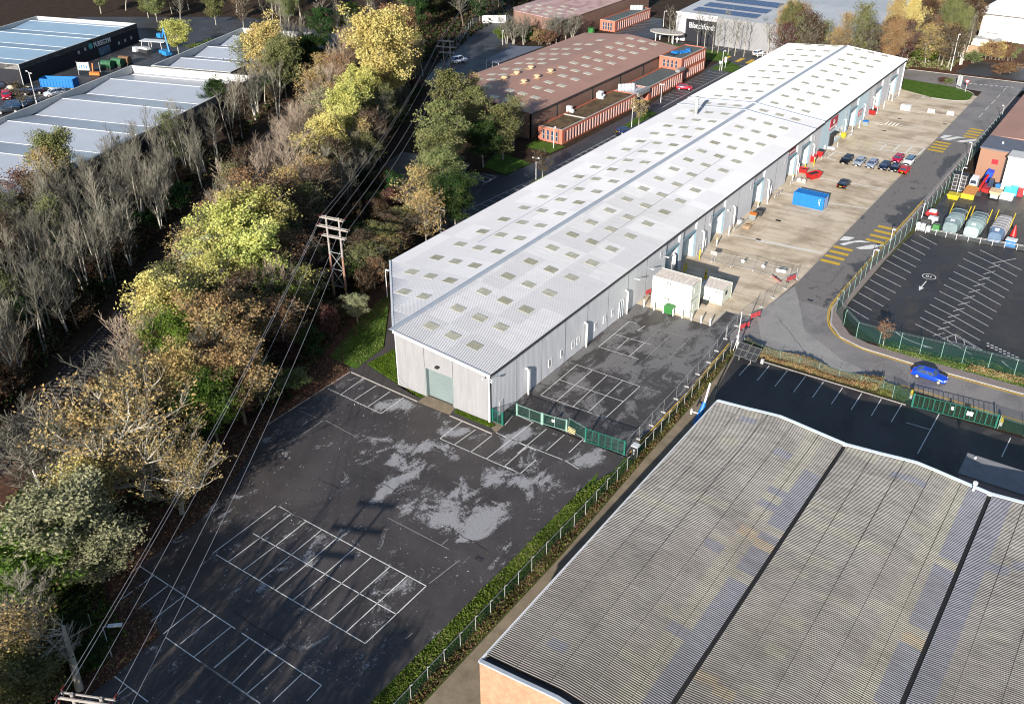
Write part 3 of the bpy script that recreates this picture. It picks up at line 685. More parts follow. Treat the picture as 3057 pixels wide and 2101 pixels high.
for s, reg, x, y, sz in (('13','D1',690,88,.8),('15','D1',805,150,.8),('14','D1',870,200,.8),('13','C1',575,480,.7),('16','C1',690,530,.7),('17','C1',810,590,.7),('18','C1',925,640,.7),('11','C1',1690,975,.7),('12','C1',1985,1095,.7),('13','C2',320,1090,.7),('14','C2',460,1140,.7),('15','C2',605,1200,.7)):
    p = at(reg, x, y); o = text_on('bay_number', s, sz, 'whiteworn', None, (p.x+.4, p.y, .028), (-1,0,0), (0,-1,0), .002); o['kind'] = 'structure'
# manhole covers, joints and a diagonal repair line in the yards
b = MB().m('dark')
for reg, x, y in (('B3',190,605),('B3',1355,328),('A3',1310,948),('A3',1420,862),('A3',1750,900),('A3',1505,1162),('F4',1820,655),('F4',1420,1030),('B3',470,1295),('D2',335,430)):
    p = at(reg, x, y); b.obox(p.x, p.y, 0, .03, .9, .6)
b.build('manhole_covers', kind='structure')
# ------------------------------------------------------------------ buildings
def corr_roof(name, parent, prof, y0, y1, pitch, amp, matfn, ppp=4, start=None, smooth=True):
    """profiled sheeting: prof = [(x, z)...] across, corrugations run across and repeat along y. start(x) = where the sheet begins."""
    n = int((y1-y0)/pitch*ppp); ys = np.linspace(y0, y1, n+1); nx = len(prof)
    px = np.array([p[0] for p in prof]); pz = np.array([p[1] for p in prof])
    Yg, Xg = np.meshgrid(ys, px, indexing='ij')
    if start is not None:
        s = np.array([start(x) for x in px]); t = (Yg-y0)/(y1-y0); Yg = np.maximum(Yg, s[None, :]+(Yg-y0)*1e-4)
    Zg = pz[None, :]+amp*np.sin(2*PI*Yg/pitch)
    co = np.stack([Xg.ravel(), Yg.ravel(), Zg.ravel()], 1)-np.array(parent.location)
    i = np.arange(n*(nx-1)); r, c = i//(nx-1), i % (nx-1); a = r*nx+c
    F = np.stack([a, a+1, a+nx+1, a+nx], 1)
    me = bpy.data.meshes.new(name); me.from_pydata(co.tolist(), [], F.tolist())
    mats = []; mi = []
    cache = {}
    for rr, cc in zip(r.tolist(), c.tolist()):
        k = matfn((px[cc]+px[cc+1])/2, ys[rr])
        if k not in cache: cache[k] = len(mats); mats.append(k)
        mi.append(cache[k])
    for k in mats: me.materials.append(MAT[k])
    me.polygons.foreach_set('material_index', mi)
    if smooth: me.polygons.foreach_set('use_smooth', [True]*len(F))
    o = bpy.data.objects.new(name, me); COL.objects.link(o); o.parent = parent; return o

# ---- the long white warehouse
W0 = thing('warehouse', 'very long white low pitched warehouse with rows of rooflights, at the centre of the picture', 'warehouse', (-16, 90, 0))
EZ, RZ, XL, YE = 7.5, 8.9, -32.0, 186.0
zroof = lambda x: RZ-(RZ-EZ)*abs(x+16)/16
startf = lambda x: -.35 if x > -15.7 else -.35+(-15.7-x)*18.2/16.3
prof = [(.25, zroof(0)-.02), (-2.6, zroof(-2.6)), (-7.9, zroof(-7.9)), (-13, zroof(-13)), (-15.7, RZ), (-16, RZ), (-20, zroof(-20)), (-24, zroof(-24)), (-28, zroof(-28)), (-32.3, EZ-.02)]
prof = prof[::-1]
corr_roof('roof', W0, prof, -.35, 118.2, .25, .028, lambda x, y: 'roofA' if (x > -16 and y < 64) else 'roofB', 4, startf)
prof2 = [(x, z+.12) for x, z in prof]; prof3 = [(x, z+.3) for x, z in prof]
corr_roof('roof', W0, prof2, 118.2, 123.6, .25, .028, lambda x, y: 'roofB', 4)
corr_roof('roof', W0, prof3, 123.6, YE+.5, .25, .024, lambda x, y: 'roofC', 4)
def flash(b):
    for (p, y, h) in ((prof2, 118.2, .08), (prof3, 123.6, .1)):
        for (x0, z0), (x1, z1) in zip(p, p[1:]):
            b.hexa([(x0,y-.28,z0-.3),(x1,y-.28,z1-.3),(x1,y+.28,z1-.3),(x0,y+.28,z0-.3)], [(x0,y-.28,z0+h),(x1,y-.28,z1+h),(x1,y+.28,z1+h),(x0,y+.28,z0+h)])
    z = RZ
    for (ya, yb, dz) in ((-.4,118.2,.07),(118.2,123.6,.19),(123.6,YE+.5,.37)):
        b.hexa([(-16.45,ya,z+dz-.09),(-16,ya,z+dz-.05),(-15.55,ya,z+dz-.09),(-15.55,yb,z+dz-.09),(-16,yb,z+dz-.05),(-16.45,yb,z+dz-.09)],
               [(-16.45,ya,z+dz-.03),(-16,ya,z+dz+.03),(-15.55,ya,z+dz-.03),(-15.55,yb,z+dz-.03),(-16,yb,z+dz+.03),(-16.45,yb,z+dz-.03)])
child('ridge_flashing', W0, flash, 'trimblue')
for x in (-8.0, -24):
    z = zroof(x)
    child('sheet_lap', W0, lambda b: b.box(x-.04, x+.04, 40 if x > -16 else 30, 90, z+.02, z+.045), 'trimblue'); child('sheet_lap', W0, lambda b: b.box(x-.04, x+.04, 124, 186, z+.32, z+.345), 'trimblue')
DOORS = [(49.3,54.4),(55.6,60.9),(67.4,72.8),(85.9,91.2),(103.6,108.8),(111.6,117.0),(142.6,148.6),(162.0,167.8),(175.0,181.0)]
def side_wall(b):
    y = 0.0
    for a, c in DOORS+[(YE, YE)]:
        segs = [(y, a)]
        for s, e in segs:
            cuts = [s]+[v for v in (123.2, 156.0) if s < v < e]+[e]
            for u, v in zip(cuts, cuts[1:]):
                b.m('wallblue' if 123 < (u+v)/2 < 156 else 'wallS'); b.box(-.35, 0, u, v, 0, EZ-.02)
        if c > a:
            b.m('panelgrey'); b.box(-.6, -.3, a, c, 5.15, EZ-.02); b.box(-1.5, -.3, a-.02, a+.1, 0, 5.2); b.box(-1.5, -.3, c-.1, c+.02, 0, 5.2); b.box(-1.5,-.3,a,c,5.0,5.16)
        y = c
    b.m('wallF')
    b.hexa([(-.35,.35,0),(0,0,0),(-10.7,0,0),(-10.7,.35,0)][::-1], [(-.35,.35,EZ),(0,0,EZ),(-10.7,0,zroof(-10.7)),(-10.7,.35,zroof(-10.7))][::-1]) if False else None
    for x0, x1, zb in ((-15.7,-10.8,0),(-10.8,-6.0,4.65),(-6.0,0,0)):
        b.hexa([(x0,0,zb),(x1,0,zb),(x1,.35,zb),(x0,.35,zb)], [(x0,0,zroof(x0)-.05),(x1,0,zroof(x1)-.05),(x1,.35,zroof(x1)-.05),(x0,.35,zroof(x0)-.05)])
    b.hexa([(-15.7,0,0),(-15.5,.3,0),(-31.8,18.2,0),(-32,18,0)], [(-15.7,0,RZ-.05),(-15.5,.3,RZ-.05),(-31.8,18.2,EZ-.05),(-32,18,EZ-.05)])
    b.m('wallS'); b.box(-32, -31.7, 18, YE, 0, EZ-.05); b.box(-32, 0, YE-.3, YE, 0, EZ-.05)
    b.face((-32,YE,EZ-.05),(-16,YE,RZ),(0,YE,EZ-.05)); b.box(-15.9,-15.5,0.1,.4,0,RZ-.05)
child('wall', W0, side_wall)
for y in list(np.arange(6.1, 48, 6.1))+[64.2, 79, 97.5, 121.6, 157.6, 171.5]: child('panel_joint', W0, lambda b: b.box(-.01, .012, y-.03, y+.03, 0, EZ-.1), 'gutter')
for x in (-10.8, -6.0): child('panel_joint', W0, lambda b: b.box(x-.025,x+.025,-.02,.05,4.75,zroof(x)-.1), 'gutter')
child('gutter', W0, lambda b: (b.box(.1, .38, -.35, 123.5, EZ-.28, EZ-.06), b.box(.1, .38, 123.5, YE+.5, EZ-.05, EZ+.16)), 'gutter')
for vk in range(3):
  def verge(b):
    if vk == 0: b.hexa([(-15.7,-.5,RZ-.3),(.35,-.5,EZ-.3),(.35,-.3,EZ-.3),(-15.7,-.3,RZ-.3)], [(-15.7,-.5,RZ+.08),(.35,-.5,EZ+.08),(.35,-.3,EZ+.08),(-15.7,-.3,RZ+.08)])
    if vk == 1: b.hexa([(-15.7,-.5,RZ-.28),(-15.5,-.3,RZ-.28),(-32.2,18.1,EZ-.28),(-32.4,17.9,EZ-.28)], [(-15.7,-.5,RZ+.08),(-15.5,-.3,RZ+.08),(-32.2,18.1,EZ+.08),(-32.4,17.9,EZ+.08)])
    if vk == 2: b.hexa([(.4,YE+.5,EZ),(.4,YE+.7,EZ),(-16,YE+.7,RZ),(-16,YE+.5,RZ)], [(.4,YE+.5,EZ+.42),(.4,YE+.7,EZ+.42),(-16,YE+.7,RZ+.42),(-16,YE+.5,RZ+.42)])
  child('verge_trim', W0, verge, 'trimw')
child('downpipe', W0, lambda b: (b.box(-.12, .1, -.25, -.05, 0, EZ-.2)), 'trimw')
child('corner_post', W0, lambda b: b.box(0, .25, YE-.15, YE+.1, 0, EZ), 'trimw')
# rooflights: three in a row on each slope
rows = [3.9+6.07*k for k in range(18)]+[113.6, 120.4, 126.6]+[126.6+6.5*k for k in range(1, 10)]
lights = []
for y in rows:
    dz = .3 if y > 123.6 else (.12 if y > 118 else 0)
    for x in (-12.6, -8.9, -5.25): lights.append((x, y, dz))
    for x in (-18.8, -22.5, -26.2):
        if y > startf(x)+2.0: lights.append((x, y+.0, dz))
def rl(b, x, y, dz):
    z0, z1 = zroof(x-.9)+dz+.03, zroof(x+.9)+dz+.03
    for k in range(3):
        a, c = y-.78+k*.53, y-.78+k*.53+.5
        b.hexa([(x-.92,a,z0-.05),(x+.92,a,z1-.05),(x+.92,c,z1-.05),(x-.92,c,z0-.05)], [(x-.92,a,z0+.03),(x+.92,a,z1+.03),(x+.92,c,z1+.03),(x-.92,c,z0+.03)])
lights.sort(key=lambda t: t[1]+abs(t[0]+5)*.2)
for x, y, dz in lights[:99]: child('rooflight', W0, lambda b: rl(b, x, y, dz), 'skyldark' if random.random() < .25 else 'skyl')
o = child('rooflights', W0, lambda b: [rl(b, *t) for t in lights[99:]], 'skyl'); o['kind'] = 'stuff'
# doors
for i, (a, c) in enumerate(DOORS):
    d = child('roller_door', W0, lambda b: [b.box(-1.3-.03*(k % 2), -1.2, a+.1, c-.1, k*.25, k*.25+.25) for k in range(20)], 'doorblue')
    child('door_frame', d, lambda b: (b.box(-.32, -.02, c-.12, c+.03, 0, 5.15), b.box(-.3, -.02, a, c, 4.75, 5.15)), 'doorblue')
child('roller_door', W0, lambda b: [b.box(-10.6, -6.1, .55+.03*(k % 2), .7, k*.25, k*.25+.25) for k in range(19)], 'doorgrey')
child('door_frame', W0, lambda b: (b.box(-10.8,-10.6,.02,.7,0,4.7), b.box(-6.2,-6.0,.02,.7,0,4.7), b.box(-10.8,-6,.02,.7,4.6,4.72)), 'doorgrey')
# small windows on the side wall
for y in (14.3, 17.4, 20.5, 21.9, 26.9, 29.5, 32.0):
    w = child('window', W0, lambda b: (b.box(0,.06,y-.38,y-.3,1.35,2.5), b.box(0,.06,y+.3,y+.38,1.35,2.5), b.box(0,.06,y-.3,y+.3,2.42,2.5), b.box(0,.09,y-.42,y+.42,1.28,1.36), b.box(0,.05,y-.03,y+.03,1.36,2.42)), 'trimw')
    child('pane', w, lambda b: b.box(0,.03,y-.3,y+.3,1.36,2.42), 'glass')
d = child('entrance_door', W0, lambda b: (b.box(0,.09,34.0,34.1,0,2.9), b.box(0,.09,35.2,35.3,0,2.9), b.box(0,.09,34.55,34.65,0,2.9), b.box(0,.09,34,35.3,2.8,2.92)), 'trimw')
child('pane', d, lambda b: b.box(0,.05,34.1,35.2,.1,2.8), 'glassb')
d = child('side_door', W0, lambda b: b.box(0,.05,2.0,2.9,0,2.1), 'panelgrey')
# unit with the tall blue wall: window, dark entrance, red sign
d = child('shop_window', W0, lambda b: ([b.box(0,.08,133.9+k*.95,134.0+k*.95,.8,2.9) for k in range(6)], b.box(0,.08,133.9,138.75,.75,.85), b.box(0,.08,133.9,138.75,1.8,1.88), b.box(0,.08,133.9,138.75,2.85,2.95)), 'trimw')
child('pane', d, lambda b: b.box(0,.04,134,138.7,.85,2.85), 'glass')
child('entrance', W0, lambda b: (b.box(.0,.25,129.6,132.6,0,3.1), b.box(0,1.1,129.4,132.8,3.1,3.25)), 'dark')
s = child('sign_board', W0, lambda b: (b.box(.02,.12,128.6,133.4,4.2,6.8)), 'redsign')
child('emblem', s, lambda b: (b.tube((.12,131,5.75),(.15,131,5.75),.55,n=14), b.box(.12,.15,128.9,133.1,4.45,4.9)), 'trimw')
s = child('sign_board', W0, lambda b: b.box(.02,.1,149.8,152.8,1.9,3.3), 'redsign'); child('emblem', s, lambda b: (b.box(.1,.13,150.1,152.5,2.7,3.0), b.box(.1,.13,150.1,152.5,2.2,2.4)), 'trimw')
s = child('sign_board', W0, lambda b: b.box(-.28,-.2,104,108.2,5.5,6.5), 'redsign'); child('emblem', s, lambda b: b.box(-.2,-.17,104.4,107.8,5.85,6.15), 'trimw')
child('sign_board', W0, lambda b: b.box(-.28,-.2,112,116.6,5.4,7.0), 'trimw')
for y, z in ((66.6,5.2),(84.7,5.4),(102.2,5.2),(119.2,5.3),(139.9,5.3),(160.3,5.4),(173.6,5.4),(47.6,5.6)):
    child('unit_number_plate', W0, lambda b: b.box(.01,.05,y-.4,y+.4,z-.6,z+.6), 'panelgrey')
for y in (38.5, 43.0, 48.3): child('wall_lamp', W0, lambda b: (b.tube((0,y,5.0),(.7,y,5.1),.03), b.obox(.85,y,5.02,5.16,.5,.26)), 'bonehead')
for y in (66.4, 74.2, 109.5, 133.0): child('wall_lamp', W0, lambda b: b.obox(.14,y,4.0,4.3,.28,.3), 'bonehead')
child('wall_lamp', W0, lambda b: b.obox(-8.4,-.25,5.5,5.75,.5,.5), 'dark')
child('security_camera', W0, lambda b: (b.tube((.2,-.3,7.0),(.75,-.5,7.0),.05), b.obox(.8,-.6,6.85,7.05,.2,.45), b.obox(-.5,-.65,6.85,7.05,.2,.4)), 'trimw')
# tall bent ducts standing against the side wall
for y in (8.3, 23.6, 35.9, 51.4, 63.4, 76.7, 93.2, 108.9, 118.6, 139.4, 153.6, 160.8, 174.6):
    child('wall_duct', W0, lambda b: (b.tube((.42,y,0.0),(.42,y,3.75),.17,n=8), b.tube((.42,y,3.75),(.3,y,4.0),.17,n=8), b.tube((.3,y,4.0),(0,y,4.05),.17,n=8)), 'polew', True)
for y in (64.6, 95.0, 110.4): child('wall_duct', W0, lambda b: b.tube((.3,y,0),(.3,y,2.3),.1,n=8), 'polew', True)
# flue on the far slope, with stays
p = at('A2', 2108, 995, 8.2)
def flue(b):
    b.tube((p.x,p.y,8.0),(p.x,p.y,12.0),.42,n=14); b.tube((p.x,p.y,11.6),(p.x,p.y,12.15),.5,n=14); b.tube((p.x,p.y,7.8),(p.x,p.y,8.5),.6,.43,n=14)
    for a in (.6, 2.7, 4.8): b.tube((p.x,p.y,11.2),(p.x+2.6*math.cos(a),p.y+2.6*math.sin(a),8.3),.02,n=4)
child('flue', W0, flue, 'pole', True)

# ---- brown works with long one-storey red brick office
def duopitch(b, x0, x1, xr, y0, y1, ez, rz, roof, over=.2, t=.15, ystart=None):
    b.m(roof)
    for xa, xb, za, zb in ((x0-over, xr, ez, rz), (xr, x1+over, rz, ez)):
        ya0 = ystart(xa) if ystart else y0; yb0 = ystart(xb) if ystart else y0
        b.hexa([(xa,ya0,za-t),(xb,yb0,zb-t),(xb,y1,zb-t),(xa,y1,za-t)], [(xa,ya0,za),(xb,yb0,zb),(xb,y1,zb),(xa,y1,za)])
B1_ = thing('brown_works', 'brown clad works with brown roof and pale rooflights, left of the white warehouse', 'factory', (-74, 135, 0))
bx0, bx1, bxr, by0, by1, bez, brz = -89.5, -58.8, -74.0, 97.2, 172.2, 6.1, 7.5
bst = lambda x: by0 if x > bxr else by0+(bxr-x)*17.5/15.5
child('roof', B1_, lambda b: duopitch(b, bx0, bx1, bxr, by0-.2, by1, bez, brz, 'brownroof', ystart=lambda x: bst(x)-.2))
def bw(b):
    b.m('brown'); b.box(bx1-.3, bx1, by0, by1, 0, bez-.16); b.box(bx0, bx0+.3, bst(bx0), by1, 0, bez-.16); b.box(bx0, bx1, by1-.3, by1, 0, bez-.16)
    for xa, xb in ((bxr, bx1),):
        b.hexa([(xa,by0,0),(xb,by0,0),(xb,by0+.3,0),(xa,by0+.3,0)], [(xa,by0,brz-.2),(xb,by0,bez-.2),(xb,by0+.3,bez-.2),(xa,by0+.3,brz-.2)])
    b.hexa([(bxr,by0,0),(bxr+.2,by0+.3,0),(bx0+.2,bst(bx0)+.3,0),(bx0,bst(bx0),0)], [(bxr,by0,brz-.2),(bxr+.2,by0+.3,brz-.2),(bx0+.2,bst(bx0)+.3,bez-.2),(bx0,bst(bx0),bez-.2)])
child('wall', B1_, bw)
child('gutter', B1_, lambda b: (b.box(bx1+.15, bx1+.4, by0, by1, bez-.3, bez-.1), [b.box(bx1, bx1+.15, y, y+.2, 0, bez-.2) for y in (97.4, 108, 124.5, 138.5, 151)]), 'gutter')
zb = lambda x: brz-(brz-bez)*abs(x-bxr)/15.4
SK = [(2*x0, 0) for x0 in ()]
sk = [(310,750),(365,835),(500,780),(610,812),(720,848),(340,690),(230,686),(735,760),(845,790),(440,648),(345,645),(840,713),(948,745),(565,600),(460,596),(1065,690),(960,657),(1175,640),(1065,612),(960,583),(780,552),(680,550),(580,548),(1270,600),(1160,570),(1055,543),(880,516),(775,513),(675,510),(1380,550),(1265,523),(1165,497),(990,470),(885,468),(785,466),(1475,505),(1365,480),(1265,450),(1090,427),(985,425),(890,424),(1575,460),(1470,434),(1365,408),(1190,387),(1090,384),(1660,424),(1550,398),(1450,373),(1280,350),(1745,385),(1645,357),(1545,330),(480,868),(590,905)]
def box_on(b, x, y, z, hx, hy, hz, slope):
    b.hexa([(x-hx,y-hy,z-hx*slope),(x+hx,y-hy,z+hx*slope),(x+hx,y+hy,z+hx*slope),(x-hx,y+hy,z-hx*slope)], [(x-hx,y-hy,z+hz-hx*slope),(x+hx,y-hy,z+hz+hx*slope),(x+hx,y+hy,z+hz+hx*slope),(x-hx,y+hy,z+hz-hx*slope)])
for sx, sy in sk:
    q = at('A2', sx, sy, 6.8); q = at('A2', sx, sy, zb(q.x))
    sl = -(brz-bez)/15.4*(1 if q.x > bxr else -1)
    child('rooflight', B1_, lambda b: box_on(b, q.x, q.y, zb(q.x)-.03, 1.1, .85, .09, sl), 'rlwhite')
for sx, sy in ((452,690),(560,645),(682,597),(622,715),(735,672),(852,622)):
    q = at('A2', sx, sy, 7.0); q = at('A2', sx, sy, zb(q.x))
    child('roof_vent', B1_, lambda b: (box_on(b, q.x, q.y-.4, zb(q.x), 1.25, .9, .06, 0), b.tube((q.x,q.y,zb(q.x)),(q.x,q.y,zb(q.x)+.6),.5,n=10), b.tube((q.x,q.y,zb(q.x)+.5),(q.x,q.y,zb(q.x)+.85),.9,.6,n=12)), 'rlpeach')
def office(parent, x0, x1, y0, y1, z1, roofmat, wins, winrows=((.6,2.6),), facecount=4, nearface=True):
    child('wall', parent, lambda b: (b.box(x1-.3,x1,y0,y1,0,z1), b.box(x0,x1-.3,y0,y0+.3,0,z1), b.box(x0,x1-.3,y1-.3,y1,0,z1), b.box(x0,x0+.3,y0+.3,y1-.3,0,z1)), 'brick')
    child('flat_roof', parent, lambda b: b.box(x0+.3,x1-.3,y0+.3,y1-.3,z1-.35,z1-.2), roofmat)
    child('coping', parent, lambda b: (b.box(x1-.34,x1+.05,y0-.04,y1+.04,z1,z1+.07), b.box(x0,x1-.34,y0-.05,y0+.3,z1,z1+.07)), 'kerb')
    for za, zc in winrows:
        n = wins
        for k in range(n):
            y = y0+1.0+(y1-y0-2)*(k+.5)/n
            w = child('window', parent, lambda b: b.box(x1-.02,x1+.02,y-.42,y+.38,za,zc), 'glass')
            child('window_fin', w, lambda b: b.box(x1+.0,x1+.16,y+.34,y+.75,za-.1,zc+.15), 'pinkfin')
        if nearface:
            for k in range(facecount):
                x = x0+.9+(x1-x0-1.8)*(k+.5)/facecount
                w = child('window', parent, lambda b: b.box(x-.28,x+.28,y0-.03,y0,za,zc), 'glass')
                child('window_frame', w, lambda b: (b.box(x-.28,x+.28,y0-.07,y0-.03,(za+zc)/2-.05,(za+zc)/2+.05), b.box(x-.34,x-.28,y0-.07,y0,za,zc), b.box(x+.28,x+.34,y0-.07,y0,za,zc)), 'kerb')
O1 = thing('brick_office', 'one storey orange red brick office with mossy flat roof along the brown works', 'office', (-54, 118, 0))
office(O1, -57.2, -50.7, 98.0, 132.8, 3.4, 'moss', 26, ((.5,2.7),))
child('roof_divider', O1, lambda b: b.box(-57,-51,108.6,108.9,3.1,3.45), 'kerb')
for sx, sy in ((1015,965),(1272,850),(1285,835)):
    q = at('A2', sx, sy, 3.3); child('air_unit', O1, lambda b: (b.box(q.x-.6,q.x+.6,q.y-.4,q.y+.4,3.2,4.6), b.box(q.x+.65,q.x+1.2,q.y-.3,q.y+.3,3.2,3.9)), 'trimw')
for i in range(10):
    q = at('A2', 1455+(i % 5)*28, 755+(i//5)*22-(i % 5)*2, 3.4); child('air_unit', O1, lambda b: b.box(q.x-.42,q.x+.42,q.y-.35,q.y+.35,3.2,4.1), 'trimw')
O2 = thing('brick_office', 'one storey red brick office with grey felt roof between entrance and two storey block', 'office', (-54, 150, 0))
child('porch', O2, lambda b: (b.box(-51.5,-50.2,133.3,139.4,2.6,3.5)), 'lightgrey'); child('porch_glass', O2, lambda b: b.box(-52.2,-51.8,133.3,139.4,0,2.6), 'glassb')
child('link_roof', O2, lambda b: b.box(-57.2,-51.5,132.9,139.6,2.9,3.15), 'bgrey')
office(O2, -57.2, -50.7, 139.6, 159.6, 3.4, 'felt', 14, ((.5,2.7),), 4, False)
O3 = thing('brick_office', 'two storey orange red brick office block at the far end of the brown works', 'office', (-56, 167, 0))
office(O3, -58.4, -51.7, 160.0, 175.6, 6.2, 'felt', 11, ((.5,2.4),(3.6,5.4)), 4, True)
child('entrance_sign', O3, lambda b: b.box(-51.6,-50.4,156.4,160.0,3.5,4.2), 'lightgrey')
q = at('A2', 1965, 450, 6.3)
child('roof_tarpaulin', O3, lambda b: [b.obox(q.x+dx,q.y+dy,6.0,6.35+.1*k,1.9,1.3,k) for k, (dx, dy) in enumerate(((0,0),(.9,1.4),(1.2,3.2),(-.4,-1.5)))], 'blue')
child('roof_mat', O3, lambda b: b.obox(-56.4,163.4,6.0,6.2,2.6,3.0), 'dark')

# ---- second brown works further back, with its own brick office
B2_ = thing('brown_works', 'second brown works with streaked pink roof at the top edge, behind the bare trees', 'factory', (-114, 200, 0))
def bb(b):
    duopitch(b, -127.5, -103.7, -121.5, 181.4, 240, 6.2, 7.3, 'pinkroof', ystart=lambda x: 181.4 if x > -121.5 else 181.4+(-121.5-x)*1.3)
child('roof', B2_, bb)
def bbw(b):
    b.m('brown'); b.box(-104,-103.7,181.4,240,0,6.1); b.box(-127.5,-127.2,189.5,240,0,6.1)
    b.hexa([(-121.5,181.4,0),(-103.9,181.4,0),(-103.9,181.7,0),(-121.5,181.7,0)], [(-121.5,181.4,7.1),(-103.9,181.4,6),(-103.9,181.7,6),(-121.5,181.7,7.1)])
    b.hexa([(-121.5,181.4,0),(-121.3,181.7,0),(-127.3,189.6,0),(-127.5,189.4,0)], [(-121.5,181.4,7.1),(-121.3,181.7,7.1),(-127.3,189.6,6),(-127.5,189.4,6)])
child('wall', B2_, bbw)
for i in range(14):
    x = -107.5-4.1*(i % 4)-(i//4 % 2)*1.4; y = 185+(i//4)*4.2
    z = 7.3-1.1*(x+121.5)/17.8
    child('rooflight', B2_, lambda b: box_on(b, x, y, z, 1.1, .8, .06, -.06), 'rlwhite')
O4 = thing('brick_office', 'red brick office with grey roof in front of the second brown works', 'office', (-98, 212, 0))
office(O4, -101.2, -95.6, 201.3, 226, 3.4, 'felt', 16, ((.5,2.7),), 4)
for i in range(8):
    q = at('A2', 1560+(i % 4)*26, 72+(i//4)*10, 3.3); child('air_unit', O4, lambda b: b.box(q.x-.5,q.x+.5,q.y-.4,q.y+.4,3.2,4.2), 'trimw')
# ---- open grey canopy in the wet yard
P = [at2('A2', 295, 520, 3.4), at2('A2', 400, 548, 3.4), at2('A2', 790, 405, 3.4), at2('A2', 510, 400, 3.4)]
CN = thing('canopy', 'dark grey flat canopy on thin legs behind the brown works', 'canopy', (P[0][0], P[0][1], 0))
child('canopy_roof', CN, lambda b: b.prism(P, 3.25, 3.45), 'slate')
for x, y in (P[0], P[1], P[3], ((P[0][0]+P[1][0])/2, (P[0][1]+P[1][1])/2)): child('leg', CN, lambda b: b.tube((x,y,0),(x,y,3.3),.08), 'trimw')
# ---- grey building with solar panels and white lettering
G_ = thing('grey_headquarters', 'large grey building with solar panels and white lettering on a dark corner', 'office building', (-50, 225, 0))
def gb(b):
    b.m('lightgrey'); b.box(-61.2, -12, 203.2, 203.6, 0, 8.4); b.box(-12.3,-12,203.2,262,0,8.4)
    b.m('panelgrey'); b.box(-74.8,-71.5,203.2,203.6,0,8.4); b.box(-71.5,-61.2,203.2,203.6,6.9,8.4); b.box(-75,-74.7,203.6,262,0,8.4)
child('wall', G_, gb)
child('dark_panel', G_, lambda b: b.box(-71.5,-61.2,203.5,203.9,0,6.9), 'navy')
child('coping', G_, lambda b: b.box(-75.1,-61,203.0,203.3,8.3,8.65), 'trimw')
child('roof', G_, lambda b: (b.hexa([(-75,203.4,8.2),(-12,203.4,8.2),(-12,232,8.9),(-75,232,8.9)], [(-75,203.4,8.4),(-12,203.4,8.4),(-12,232,9.6),(-75,232,9.6)]), b.hexa([(-75,232,8.9),(-12,232,8.9),(-12,262,8.2),(-75,262,8.2)], [(-75,232,9.6),(-12,232,9.6),(-12,262,8.4),(-75,262,8.4)])), 'bgrey')
for xa, xb, ya, yb in ((-71.5,-50.5,207.2,211.8),(-71.0,-50.0,214,219),(-70.5,-49.5,222,228)):
    z = lambda y: 8.4+1.2*(y-203.4)/28.6
    child('solar_array', G_, lambda b: [b.hexa([(x,ya,z(ya)+.1),(x+1.55,ya,z(ya)+.1),(x+1.55,yb,z(yb)+.1),(x,yb,z(yb)+.1)], [(x,ya,z(ya)+.16),(x+1.55,ya,z(ya)+.16),(x+1.55,yb,z(yb)+.16),(x,yb,z(yb)+.16)]) for x in np.arange(xa, xb-1.5, 1.62)], 'solar')
text_on('lettering', 'Blatchford:', 2.3, 'bonehead', G_, (-70.4, 203.3, 4.3), (1,0,0), (0,0,1), .12, .86, .02)
CP = thing('entrance_canopy', 'round edged concrete entrance canopy on posts beside the grey building', 'canopy', (-78, 199, 0))
c = at('F1', 190, 450, 3); child('canopy_slab', CP, lambda b: b.prism([(c.x+5.2*math.cos(t*PI/12)*1.1, c.y+3.2*math.sin(t*PI/12)) for t in range(24)], 2.9, 3.25), 'kerb')
for dx, dy in ((-3,-1.5),(3,-1.5),(-3,1.5),(3,1.5)): child('column', CP, lambda b: b.tube((c.x+dx,c.y+dy,0),(c.x+dx,c.y+dy,3),.15), 'trimw')
# ---- bright white building, cream outbuilding, wall
H_ = thing('white_building', 'bright white building with overhanging low roof in the top right corner', 'building', (22, 275, 0))
child('wall', H_, lambda b: b.box(4, 46, 257.6, 300, 0, 8.4), 'whitehouse')
child('roof', H_, lambda b: (b.hexa([(2.4,254.6,8.3),(48,254.6,8.3),(48,276,10.8),(7.5,276,10.8)], [(2.4,254.6,8.65),(48,254.6,8.65),(48,276,11.3),(7.5,276,11.3)]), b.hexa([(7.5,276,10.8),(48,276,10.8),(48,302,8.3),(2.4,302,8.3)], [(7.5,276,11.3),(48,276,11.3),(48,302,8.65),(2.4,302,8.65)])), 'whitehouse')
L_ = thing('outbuilding', 'low pale green outbuilding with metal duct below the white building', 'outbuilding', (9, 245, 0))
child('wall', L_, lambda b: b.box(5.0, 12.6, 243.2, 247.5, 0, 2.9), M('pale green render', (.62,.68,.5), .7, .1))
child('roof', L_, lambda b: b.box(4.8, 12.8, 243.0, 247.7, 2.9, 3.05), 'parapet')
child('roof_duct', L_, lambda b: (b.obox(9.6,246.3,3.0,4.5,3.2,1.4), b.tube((8,246.3,3.6),(7,246.3,3.6),.6,n=10), b.box(9.2,10.3,245.55,245.62,3.2,3.8)), 'pole')
o = MB().m('wood'); o.box(2.6,10.6,233.6,234.2,0,3.0); o = o.build('retaining_wall'); tag(o, 'tan timber faced wall beside the autumn hedge at top right', 'wall')

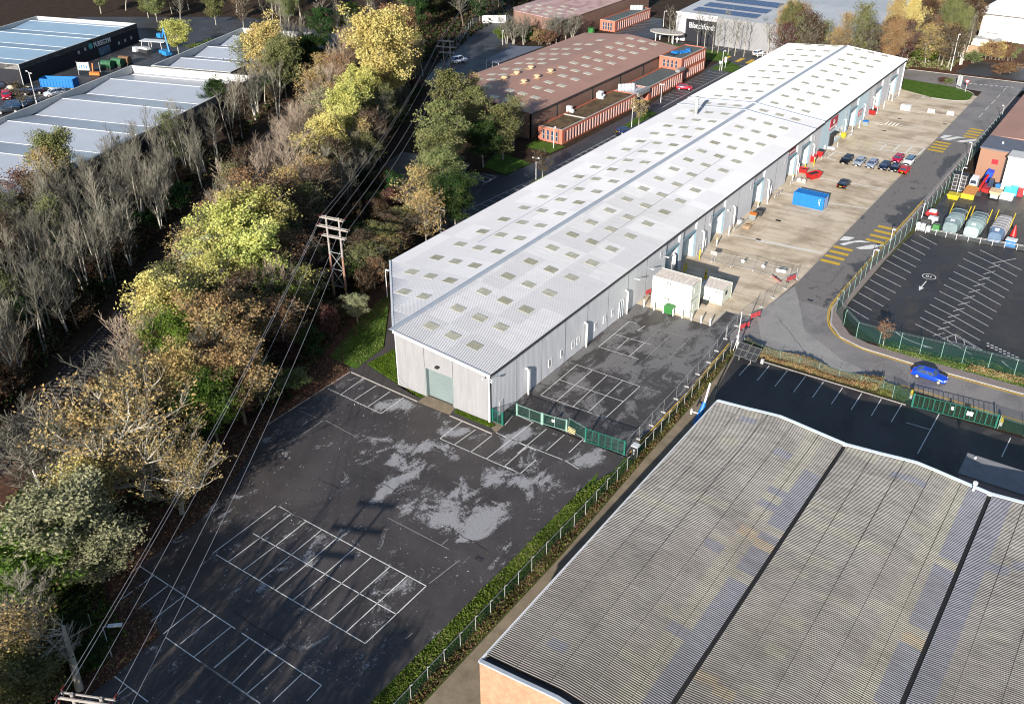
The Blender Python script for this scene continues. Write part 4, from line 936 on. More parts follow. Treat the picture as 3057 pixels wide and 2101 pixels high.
# ---- tan building beyond the recycling yard
T_ = thing('tan_building', 'tan clad building with brown roof at the right edge beyond the recycling yard', 'building', (45, 160, 0))
child('wall', T_, lambda b: (b.box(31.4,37.4,128.6,129,0,6.6), b.box(31.4,31.8,129,205,0,6.6), b.box(37.4,70,128.6,129,0,6.6)), 'tan')
child('roof', T_, lambda b: (b.m('slate'), b.box(31.2,70,128.4,137.4,6.5,6.75), b.m('brownroof'), b.hexa([(31.2,137.4,6.4),(70,137.4,6.4),(70,205,6.4),(31.2,205,6.4)], [(31.2,137.4,6.72),(70,137.4,8.2),(70,205,8.2),(31.2,205,6.72)])))
child('red_panel', T_, lambda b: b.box(34.0,35.2,128.5,128.6,3.6,4.6), 'redsign')
child('downpipe', T_, lambda b: (b.tube((36.6,128.4,0),(36.6,128.4,5.4),.14), b.tube((36.6,128.4,5.4),(36.6,128.8,5.5),.14)), 'pole')
child('roof_vent', T_, lambda b: b.tube((34.6,133,6.7),(34.6,133,7.1),.2), 'trimw')
K_ = thing('cream_building', 'cream rendered building cut off by the right edge, in front of the tan one', 'building', (50, 125, 0))
child('wall', K_, lambda b: b.box(37.4,64,124.2,128.5,0,7.0), 'cream')
child('roof', K_, lambda b: b.box(37.2,64.2,124.0,128.5,7.0,7.2), 'parapet')
for z in (2.2, 5.4): child('wall_fitting', K_, lambda b: b.box(38,38.3,124.0,124.2,z,z+.4), 'bonehead')

# ---- retail sheds on the far left
def uv(o, U, V, u, v): return (o[0]+U[0]*u+V[0]*v, o[1]+U[1]*u+V[1]*v)
U_, V_ = (.300,-.954), (.954,.300)
def shed(name, label, cat, org, wid, length, h, per, phase, wallm, roofm, par=.9, rise=1.1, lip='parapet'):
    c = uv(org, U_, V_, length/2, wid/2); T = thing(name, label, cat, (c[0], c[1], 0))
    P = lambda u, v, z: (*uv(org, U_, V_, u, v), z)
    def walls(b):
        b.m(wallm); t = .3
        for (a, c_) in (((0,0),(length,t)),((0,wid-t),(length,wid)),((0,t),(t,wid-t)),((length-t,t),(length,wid-t))):
            q = [(a[0],a[1]),(c_[0],a[1]),(c_[0],c_[1]),(a[0],c_[1])]
            b.hexa([P(u,v,0) for u, v in q], [P(u,v,h-.02) for u, v in q])
    child('wall', T, walls)
    def par_(b):
        for (a, c_) in (((0,0),(length,.35)),((0,wid-.35),(length,wid)),((0,.35),(.35,wid-.35)),((length-.35,.35),(length,wid-.35))):
            q = [(a[0],a[1]),(c_[0],a[1]),(c_[0],c_[1]),(a[0],c_[1])]
            b.hexa([P(u,v,h-par-.9) for u, v in q], [P(u,v,h+.08) for u, v in q])
    child('parapet', T, lambda b: (b.m(lip), par_(b)))
    def roof(b):
        b.m(roofm); u = phase-per*3; z0, z1 = h-par-rise, h-par
        us = []
        while u < length+per: us += [(u, z1), (u+per*.54, z0)]; u += per
        for (ua, za), (ub, zb_) in zip(us, us[1:]):
            a, c_ = max(ua, .35), min(ub, length-.35)
            if c_ <= a: continue
            f = lambda w: za+(zb_-za)*(w-ua)/(ub-ua)
            b.hexa([P(a,.35,f(a)-.1),P(c_,.35,f(c_)-.1),P(c_,wid-.35,f(c_)-.1),P(a,wid-.35,f(a)-.1)], [P(a,.35,f(a)),P(c_,.35,f(c_)),P(c_,wid-.35,f(c_)),P(a,wid-.35,f(a))])
    child('roof', T, roof)
    def ridges(b):
        b.m('trimw'); u = phase-per*3
        while u < length+per:
            for w, z in ((u, h-par), (u+per*.54, h-par-rise)):
                if .5 < w < length-.5: b.hexa([P(w-.07,.4,z+.0),P(w+.07,.4,z+.0),P(w+.07,wid-.4,z+.0),P(w-.07,wid-.4,z+.0)], [P(w-.07,.4,z+.06),P(w+.07,.4,z+.06),P(w+.07,wid-.4,z+.06),P(w-.07,wid-.4,z+.06)])
            u += per
    child('ridge_cap', T, ridges)
    return T, P
S1, P1 = shed('retail_shed', 'long pale grey roofed shed with white parapet behind the bare wood at left', 'retail building', (-170.4,72.3), 37.5, 130, 6.2, 18.3, 9.9, 'navy', 'greyroof')
S2, P2 = shed('retail_shed', 'smaller pale roofed shed beyond the long grey one, half hidden by an orange tree', 'retail building', (-179.6,119), 24, 46, 6.2, 13.5, 6.5, 'navy', 'greyroof')
S3, P3 = shed('gym_building', 'black clad gym building with pale blue roof and white lettering, top left', 'gym', (-246.2,98.6), 38, 52, 5.4, 15.5, 4, 'navy', 'gymroof', .5, .8)
# the gym stands with its long black front along the u axis: shift its origin so that the near corner meets the survey
p0 = at('A0', 205, 735); pf = at('A0', 1240, 370)
dirv = (Vector((p0.x, p0.y, 0))-Vector((pf.x, pf.y, 0))).normalized()
dd = Vector((p0.x, p0.y, 0))-Vector(P3(52, 38, 0)); S3.location += Vector((dd.x, dd.y, 0))
lx = lambda u, v, z: tuple(Vector(P3(u, v, z))+dd)
d_ = Vector((U_[0], U_[1], 0))
o = text_on('lettering', 'PUREGYM', 1.95, 'trimw', None, (0,0,0), (1,0,0), (0,1,0), .1, .9, .03)
R = Matrix((-d_*1.0, Vector((0,0,1)), Vector((V_[0],V_[1],0)))).transposed()
# lettering reads left to right when seen from the car park
o.data.transform(Matrix(((-U_[0],0,V_[0],0),(-U_[1],0,V_[1],0),(0,1,0,0),(0,0,0,1))))
o.data.transform(Matrix.Translation(Vector(lx(21.4, 38.08, 2.9))-S3.location)); o.parent = S3
child('emblem', S3, lambda b: b.tube(tuple(Vector(lx(22.8,38.0,3.6))-dd+dd), tuple(Vector(lx(22.8,38.12,3.6))), .85, n=16), M('teal disc', (.05,.35,.36), .5, .1))
w = child('entrance_glazing', S3, lambda b: [b.hexa([lx(u,38.0,.1),lx(u+1.2,38.0,.1),lx(u+1.2,38.1,.1),lx(u,38.1,.1)], [lx(u,38.0,2.3),lx(u+1.2,38.0,2.3),lx(u+1.2,38.1,2.3),lx(u,38.1,2.3)]) for u in (14.6,15.9,17.2,18.4)], 'glassb')
for u, z in ((9.7,1.2),(6.6,1.3),(3.5,1.4),(27.8,2.6),(24.9,2.9)):
    child('window', S3, lambda b: b.hexa([lx(u,38.0,z),lx(u+.8,38.0,z),lx(u+.8,38.08,z),lx(u,38.08,z)], [lx(u,38.0,z+.9),lx(u+.8,38.0,z+.9),lx(u+.8,38.08,z+.9),lx(u,38.08,z+.9)]), 'bgrey')
child('corner_strip', S3, lambda b: b.hexa([lx(51.9,37.9,0),lx(52.1,37.9,0),lx(52.1,38.1,0),lx(51.9,38.1,0)], [lx(51.9,37.9,5.4),lx(52.1,37.9,5.4),lx(52.1,38.1,5.4),lx(51.9,38.1,5.4)]), 'pole')

# ---- foreground building: three arched bays of corrugated cement sheet
F_ = thing('corrugated_building', 'building with wide striped corrugated cement roof in three bays, bottom right', 'industrial building', (48, -12, 0))
XV = [26.15, at('D3', 0, 1090, 7).x, at('D3', 1265, 1490, 7).x]; XV += [XV[2]+15.8, XV[2]+31.6]
YF, YN, FE, FC = at('C3', 770, 1090, 7.0).y, -37.6, 7.0, 7.85
tint = {}
def ftint(x, y):
    k = (int((x-26)/3.2), int((y+200+(x//4)*.7)//1.3)); bay = sum(1 for v in XV[1:] if x > v)
    xr_ = (x-XV[bay])/(XV[bay+1]-XV[bay])
    if xr_ > .86: base = 'asbblue' if (y < 4 or bay == 1) else 'asb'
    elif xr_ > .74: base = 'asbcream'
    elif bay > 0 and xr_ < .13 and bay > 1: base = 'asbblue'
    else: base = 'asb'
    if (bay, k) not in tint:
        r = random.random(); tint[(bay, k)] = 'asbblue' if r < .035 else ('asbyel' if r < .05 else ('asbcream' if r < .12 else None))
    t = tint[(bay, k)]
    if t == 'asbyel' and bay == 0 and .15 < xr_ < .75: t = None
    return t or base
def M_asb(name, c, cd):
    m, nt, out = newmat(name); v = coords(nt, (.25,1,1), True); v2 = coords(nt, (1,1,1), True)
    n1 = noise(nt, v2, .22, 5, .65, .4); n2 = noise(nt, v, 2.2, 4, .7)
    col = ramp(nt, n1, [(.35, cd), (.65, c)]); col = mix(nt, .4, col, ramp(nt, n2, [(.35, tuple(x*.45 for x in cd)), (.7, c)]))
    g_ = nd(nt, 'ShaderNodeNewGeometry'); s_ = nd(nt, 'ShaderNodeSeparateXYZ'); nt.links.new(g_.outputs['Position'], s_.inputs[0])     # troughs painted near black: groove shade put into the colour, plus some grime
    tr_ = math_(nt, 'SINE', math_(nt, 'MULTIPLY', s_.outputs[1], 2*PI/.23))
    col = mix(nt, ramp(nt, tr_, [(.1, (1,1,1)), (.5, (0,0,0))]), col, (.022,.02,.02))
    finish(nt, out, col, .9, 0, None, 0, 0, .2); return m
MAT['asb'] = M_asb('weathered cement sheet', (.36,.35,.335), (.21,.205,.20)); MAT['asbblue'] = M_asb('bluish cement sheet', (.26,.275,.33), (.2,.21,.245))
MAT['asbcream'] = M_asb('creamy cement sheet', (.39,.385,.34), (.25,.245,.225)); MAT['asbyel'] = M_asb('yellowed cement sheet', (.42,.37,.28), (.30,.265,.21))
def fz(t): return FE+np.interp(t, (0,.3,.46,.52,.75,1), (0,.42,.74,.76,.38,0))
def arch(a, c, n=8, e0=FE):
    out = []
    for i in range(n+1):
        t = i/n; z = fz(t)
        out.append((a+(c-a)*t, z))
    return out
for i in range(4):
    a, c = XV[i]+(.22 if i else 0), XV[i+1]-.22
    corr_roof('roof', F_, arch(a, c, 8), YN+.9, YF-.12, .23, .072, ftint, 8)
    pr_ = arch(XV[i], XV[i+1], 8)
    def edge(b):
        for (x0, z0), (x1, z1) in zip(pr_, pr_[1:]):
            b.hexa([(x0,YF-.25,z0-.3),(x1,YF-.25,z1-.3),(x1,YF+.2,z1-.3),(x0,YF+.2,z0-.3)], [(x0,YF-.25,z0+.1),(x1,YF-.25,z1+.1),(x1,YF+.2,z1+.1),(x0,YF+.2,z0+.1)])
    child('verge_flashing', F_, lambda b: [b.hexa([(x0,YN-.1,z0-.1),(x1,YN-.1,z1-.1),(x1,YN+.25,z1-.1),(x0,YN+.25,z0-.1)], [(x0,YN-.1,z0+.1),(x1,YN-.1,z1+.1),(x1,YN+.25,z1+.1),(x0,YN+.25,z0+.1)]) for (x0, z0), (x1, z1) in zip(pr_, pr_[1:])], 'trimblue')
    child('verge_flashing', F_, edge, M('pale blue flashing', (.62,.7,.74), .6, .1))
    def laps2(b):
        for t in (.2, .42, .62, .82):
            x = a+(c-a)*t; z = fz(t)
            b.box(x-.02, x+.02, YN+1, YF-.3, z+.02, z+.085)
    child('sheet_lap', F_, laps2, 'dark')
    child('gable_wall', F_, lambda b: [b.hexa([(x0,YN,0),(x1,YN,0),(x1,YN+.3,0),(x0,YN+.3,0)], [(x0,YN,z0-.12),(x1,YN,z1-.12),(x1,YN+.3,z1-.12),(x0,YN+.3,z0-.12)]) for (x0, z0), (x1, z1) in zip(pr_, pr_[1:])], 'brickF')
    child('end_gutter', F_, lambda b: [b.hexa([(x0,YN+.25,z0-.25),(x1,YN+.25,z1-.25),(x1,YN+.9,z1-.25),(x0,YN+.9,z0-.25)], [(x0,YN+.25,z0-.12),(x1,YN+.25,z1-.12),(x1,YN+.9,z1-.12),(x0,YN+.9,z0-.12)]) for (x0, z0), (x1, z1) in zip(pr_, pr_[1:])], 'dark')
for x in XV[1:4]: child('valley_gutter', F_, lambda b: (b.box(x-.24, x+.24, YN, YF+.1, FE-.25, FE-.12)), 'black')
child('side_wall', F_, lambda b: (b.box(XV[0]-.02, XV[0]+.3, YN+.3, YF, 0, FE-.1), b.box(XV[0], XV[4], YF-.3, YF, 0, FE-.1)), 'brickF')
child('eaves_trim', F_, lambda b: b.box(XV[0]-.12, XV[0]+.1, YN, YF+.1, FE-.15, FE+.03), 'trimw')
child('roof_vent', F_, lambda b: (b.tube((55.9,YF-.9,7.3),(55.9,YF-.9,8.3),.13,n=8), b.tube((55.9,YF-.9,8.2),(55.9,YF-.9,8.45),.25,n=8)), 'trimw')
A_ = thing('annex', 'low grey flat roofed annex in shade at the right edge by the corrugated roof', 'annex', (58, 19, 0))
PA = [at2('C3', 1770, 1380, 3.6), at2('C3', 2340, 1500, 3.6), at2('C3', 2340, 1355, 3.6), at2('C3', 1850, 1205, 3.6)]
PA = [(53.6,18.2),(80,18.2),(80,22.4),(53.6,22.4)]
child('wall', A_, lambda b: b.prism(PA, 0, 3.5), 'panelgrey'); child('roof', A_, lambda b: b.box(53.4,80,18.0,22.6,3.5,3.75), M('annex roof felt', (.2,.2,.21), .9, .2, .5))
child('roof_vent', A_, lambda b: b.tube((54.4,21.9,3.7),(54.4,21.9,4.0),.12), 'trimw')
# ------------------------------------------------------------------ vehicles
def make_car(label, kind='saloon', paint=(.02,.02,.03), L=4.5, Wd=1.82, H=1.45, metal=.3, name='parked_car', roofcol=None):
    """car pointing along +x, wheels on z = 0"""
    pm = M('car paint '+name+' %d' % len(bpy.data.materials), paint, .22, .04, 1, metal=metal, spec=.6)
    T = thing(name, label, 'car')
    w = Wd/2
    prof = dict(saloon=((.0,.52,.62),(.06,.40,.78),(.28,.36,.92),(.36,0,.96),(.86,0,.98),(.96,.0,.95),(1.0,.5,.72)),
                hatch=((.0,.5,.64),(.05,.4,.82),(.24,.36,.95),(.32,0,1.0),(.93,0,1.02),(.97,.4,.98),(1.0,.5,.7)),
                suv=((.0,.55,.75),(.04,.45,.98),(.25,.4,1.08),(.32,0,1.12),(.95,0,1.12),(.98,.4,1.08),(1.0,.5,.8)))[kind]
    zs = .24 if kind != 'suv' else .32
    def body(b):
        rings = []
        for f, _, zt in prof:
            x = L/2-f*L; e = 1-.16*max(0, 1-min(f, 1-f)/.07)**1.5
            ww = w*e; zb = zs+(.1 if f in (0.0, 1.0) else 0)
            rings.append([(x,-ww*.88,zb),(x,-ww,zb+.16),(x,-ww*.995,zt-.22),(x,-ww*.9,zt-.02),(x,-ww*.45,zt+.035),(x,ww*.45,zt+.035),(x,ww*.9,zt-.02),(x,ww*.995,zt-.22),(x,ww,zb+.16),(x,ww*.88,zb)])
        n = 10; vs = [p for r in rings for p in r]; fs = []
        for i in range(len(rings)-1):
            for j in range(n): fs.append((i*n+j, i*n+(j+1) % n, (i+1)*n+(j+1) % n, (i+1)*n+j))
        fs += [tuple(range(n)), tuple(range((len(rings)-1)*n, len(rings)*n))[::-1]]; b.add(vs, fs)
    child('body', T, lambda b: (b.m(pm), body(b)), None, True)
    g = dict(saloon=(.30,.42,.70,.90), hatch=(.25,.38,.84,.97), suv=(.26,.36,.90,.985))[kind]
    zt = dict(saloon=.94, hatch=.98, suv=1.08)[kind]
    X = [L/2-f*L for f in g]
    lo = [(X[0],-w*.86,zt),(X[3],-w*.86,zt),(X[3],w*.86,zt),(X[0],w*.86,zt)]; hi = [(X[1],-w*.66,H-.05),(X[2],-w*.66,H-.05),(X[2],w*.66,H-.05),(X[1],w*.66,H-.05)]
    child('windows', T, lambda b: b.hexa(lo, hi), 'glass')
    def roof(b):
        r = [(X[1]+.06,-w*.68,H-.06),(X[2]-.06,-w*.68,H-.06),(X[2]-.06,w*.68,H-.06),(X[1]+.06,w*.68,H-.06)]
        c = [(X[1]-.15,-w*.5,H+.01),(X[2]+.2,-w*.5,H+.01),(X[2]+.2,w*.5,H+.01),(X[1]-.15,w*.5,H+.01)]; b.hexa(r, c)
        for s in (-1, 1):
            b.tube((X[0],s*w*.86,zt),(X[1],s*w*.665,H-.05),.045,n=4); b.tube((X[3],s*w*.86,zt),(X[2],s*w*.665,H-.05),.06,n=4)
            m = (X[1]+X[2])/2; b.tube((m,s*w*.87,zt),(m,s*w*.67,H-.05),.04,n=4)
    child('roof', T, lambda b: (b.m(roofcol or pm), roof(b)))
    r = .33 if kind != 'suv' else .38
    for fx in (.19, .80):
        for s in (-1, 1):
            x = L/2-fx*L
            wh = child('wheel', T, lambda b: (b.tube((x,s*(w-.2),r),(x,s*(w+.015),r),r,n=14)), 'black')
            child('rim', wh, lambda b: b.tube((x,s*(w+.01),r),(x,s*(w+.03),r),r*.62,n=10), 'pole')
    for s in (-1, 1):
        child('headlight', T, lambda b: b.hexa([(L/2-.22,s*w*.55,.6),(L/2-.02,s*w*.5,.6),(L/2-.10,s*w*.86,.6),(L/2-.4,s*w*.93,.6)][::s], [(L/2-.24,s*w*.55,.74),(L/2-.05,s*w*.5,.74),(L/2-.14,s*w*.86,.74),(L/2-.42,s*w*.93,.74)][::s]), 'trimw')
        child('tail_light', T, lambda b: b.box(-L/2-.015,-L/2+.25,min(s*w*.55,s*w*.9),max(s*w*.55,s*w*.9),.66,.82), 'red')
        child('mirror', T, lambda b: b.box(X[0]-.35,X[0]-.15,min(s*w*.95,s*(w+.14)),max(s*w*.95,s*(w+.14)),zt-.02,zt+.12), pm)
    child('number_plate', T, lambda b: b.box(L/2-.0,L/2+.02,-.26,.26,.42,.53), 'trimw'); child('number_plate', T, lambda b: b.box(-L/2-.03,-L/2+.0,-.26,.26,.6,.72), 'yel')
    return T
def car(reg, x, y, deg, *a, sc=1.0, **k):
    T = make_car(*a, **k); p = at(reg, x, y) if reg else Vector((x, y, 0)); T.location = (p.x, p.y, .012); T.rotation_euler = (0,0,math.radians(deg)); T.scale = (sc,)*3; return T
gp = 'cars parked on the concrete yard'
BLK, SIL, NAV = (.012,.013,.018), (.36,.39,.43), (.015,.025,.06)
for cx, lab, kd, col, L in ((6.45,'glossy black family car at the left end of the front row of parked cars','suv',BLK,4.5),(9.15,'silver estate car beside the black family car in the front row','hatch',SIL,4.6),
        (11.75,'pale grey blue car third in the front row','hatch',(.30,.34,.42),4.5),(14.35,'dark navy hatchback fourth in the front row, below the crimson car','hatch',NAV,4.2),(16.5,'small black car between the navy hatchback and the red car','saloon',BLK,4.3)):
    T = car(None, cx, 122.2+.1*cx, -90, lab, kd, col, L=L); T['group'] = gp
T = car(None, 18.55, 123.6, 90, 'bright red hatchback seen from behind, right end of the front row', 'hatch', (.55,.02,.015), L=3.9); T['group'] = gp
T = car(None, 15.4, 129.8, -90, 'crimson family car alone behind the front row', 'hatch', (.45,.01,.06), L=4.4); T['group'] = gp
T = car(None, 17.9, 129.6, -90, 'white pickup like car behind the bright red hatchback', 'suv', (.7,.7,.7), L=4.8, metal=0, roofcol=MAT['glassb']); T['group'] = gp
T = car(None, 10.6, 108.6, 90, 'lone black car seen from behind, near the blue container', 'saloon', BLK, L=4.4); T['group'] = gp
T = car(None, 44.4, 43.3, 0, 'bright blue saloon car driving on the curved road', 'saloon', (.012,.07,.62), L=4.75, name='car', metal=.35); T.rotation_euler[2] = math.radians(-2)
car(None, -47.6, 154.2, 24, 'dark red hatchback outside the two storey brick block', 'hatch', (.42,.015,.035), L=4.3)
car(None, -43.0, 113.4, 60, 'dark blue car parked beside the flank of the white warehouse', 'hatch', (.02,.035,.10), L=4.3)
car(None, -45.2, 199.2, 80, 'white van in the car park below the grey building', 'suv', (.68,.7,.72), L=4.6, H=1.7, metal=0)
car(None, -114.6, 143.0, 70, 'white van in the shaded lane behind the far pylon', 'suv', (.6,.66,.75), L=5, H=1.9, metal=0)
gg = 'cars in the retail car park at far left'
for h, x, y, deg, lab, kd, col in (('H1',120,730,55,'dark off roader nearest the picture edge, in the retail car park','suv',(.02,.025,.035)),('H1',225,655,58,'dark blue car just behind the off roader','hatch',(.02,.05,.12)),
        ('H1',420,630,60,'black car half hidden by the shed parapet','hatch',BLK),('H1',270,465,-122,'dark blue saloon next to the yellow retaining wall','saloon',(.02,.03,.07)),('H1',455,470,-122,'black hatchback beneath the two armed lamp','hatch',BLK),
        ('H1',100,525,-28,'crimson car cut by the left edge of the picture','hatch',(.5,.015,.04)),('H1',765,490,-110,'small white hatchback by the shed parapet','hatch',(.72,.74,.76)),('H1',10,395,60,'dark car at the very left edge behind the crimson one','hatch',(.03,.03,.04))):
    T = car(h, x, y, deg, lab, kd, col, sc=1.25); T['group'] = gg
for i, (x, y) in enumerate((('A1',320),('A1',620))):
    T = car('A1', y, 135, -25, ['small silver car at the top edge behind the bare trees', 'small dark red car at the top edge, right of the silver one'][i], 'hatch', [(.5,.5,.52),(.35,.03,.04)][i], sc=1.3)

# ------------------------------------------------------------------ containers, cabins, bins
def container(label, cx, cy, L, Wd, H, mat, rot=0, name='shipping_container', ribs=True, roofmat=None, z0=0.0):
    T = thing(name, label, 'container' if 'container' in name else 'cabin', (cx, cy, z0), 0)
    def body(b):
        b.m(mat); x0, x1, y0, y1 = cx-L/2, cx+L/2, cy-Wd/2, cy+Wd/2; n = int(L/.28); st = L/n
        for s, y in ((-1, y0), (1, y1)):
            for i in range(n):
                a = x0+i*st; off = .05*s*(1 if i % 2 else 0) if ribs else 0
                b.box(a, a+st, min(y-off, y-off-.04*s), max(y-off, y-off-.04*s), z0+.12, z0+H-.12)
        b.box(x0, x0+.04, y0, y1, z0+.1, z0+H-.1); b.box(x1-.04, x1, y0, y1, z0+.1, z0+H-.1)
    child('side_panels', T, body)
    child('frame', T, lambda b: [b.box(*q) for q in ((cx-L/2-.02,cx+L/2+.02,cy-Wd/2-.03,cy-Wd/2+.08,z0,z0+.14),(cx-L/2-.02,cx+L/2+.02,cy+Wd/2-.08,cy+Wd/2+.03,z0,z0+.14),(cx-L/2-.02,cx+L/2+.02,cy-Wd/2-.03,cy-Wd/2+.08,z0+H-.13,z0+H),(cx-L/2-.02,cx+L/2+.02,cy+Wd/2-.08,cy+Wd/2+.03,z0+H-.13,z0+H),
        (cx-L/2-.03,cx-L/2+.1,cy-Wd/2-.04,cy-Wd/2+.1,z0,z0+H+.02),(cx+L/2-.1,cx+L/2+.03,cy-Wd/2-.04,cy-Wd/2+.1,z0,z0+H+.02),(cx-L/2-.03,cx-L/2+.1,cy+Wd/2-.1,cy+Wd/2+.04,z0,z0+H+.02),(cx+L/2-.1,cx+L/2+.03,cy+Wd/2-.1,cy+Wd/2+.04,z0,z0+H+.02))], mat)
    def roof(b):
        n = int(L/.3); st = (L-.2)/n
        for i in range(n): b.box(cx-L/2+.1+i*st, cx-L/2+.1+(i+1)*st, cy-Wd/2+.09, cy+Wd/2-.09, z0+H-.12, z0+H-.03-(.03 if i % 2 else 0))
    child('roof', T, lambda b: (b.m(roofmat or mat), roof(b)))
    return T
T = container('bright blue ribbed shipping container standing on the concrete yard', 8.45, 94.9, 6.06, 2.44, 2.59, 'blue')
def doorbars(b):
    for dy in (-.75,-.3,.3,.75): b.tube((11.53,94.9+dy,.2),(11.53,94.9+dy,2.4),.02,n=4)
child('door_bars', T, doorbars, 'pole')
for s, x, z, q in (('MOTU 058012',10.55,2.0,.17),('22G1',10.6,1.72,.15),('30480',10.6,1.3,.13),('2200',10.62,1.1,.13),('28280',10.6,.9,.13)): pass
child('lettering', T, lambda b: [b.box(10.3+dx,10.3+dx+w_,93.63,93.645,z,z+h) for dx, w_, z, h in ((0,.10,1.9,.09),(.12,.1,1.75,.08),(.1,.1,1.55,.08),(.12,.1,1.35,.08),(.1,.1,1.15,.08),(.34,.12,1.9,.26),(.34,.12,1.45,.2),(.34,.12,1.1,.2),(.34,.12,.8,.2))], 'trimw')
def cabin_extra(T, cx, cy, L, Wd, z0, H, plate_x):
    f = cy-Wd/2
    child('name_plate', T, lambda b: b.box(plate_x-.4, plate_x+.4, f-.05, f-.03, z0+1.85, z0+2.2), 'dark')
    child('name_plate_letters', T, lambda b: [b.box(plate_x-.34+i*.115, plate_x-.34+i*.115+.07, f-.06, f-.05, z0+1.93, z0+2.12) for i in range(6)], 'trimw')
c1 = container('lower cream site cabin of the stack of two, green bin in front', 5.65, 42.1, 6.7, 3.3, 2.7, 'cabin', name='site_cabin', ribs=False); cabin_extra(c1, 5.65, 42.1, 6.7, 3.3, 0, 2.7, 4.9)
c2 = container('upper cream site cabin of the stack of two with rusty roof', 5.65, 42.1, 6.7, 3.3, 2.7, 'cabin', name='site_cabin', ribs=False, roofmat='rusty', z0=2.72); cabin_extra(c2, 5.65, 42.1, 6.7, 3.3, 2.72, 2.7, 5.0)
for T, z0 in ((c1, 0), (c2, 2.72)):
    w = child('window', T, lambda b: b.box(9.0,9.04,41.2,42.3,z0+1.0,z0+2.0), 'parapet'); child('shutter', w, lambda b: b.box(9.04,9.06,41.3,42.2,z0+1.08,z0+1.92), 'cabin')
c3 = container('single cream site cabin with two ramp rails and ribbed roof', 9.5, 48.7, 4.0, 3.6, 2.6, 'cabin', name='site_cabin', ribs=False, roofmat='rusty'); cabin_extra(c3, 9.5, 48.7, 4.0, 3.6, 0, 2.6, 10.7)
child('step_rail', c3, lambda b: [b.path([(x,46.9,.9),(x+.1,46.4,.0)], .03) or b.path([(x+.3,46.9,1.5),(x,46.3,.1)], .03) for x in (8.2, 9.3)], 'dark')
child('grille_window', c3, lambda b: b.box(11.5,11.54,47.9,48.6,1.4,2.1), 'dark')
st = MB().m('dark')
for z in (.15, .4): st.box(8.0,9.5,45.6-z,46.3,z,z+.06)
for x in (8.0, 9.45): st.box(x, x+.06, 45.3, 46.3, 0, .4)
tag(st.build('cabin_steps'), 'dark metal steps in front of the single cabin', 'steps')
def wheelie(label, x, y, rot, mat, lid, L=1.35, Wd=1.0, H=1.25, open_=False):
    T = thing('wheeled_bin', label, 'bin', (0,0,0))
    child('tub', T, lambda b: b.hexa([(-L*.42,-Wd*.4,.15),(L*.42,-Wd*.4,.15),(L*.42,Wd*.4,.15),(-L*.42,Wd*.4,.15)], [(-L/2,-Wd/2,H-.15),(L/2,-Wd/2,H-.15),(L/2,Wd/2,H-.15),(-L/2,Wd/2,H-.15)]), mat)
    child('rim', T, lambda b: b.box(-L/2-.04, L/2+.04, -Wd/2-.05, Wd/2+.05, H-.2, H-.12), mat)
    child('lid', T, lambda b: b.hexa([(-L/2,-Wd/2-.05,H-.12),(L/2,-Wd/2-.05,H-.12),(L/2,Wd/2+.03,H-.12),(-L/2,Wd/2+.03,H-.12)], [(-L/2+.05,-Wd/2,H-.04),(L/2-.05,-Wd/2,H-.04),(L/2-.05,Wd/2,H+.12),(-L/2+.05,Wd/2,H+.12)]), lid)
    for sx in (-1, 1):
        for sy in (-1, 1): child('wheel', T, lambda b: b.tube((sx*L*.36-.03,sy*Wd*.36,.09),(sx*L*.36+.03,sy*Wd*.36,.09),.09,n=8), 'black')
    T.location = (x, y, .01); T.rotation_euler = (0,0,rot); return T
p = at('K1', 445, 535); wheelie('green wheeled bin in front of the stacked cabins', p.x, p.y+.2, -.1, 'greenbin', 'greenbin', 1.5, 1.0, 1.4)
p = at('F4', 1290, 650); wheelie('grey wheeled bin with orange lid beside the crash barrier', p.x, p.y+.3, .1, 'greybin', 'orange')
p = at('F4', 1420, 580); wheelie('dark wheeled bin behind the orange lidded one', p.x-.1, p.y+.5, .1, 'dark', 'dark')
p = at('E1', 1225, 1215); wheelie('grey wheeled bin with blue lid below the red skip', p.x, p.y+.4, .3, 'greybin', 'blue')
p = at('A3', 1012, 1000); T = wheelie('small yellow grit bin under the shop window', p.x, p.y, 0, 'yel', 'yel', 1.1, .8, 1.1)
p = at('F4', 1060, 640); 
T = thing('pallet_stack', 'small pale air unit box behind the crash barrier', 'box', (.8, 78.9, 0)); child('body', T, lambda b: b.box(.4,1.2,78.5,79.3,0,.8), 'parapet'); child('grille', T, lambda b: b.box(.5,1.1,78.48,78.5,.2,.6), 'pole')
T.name = 'air_box'
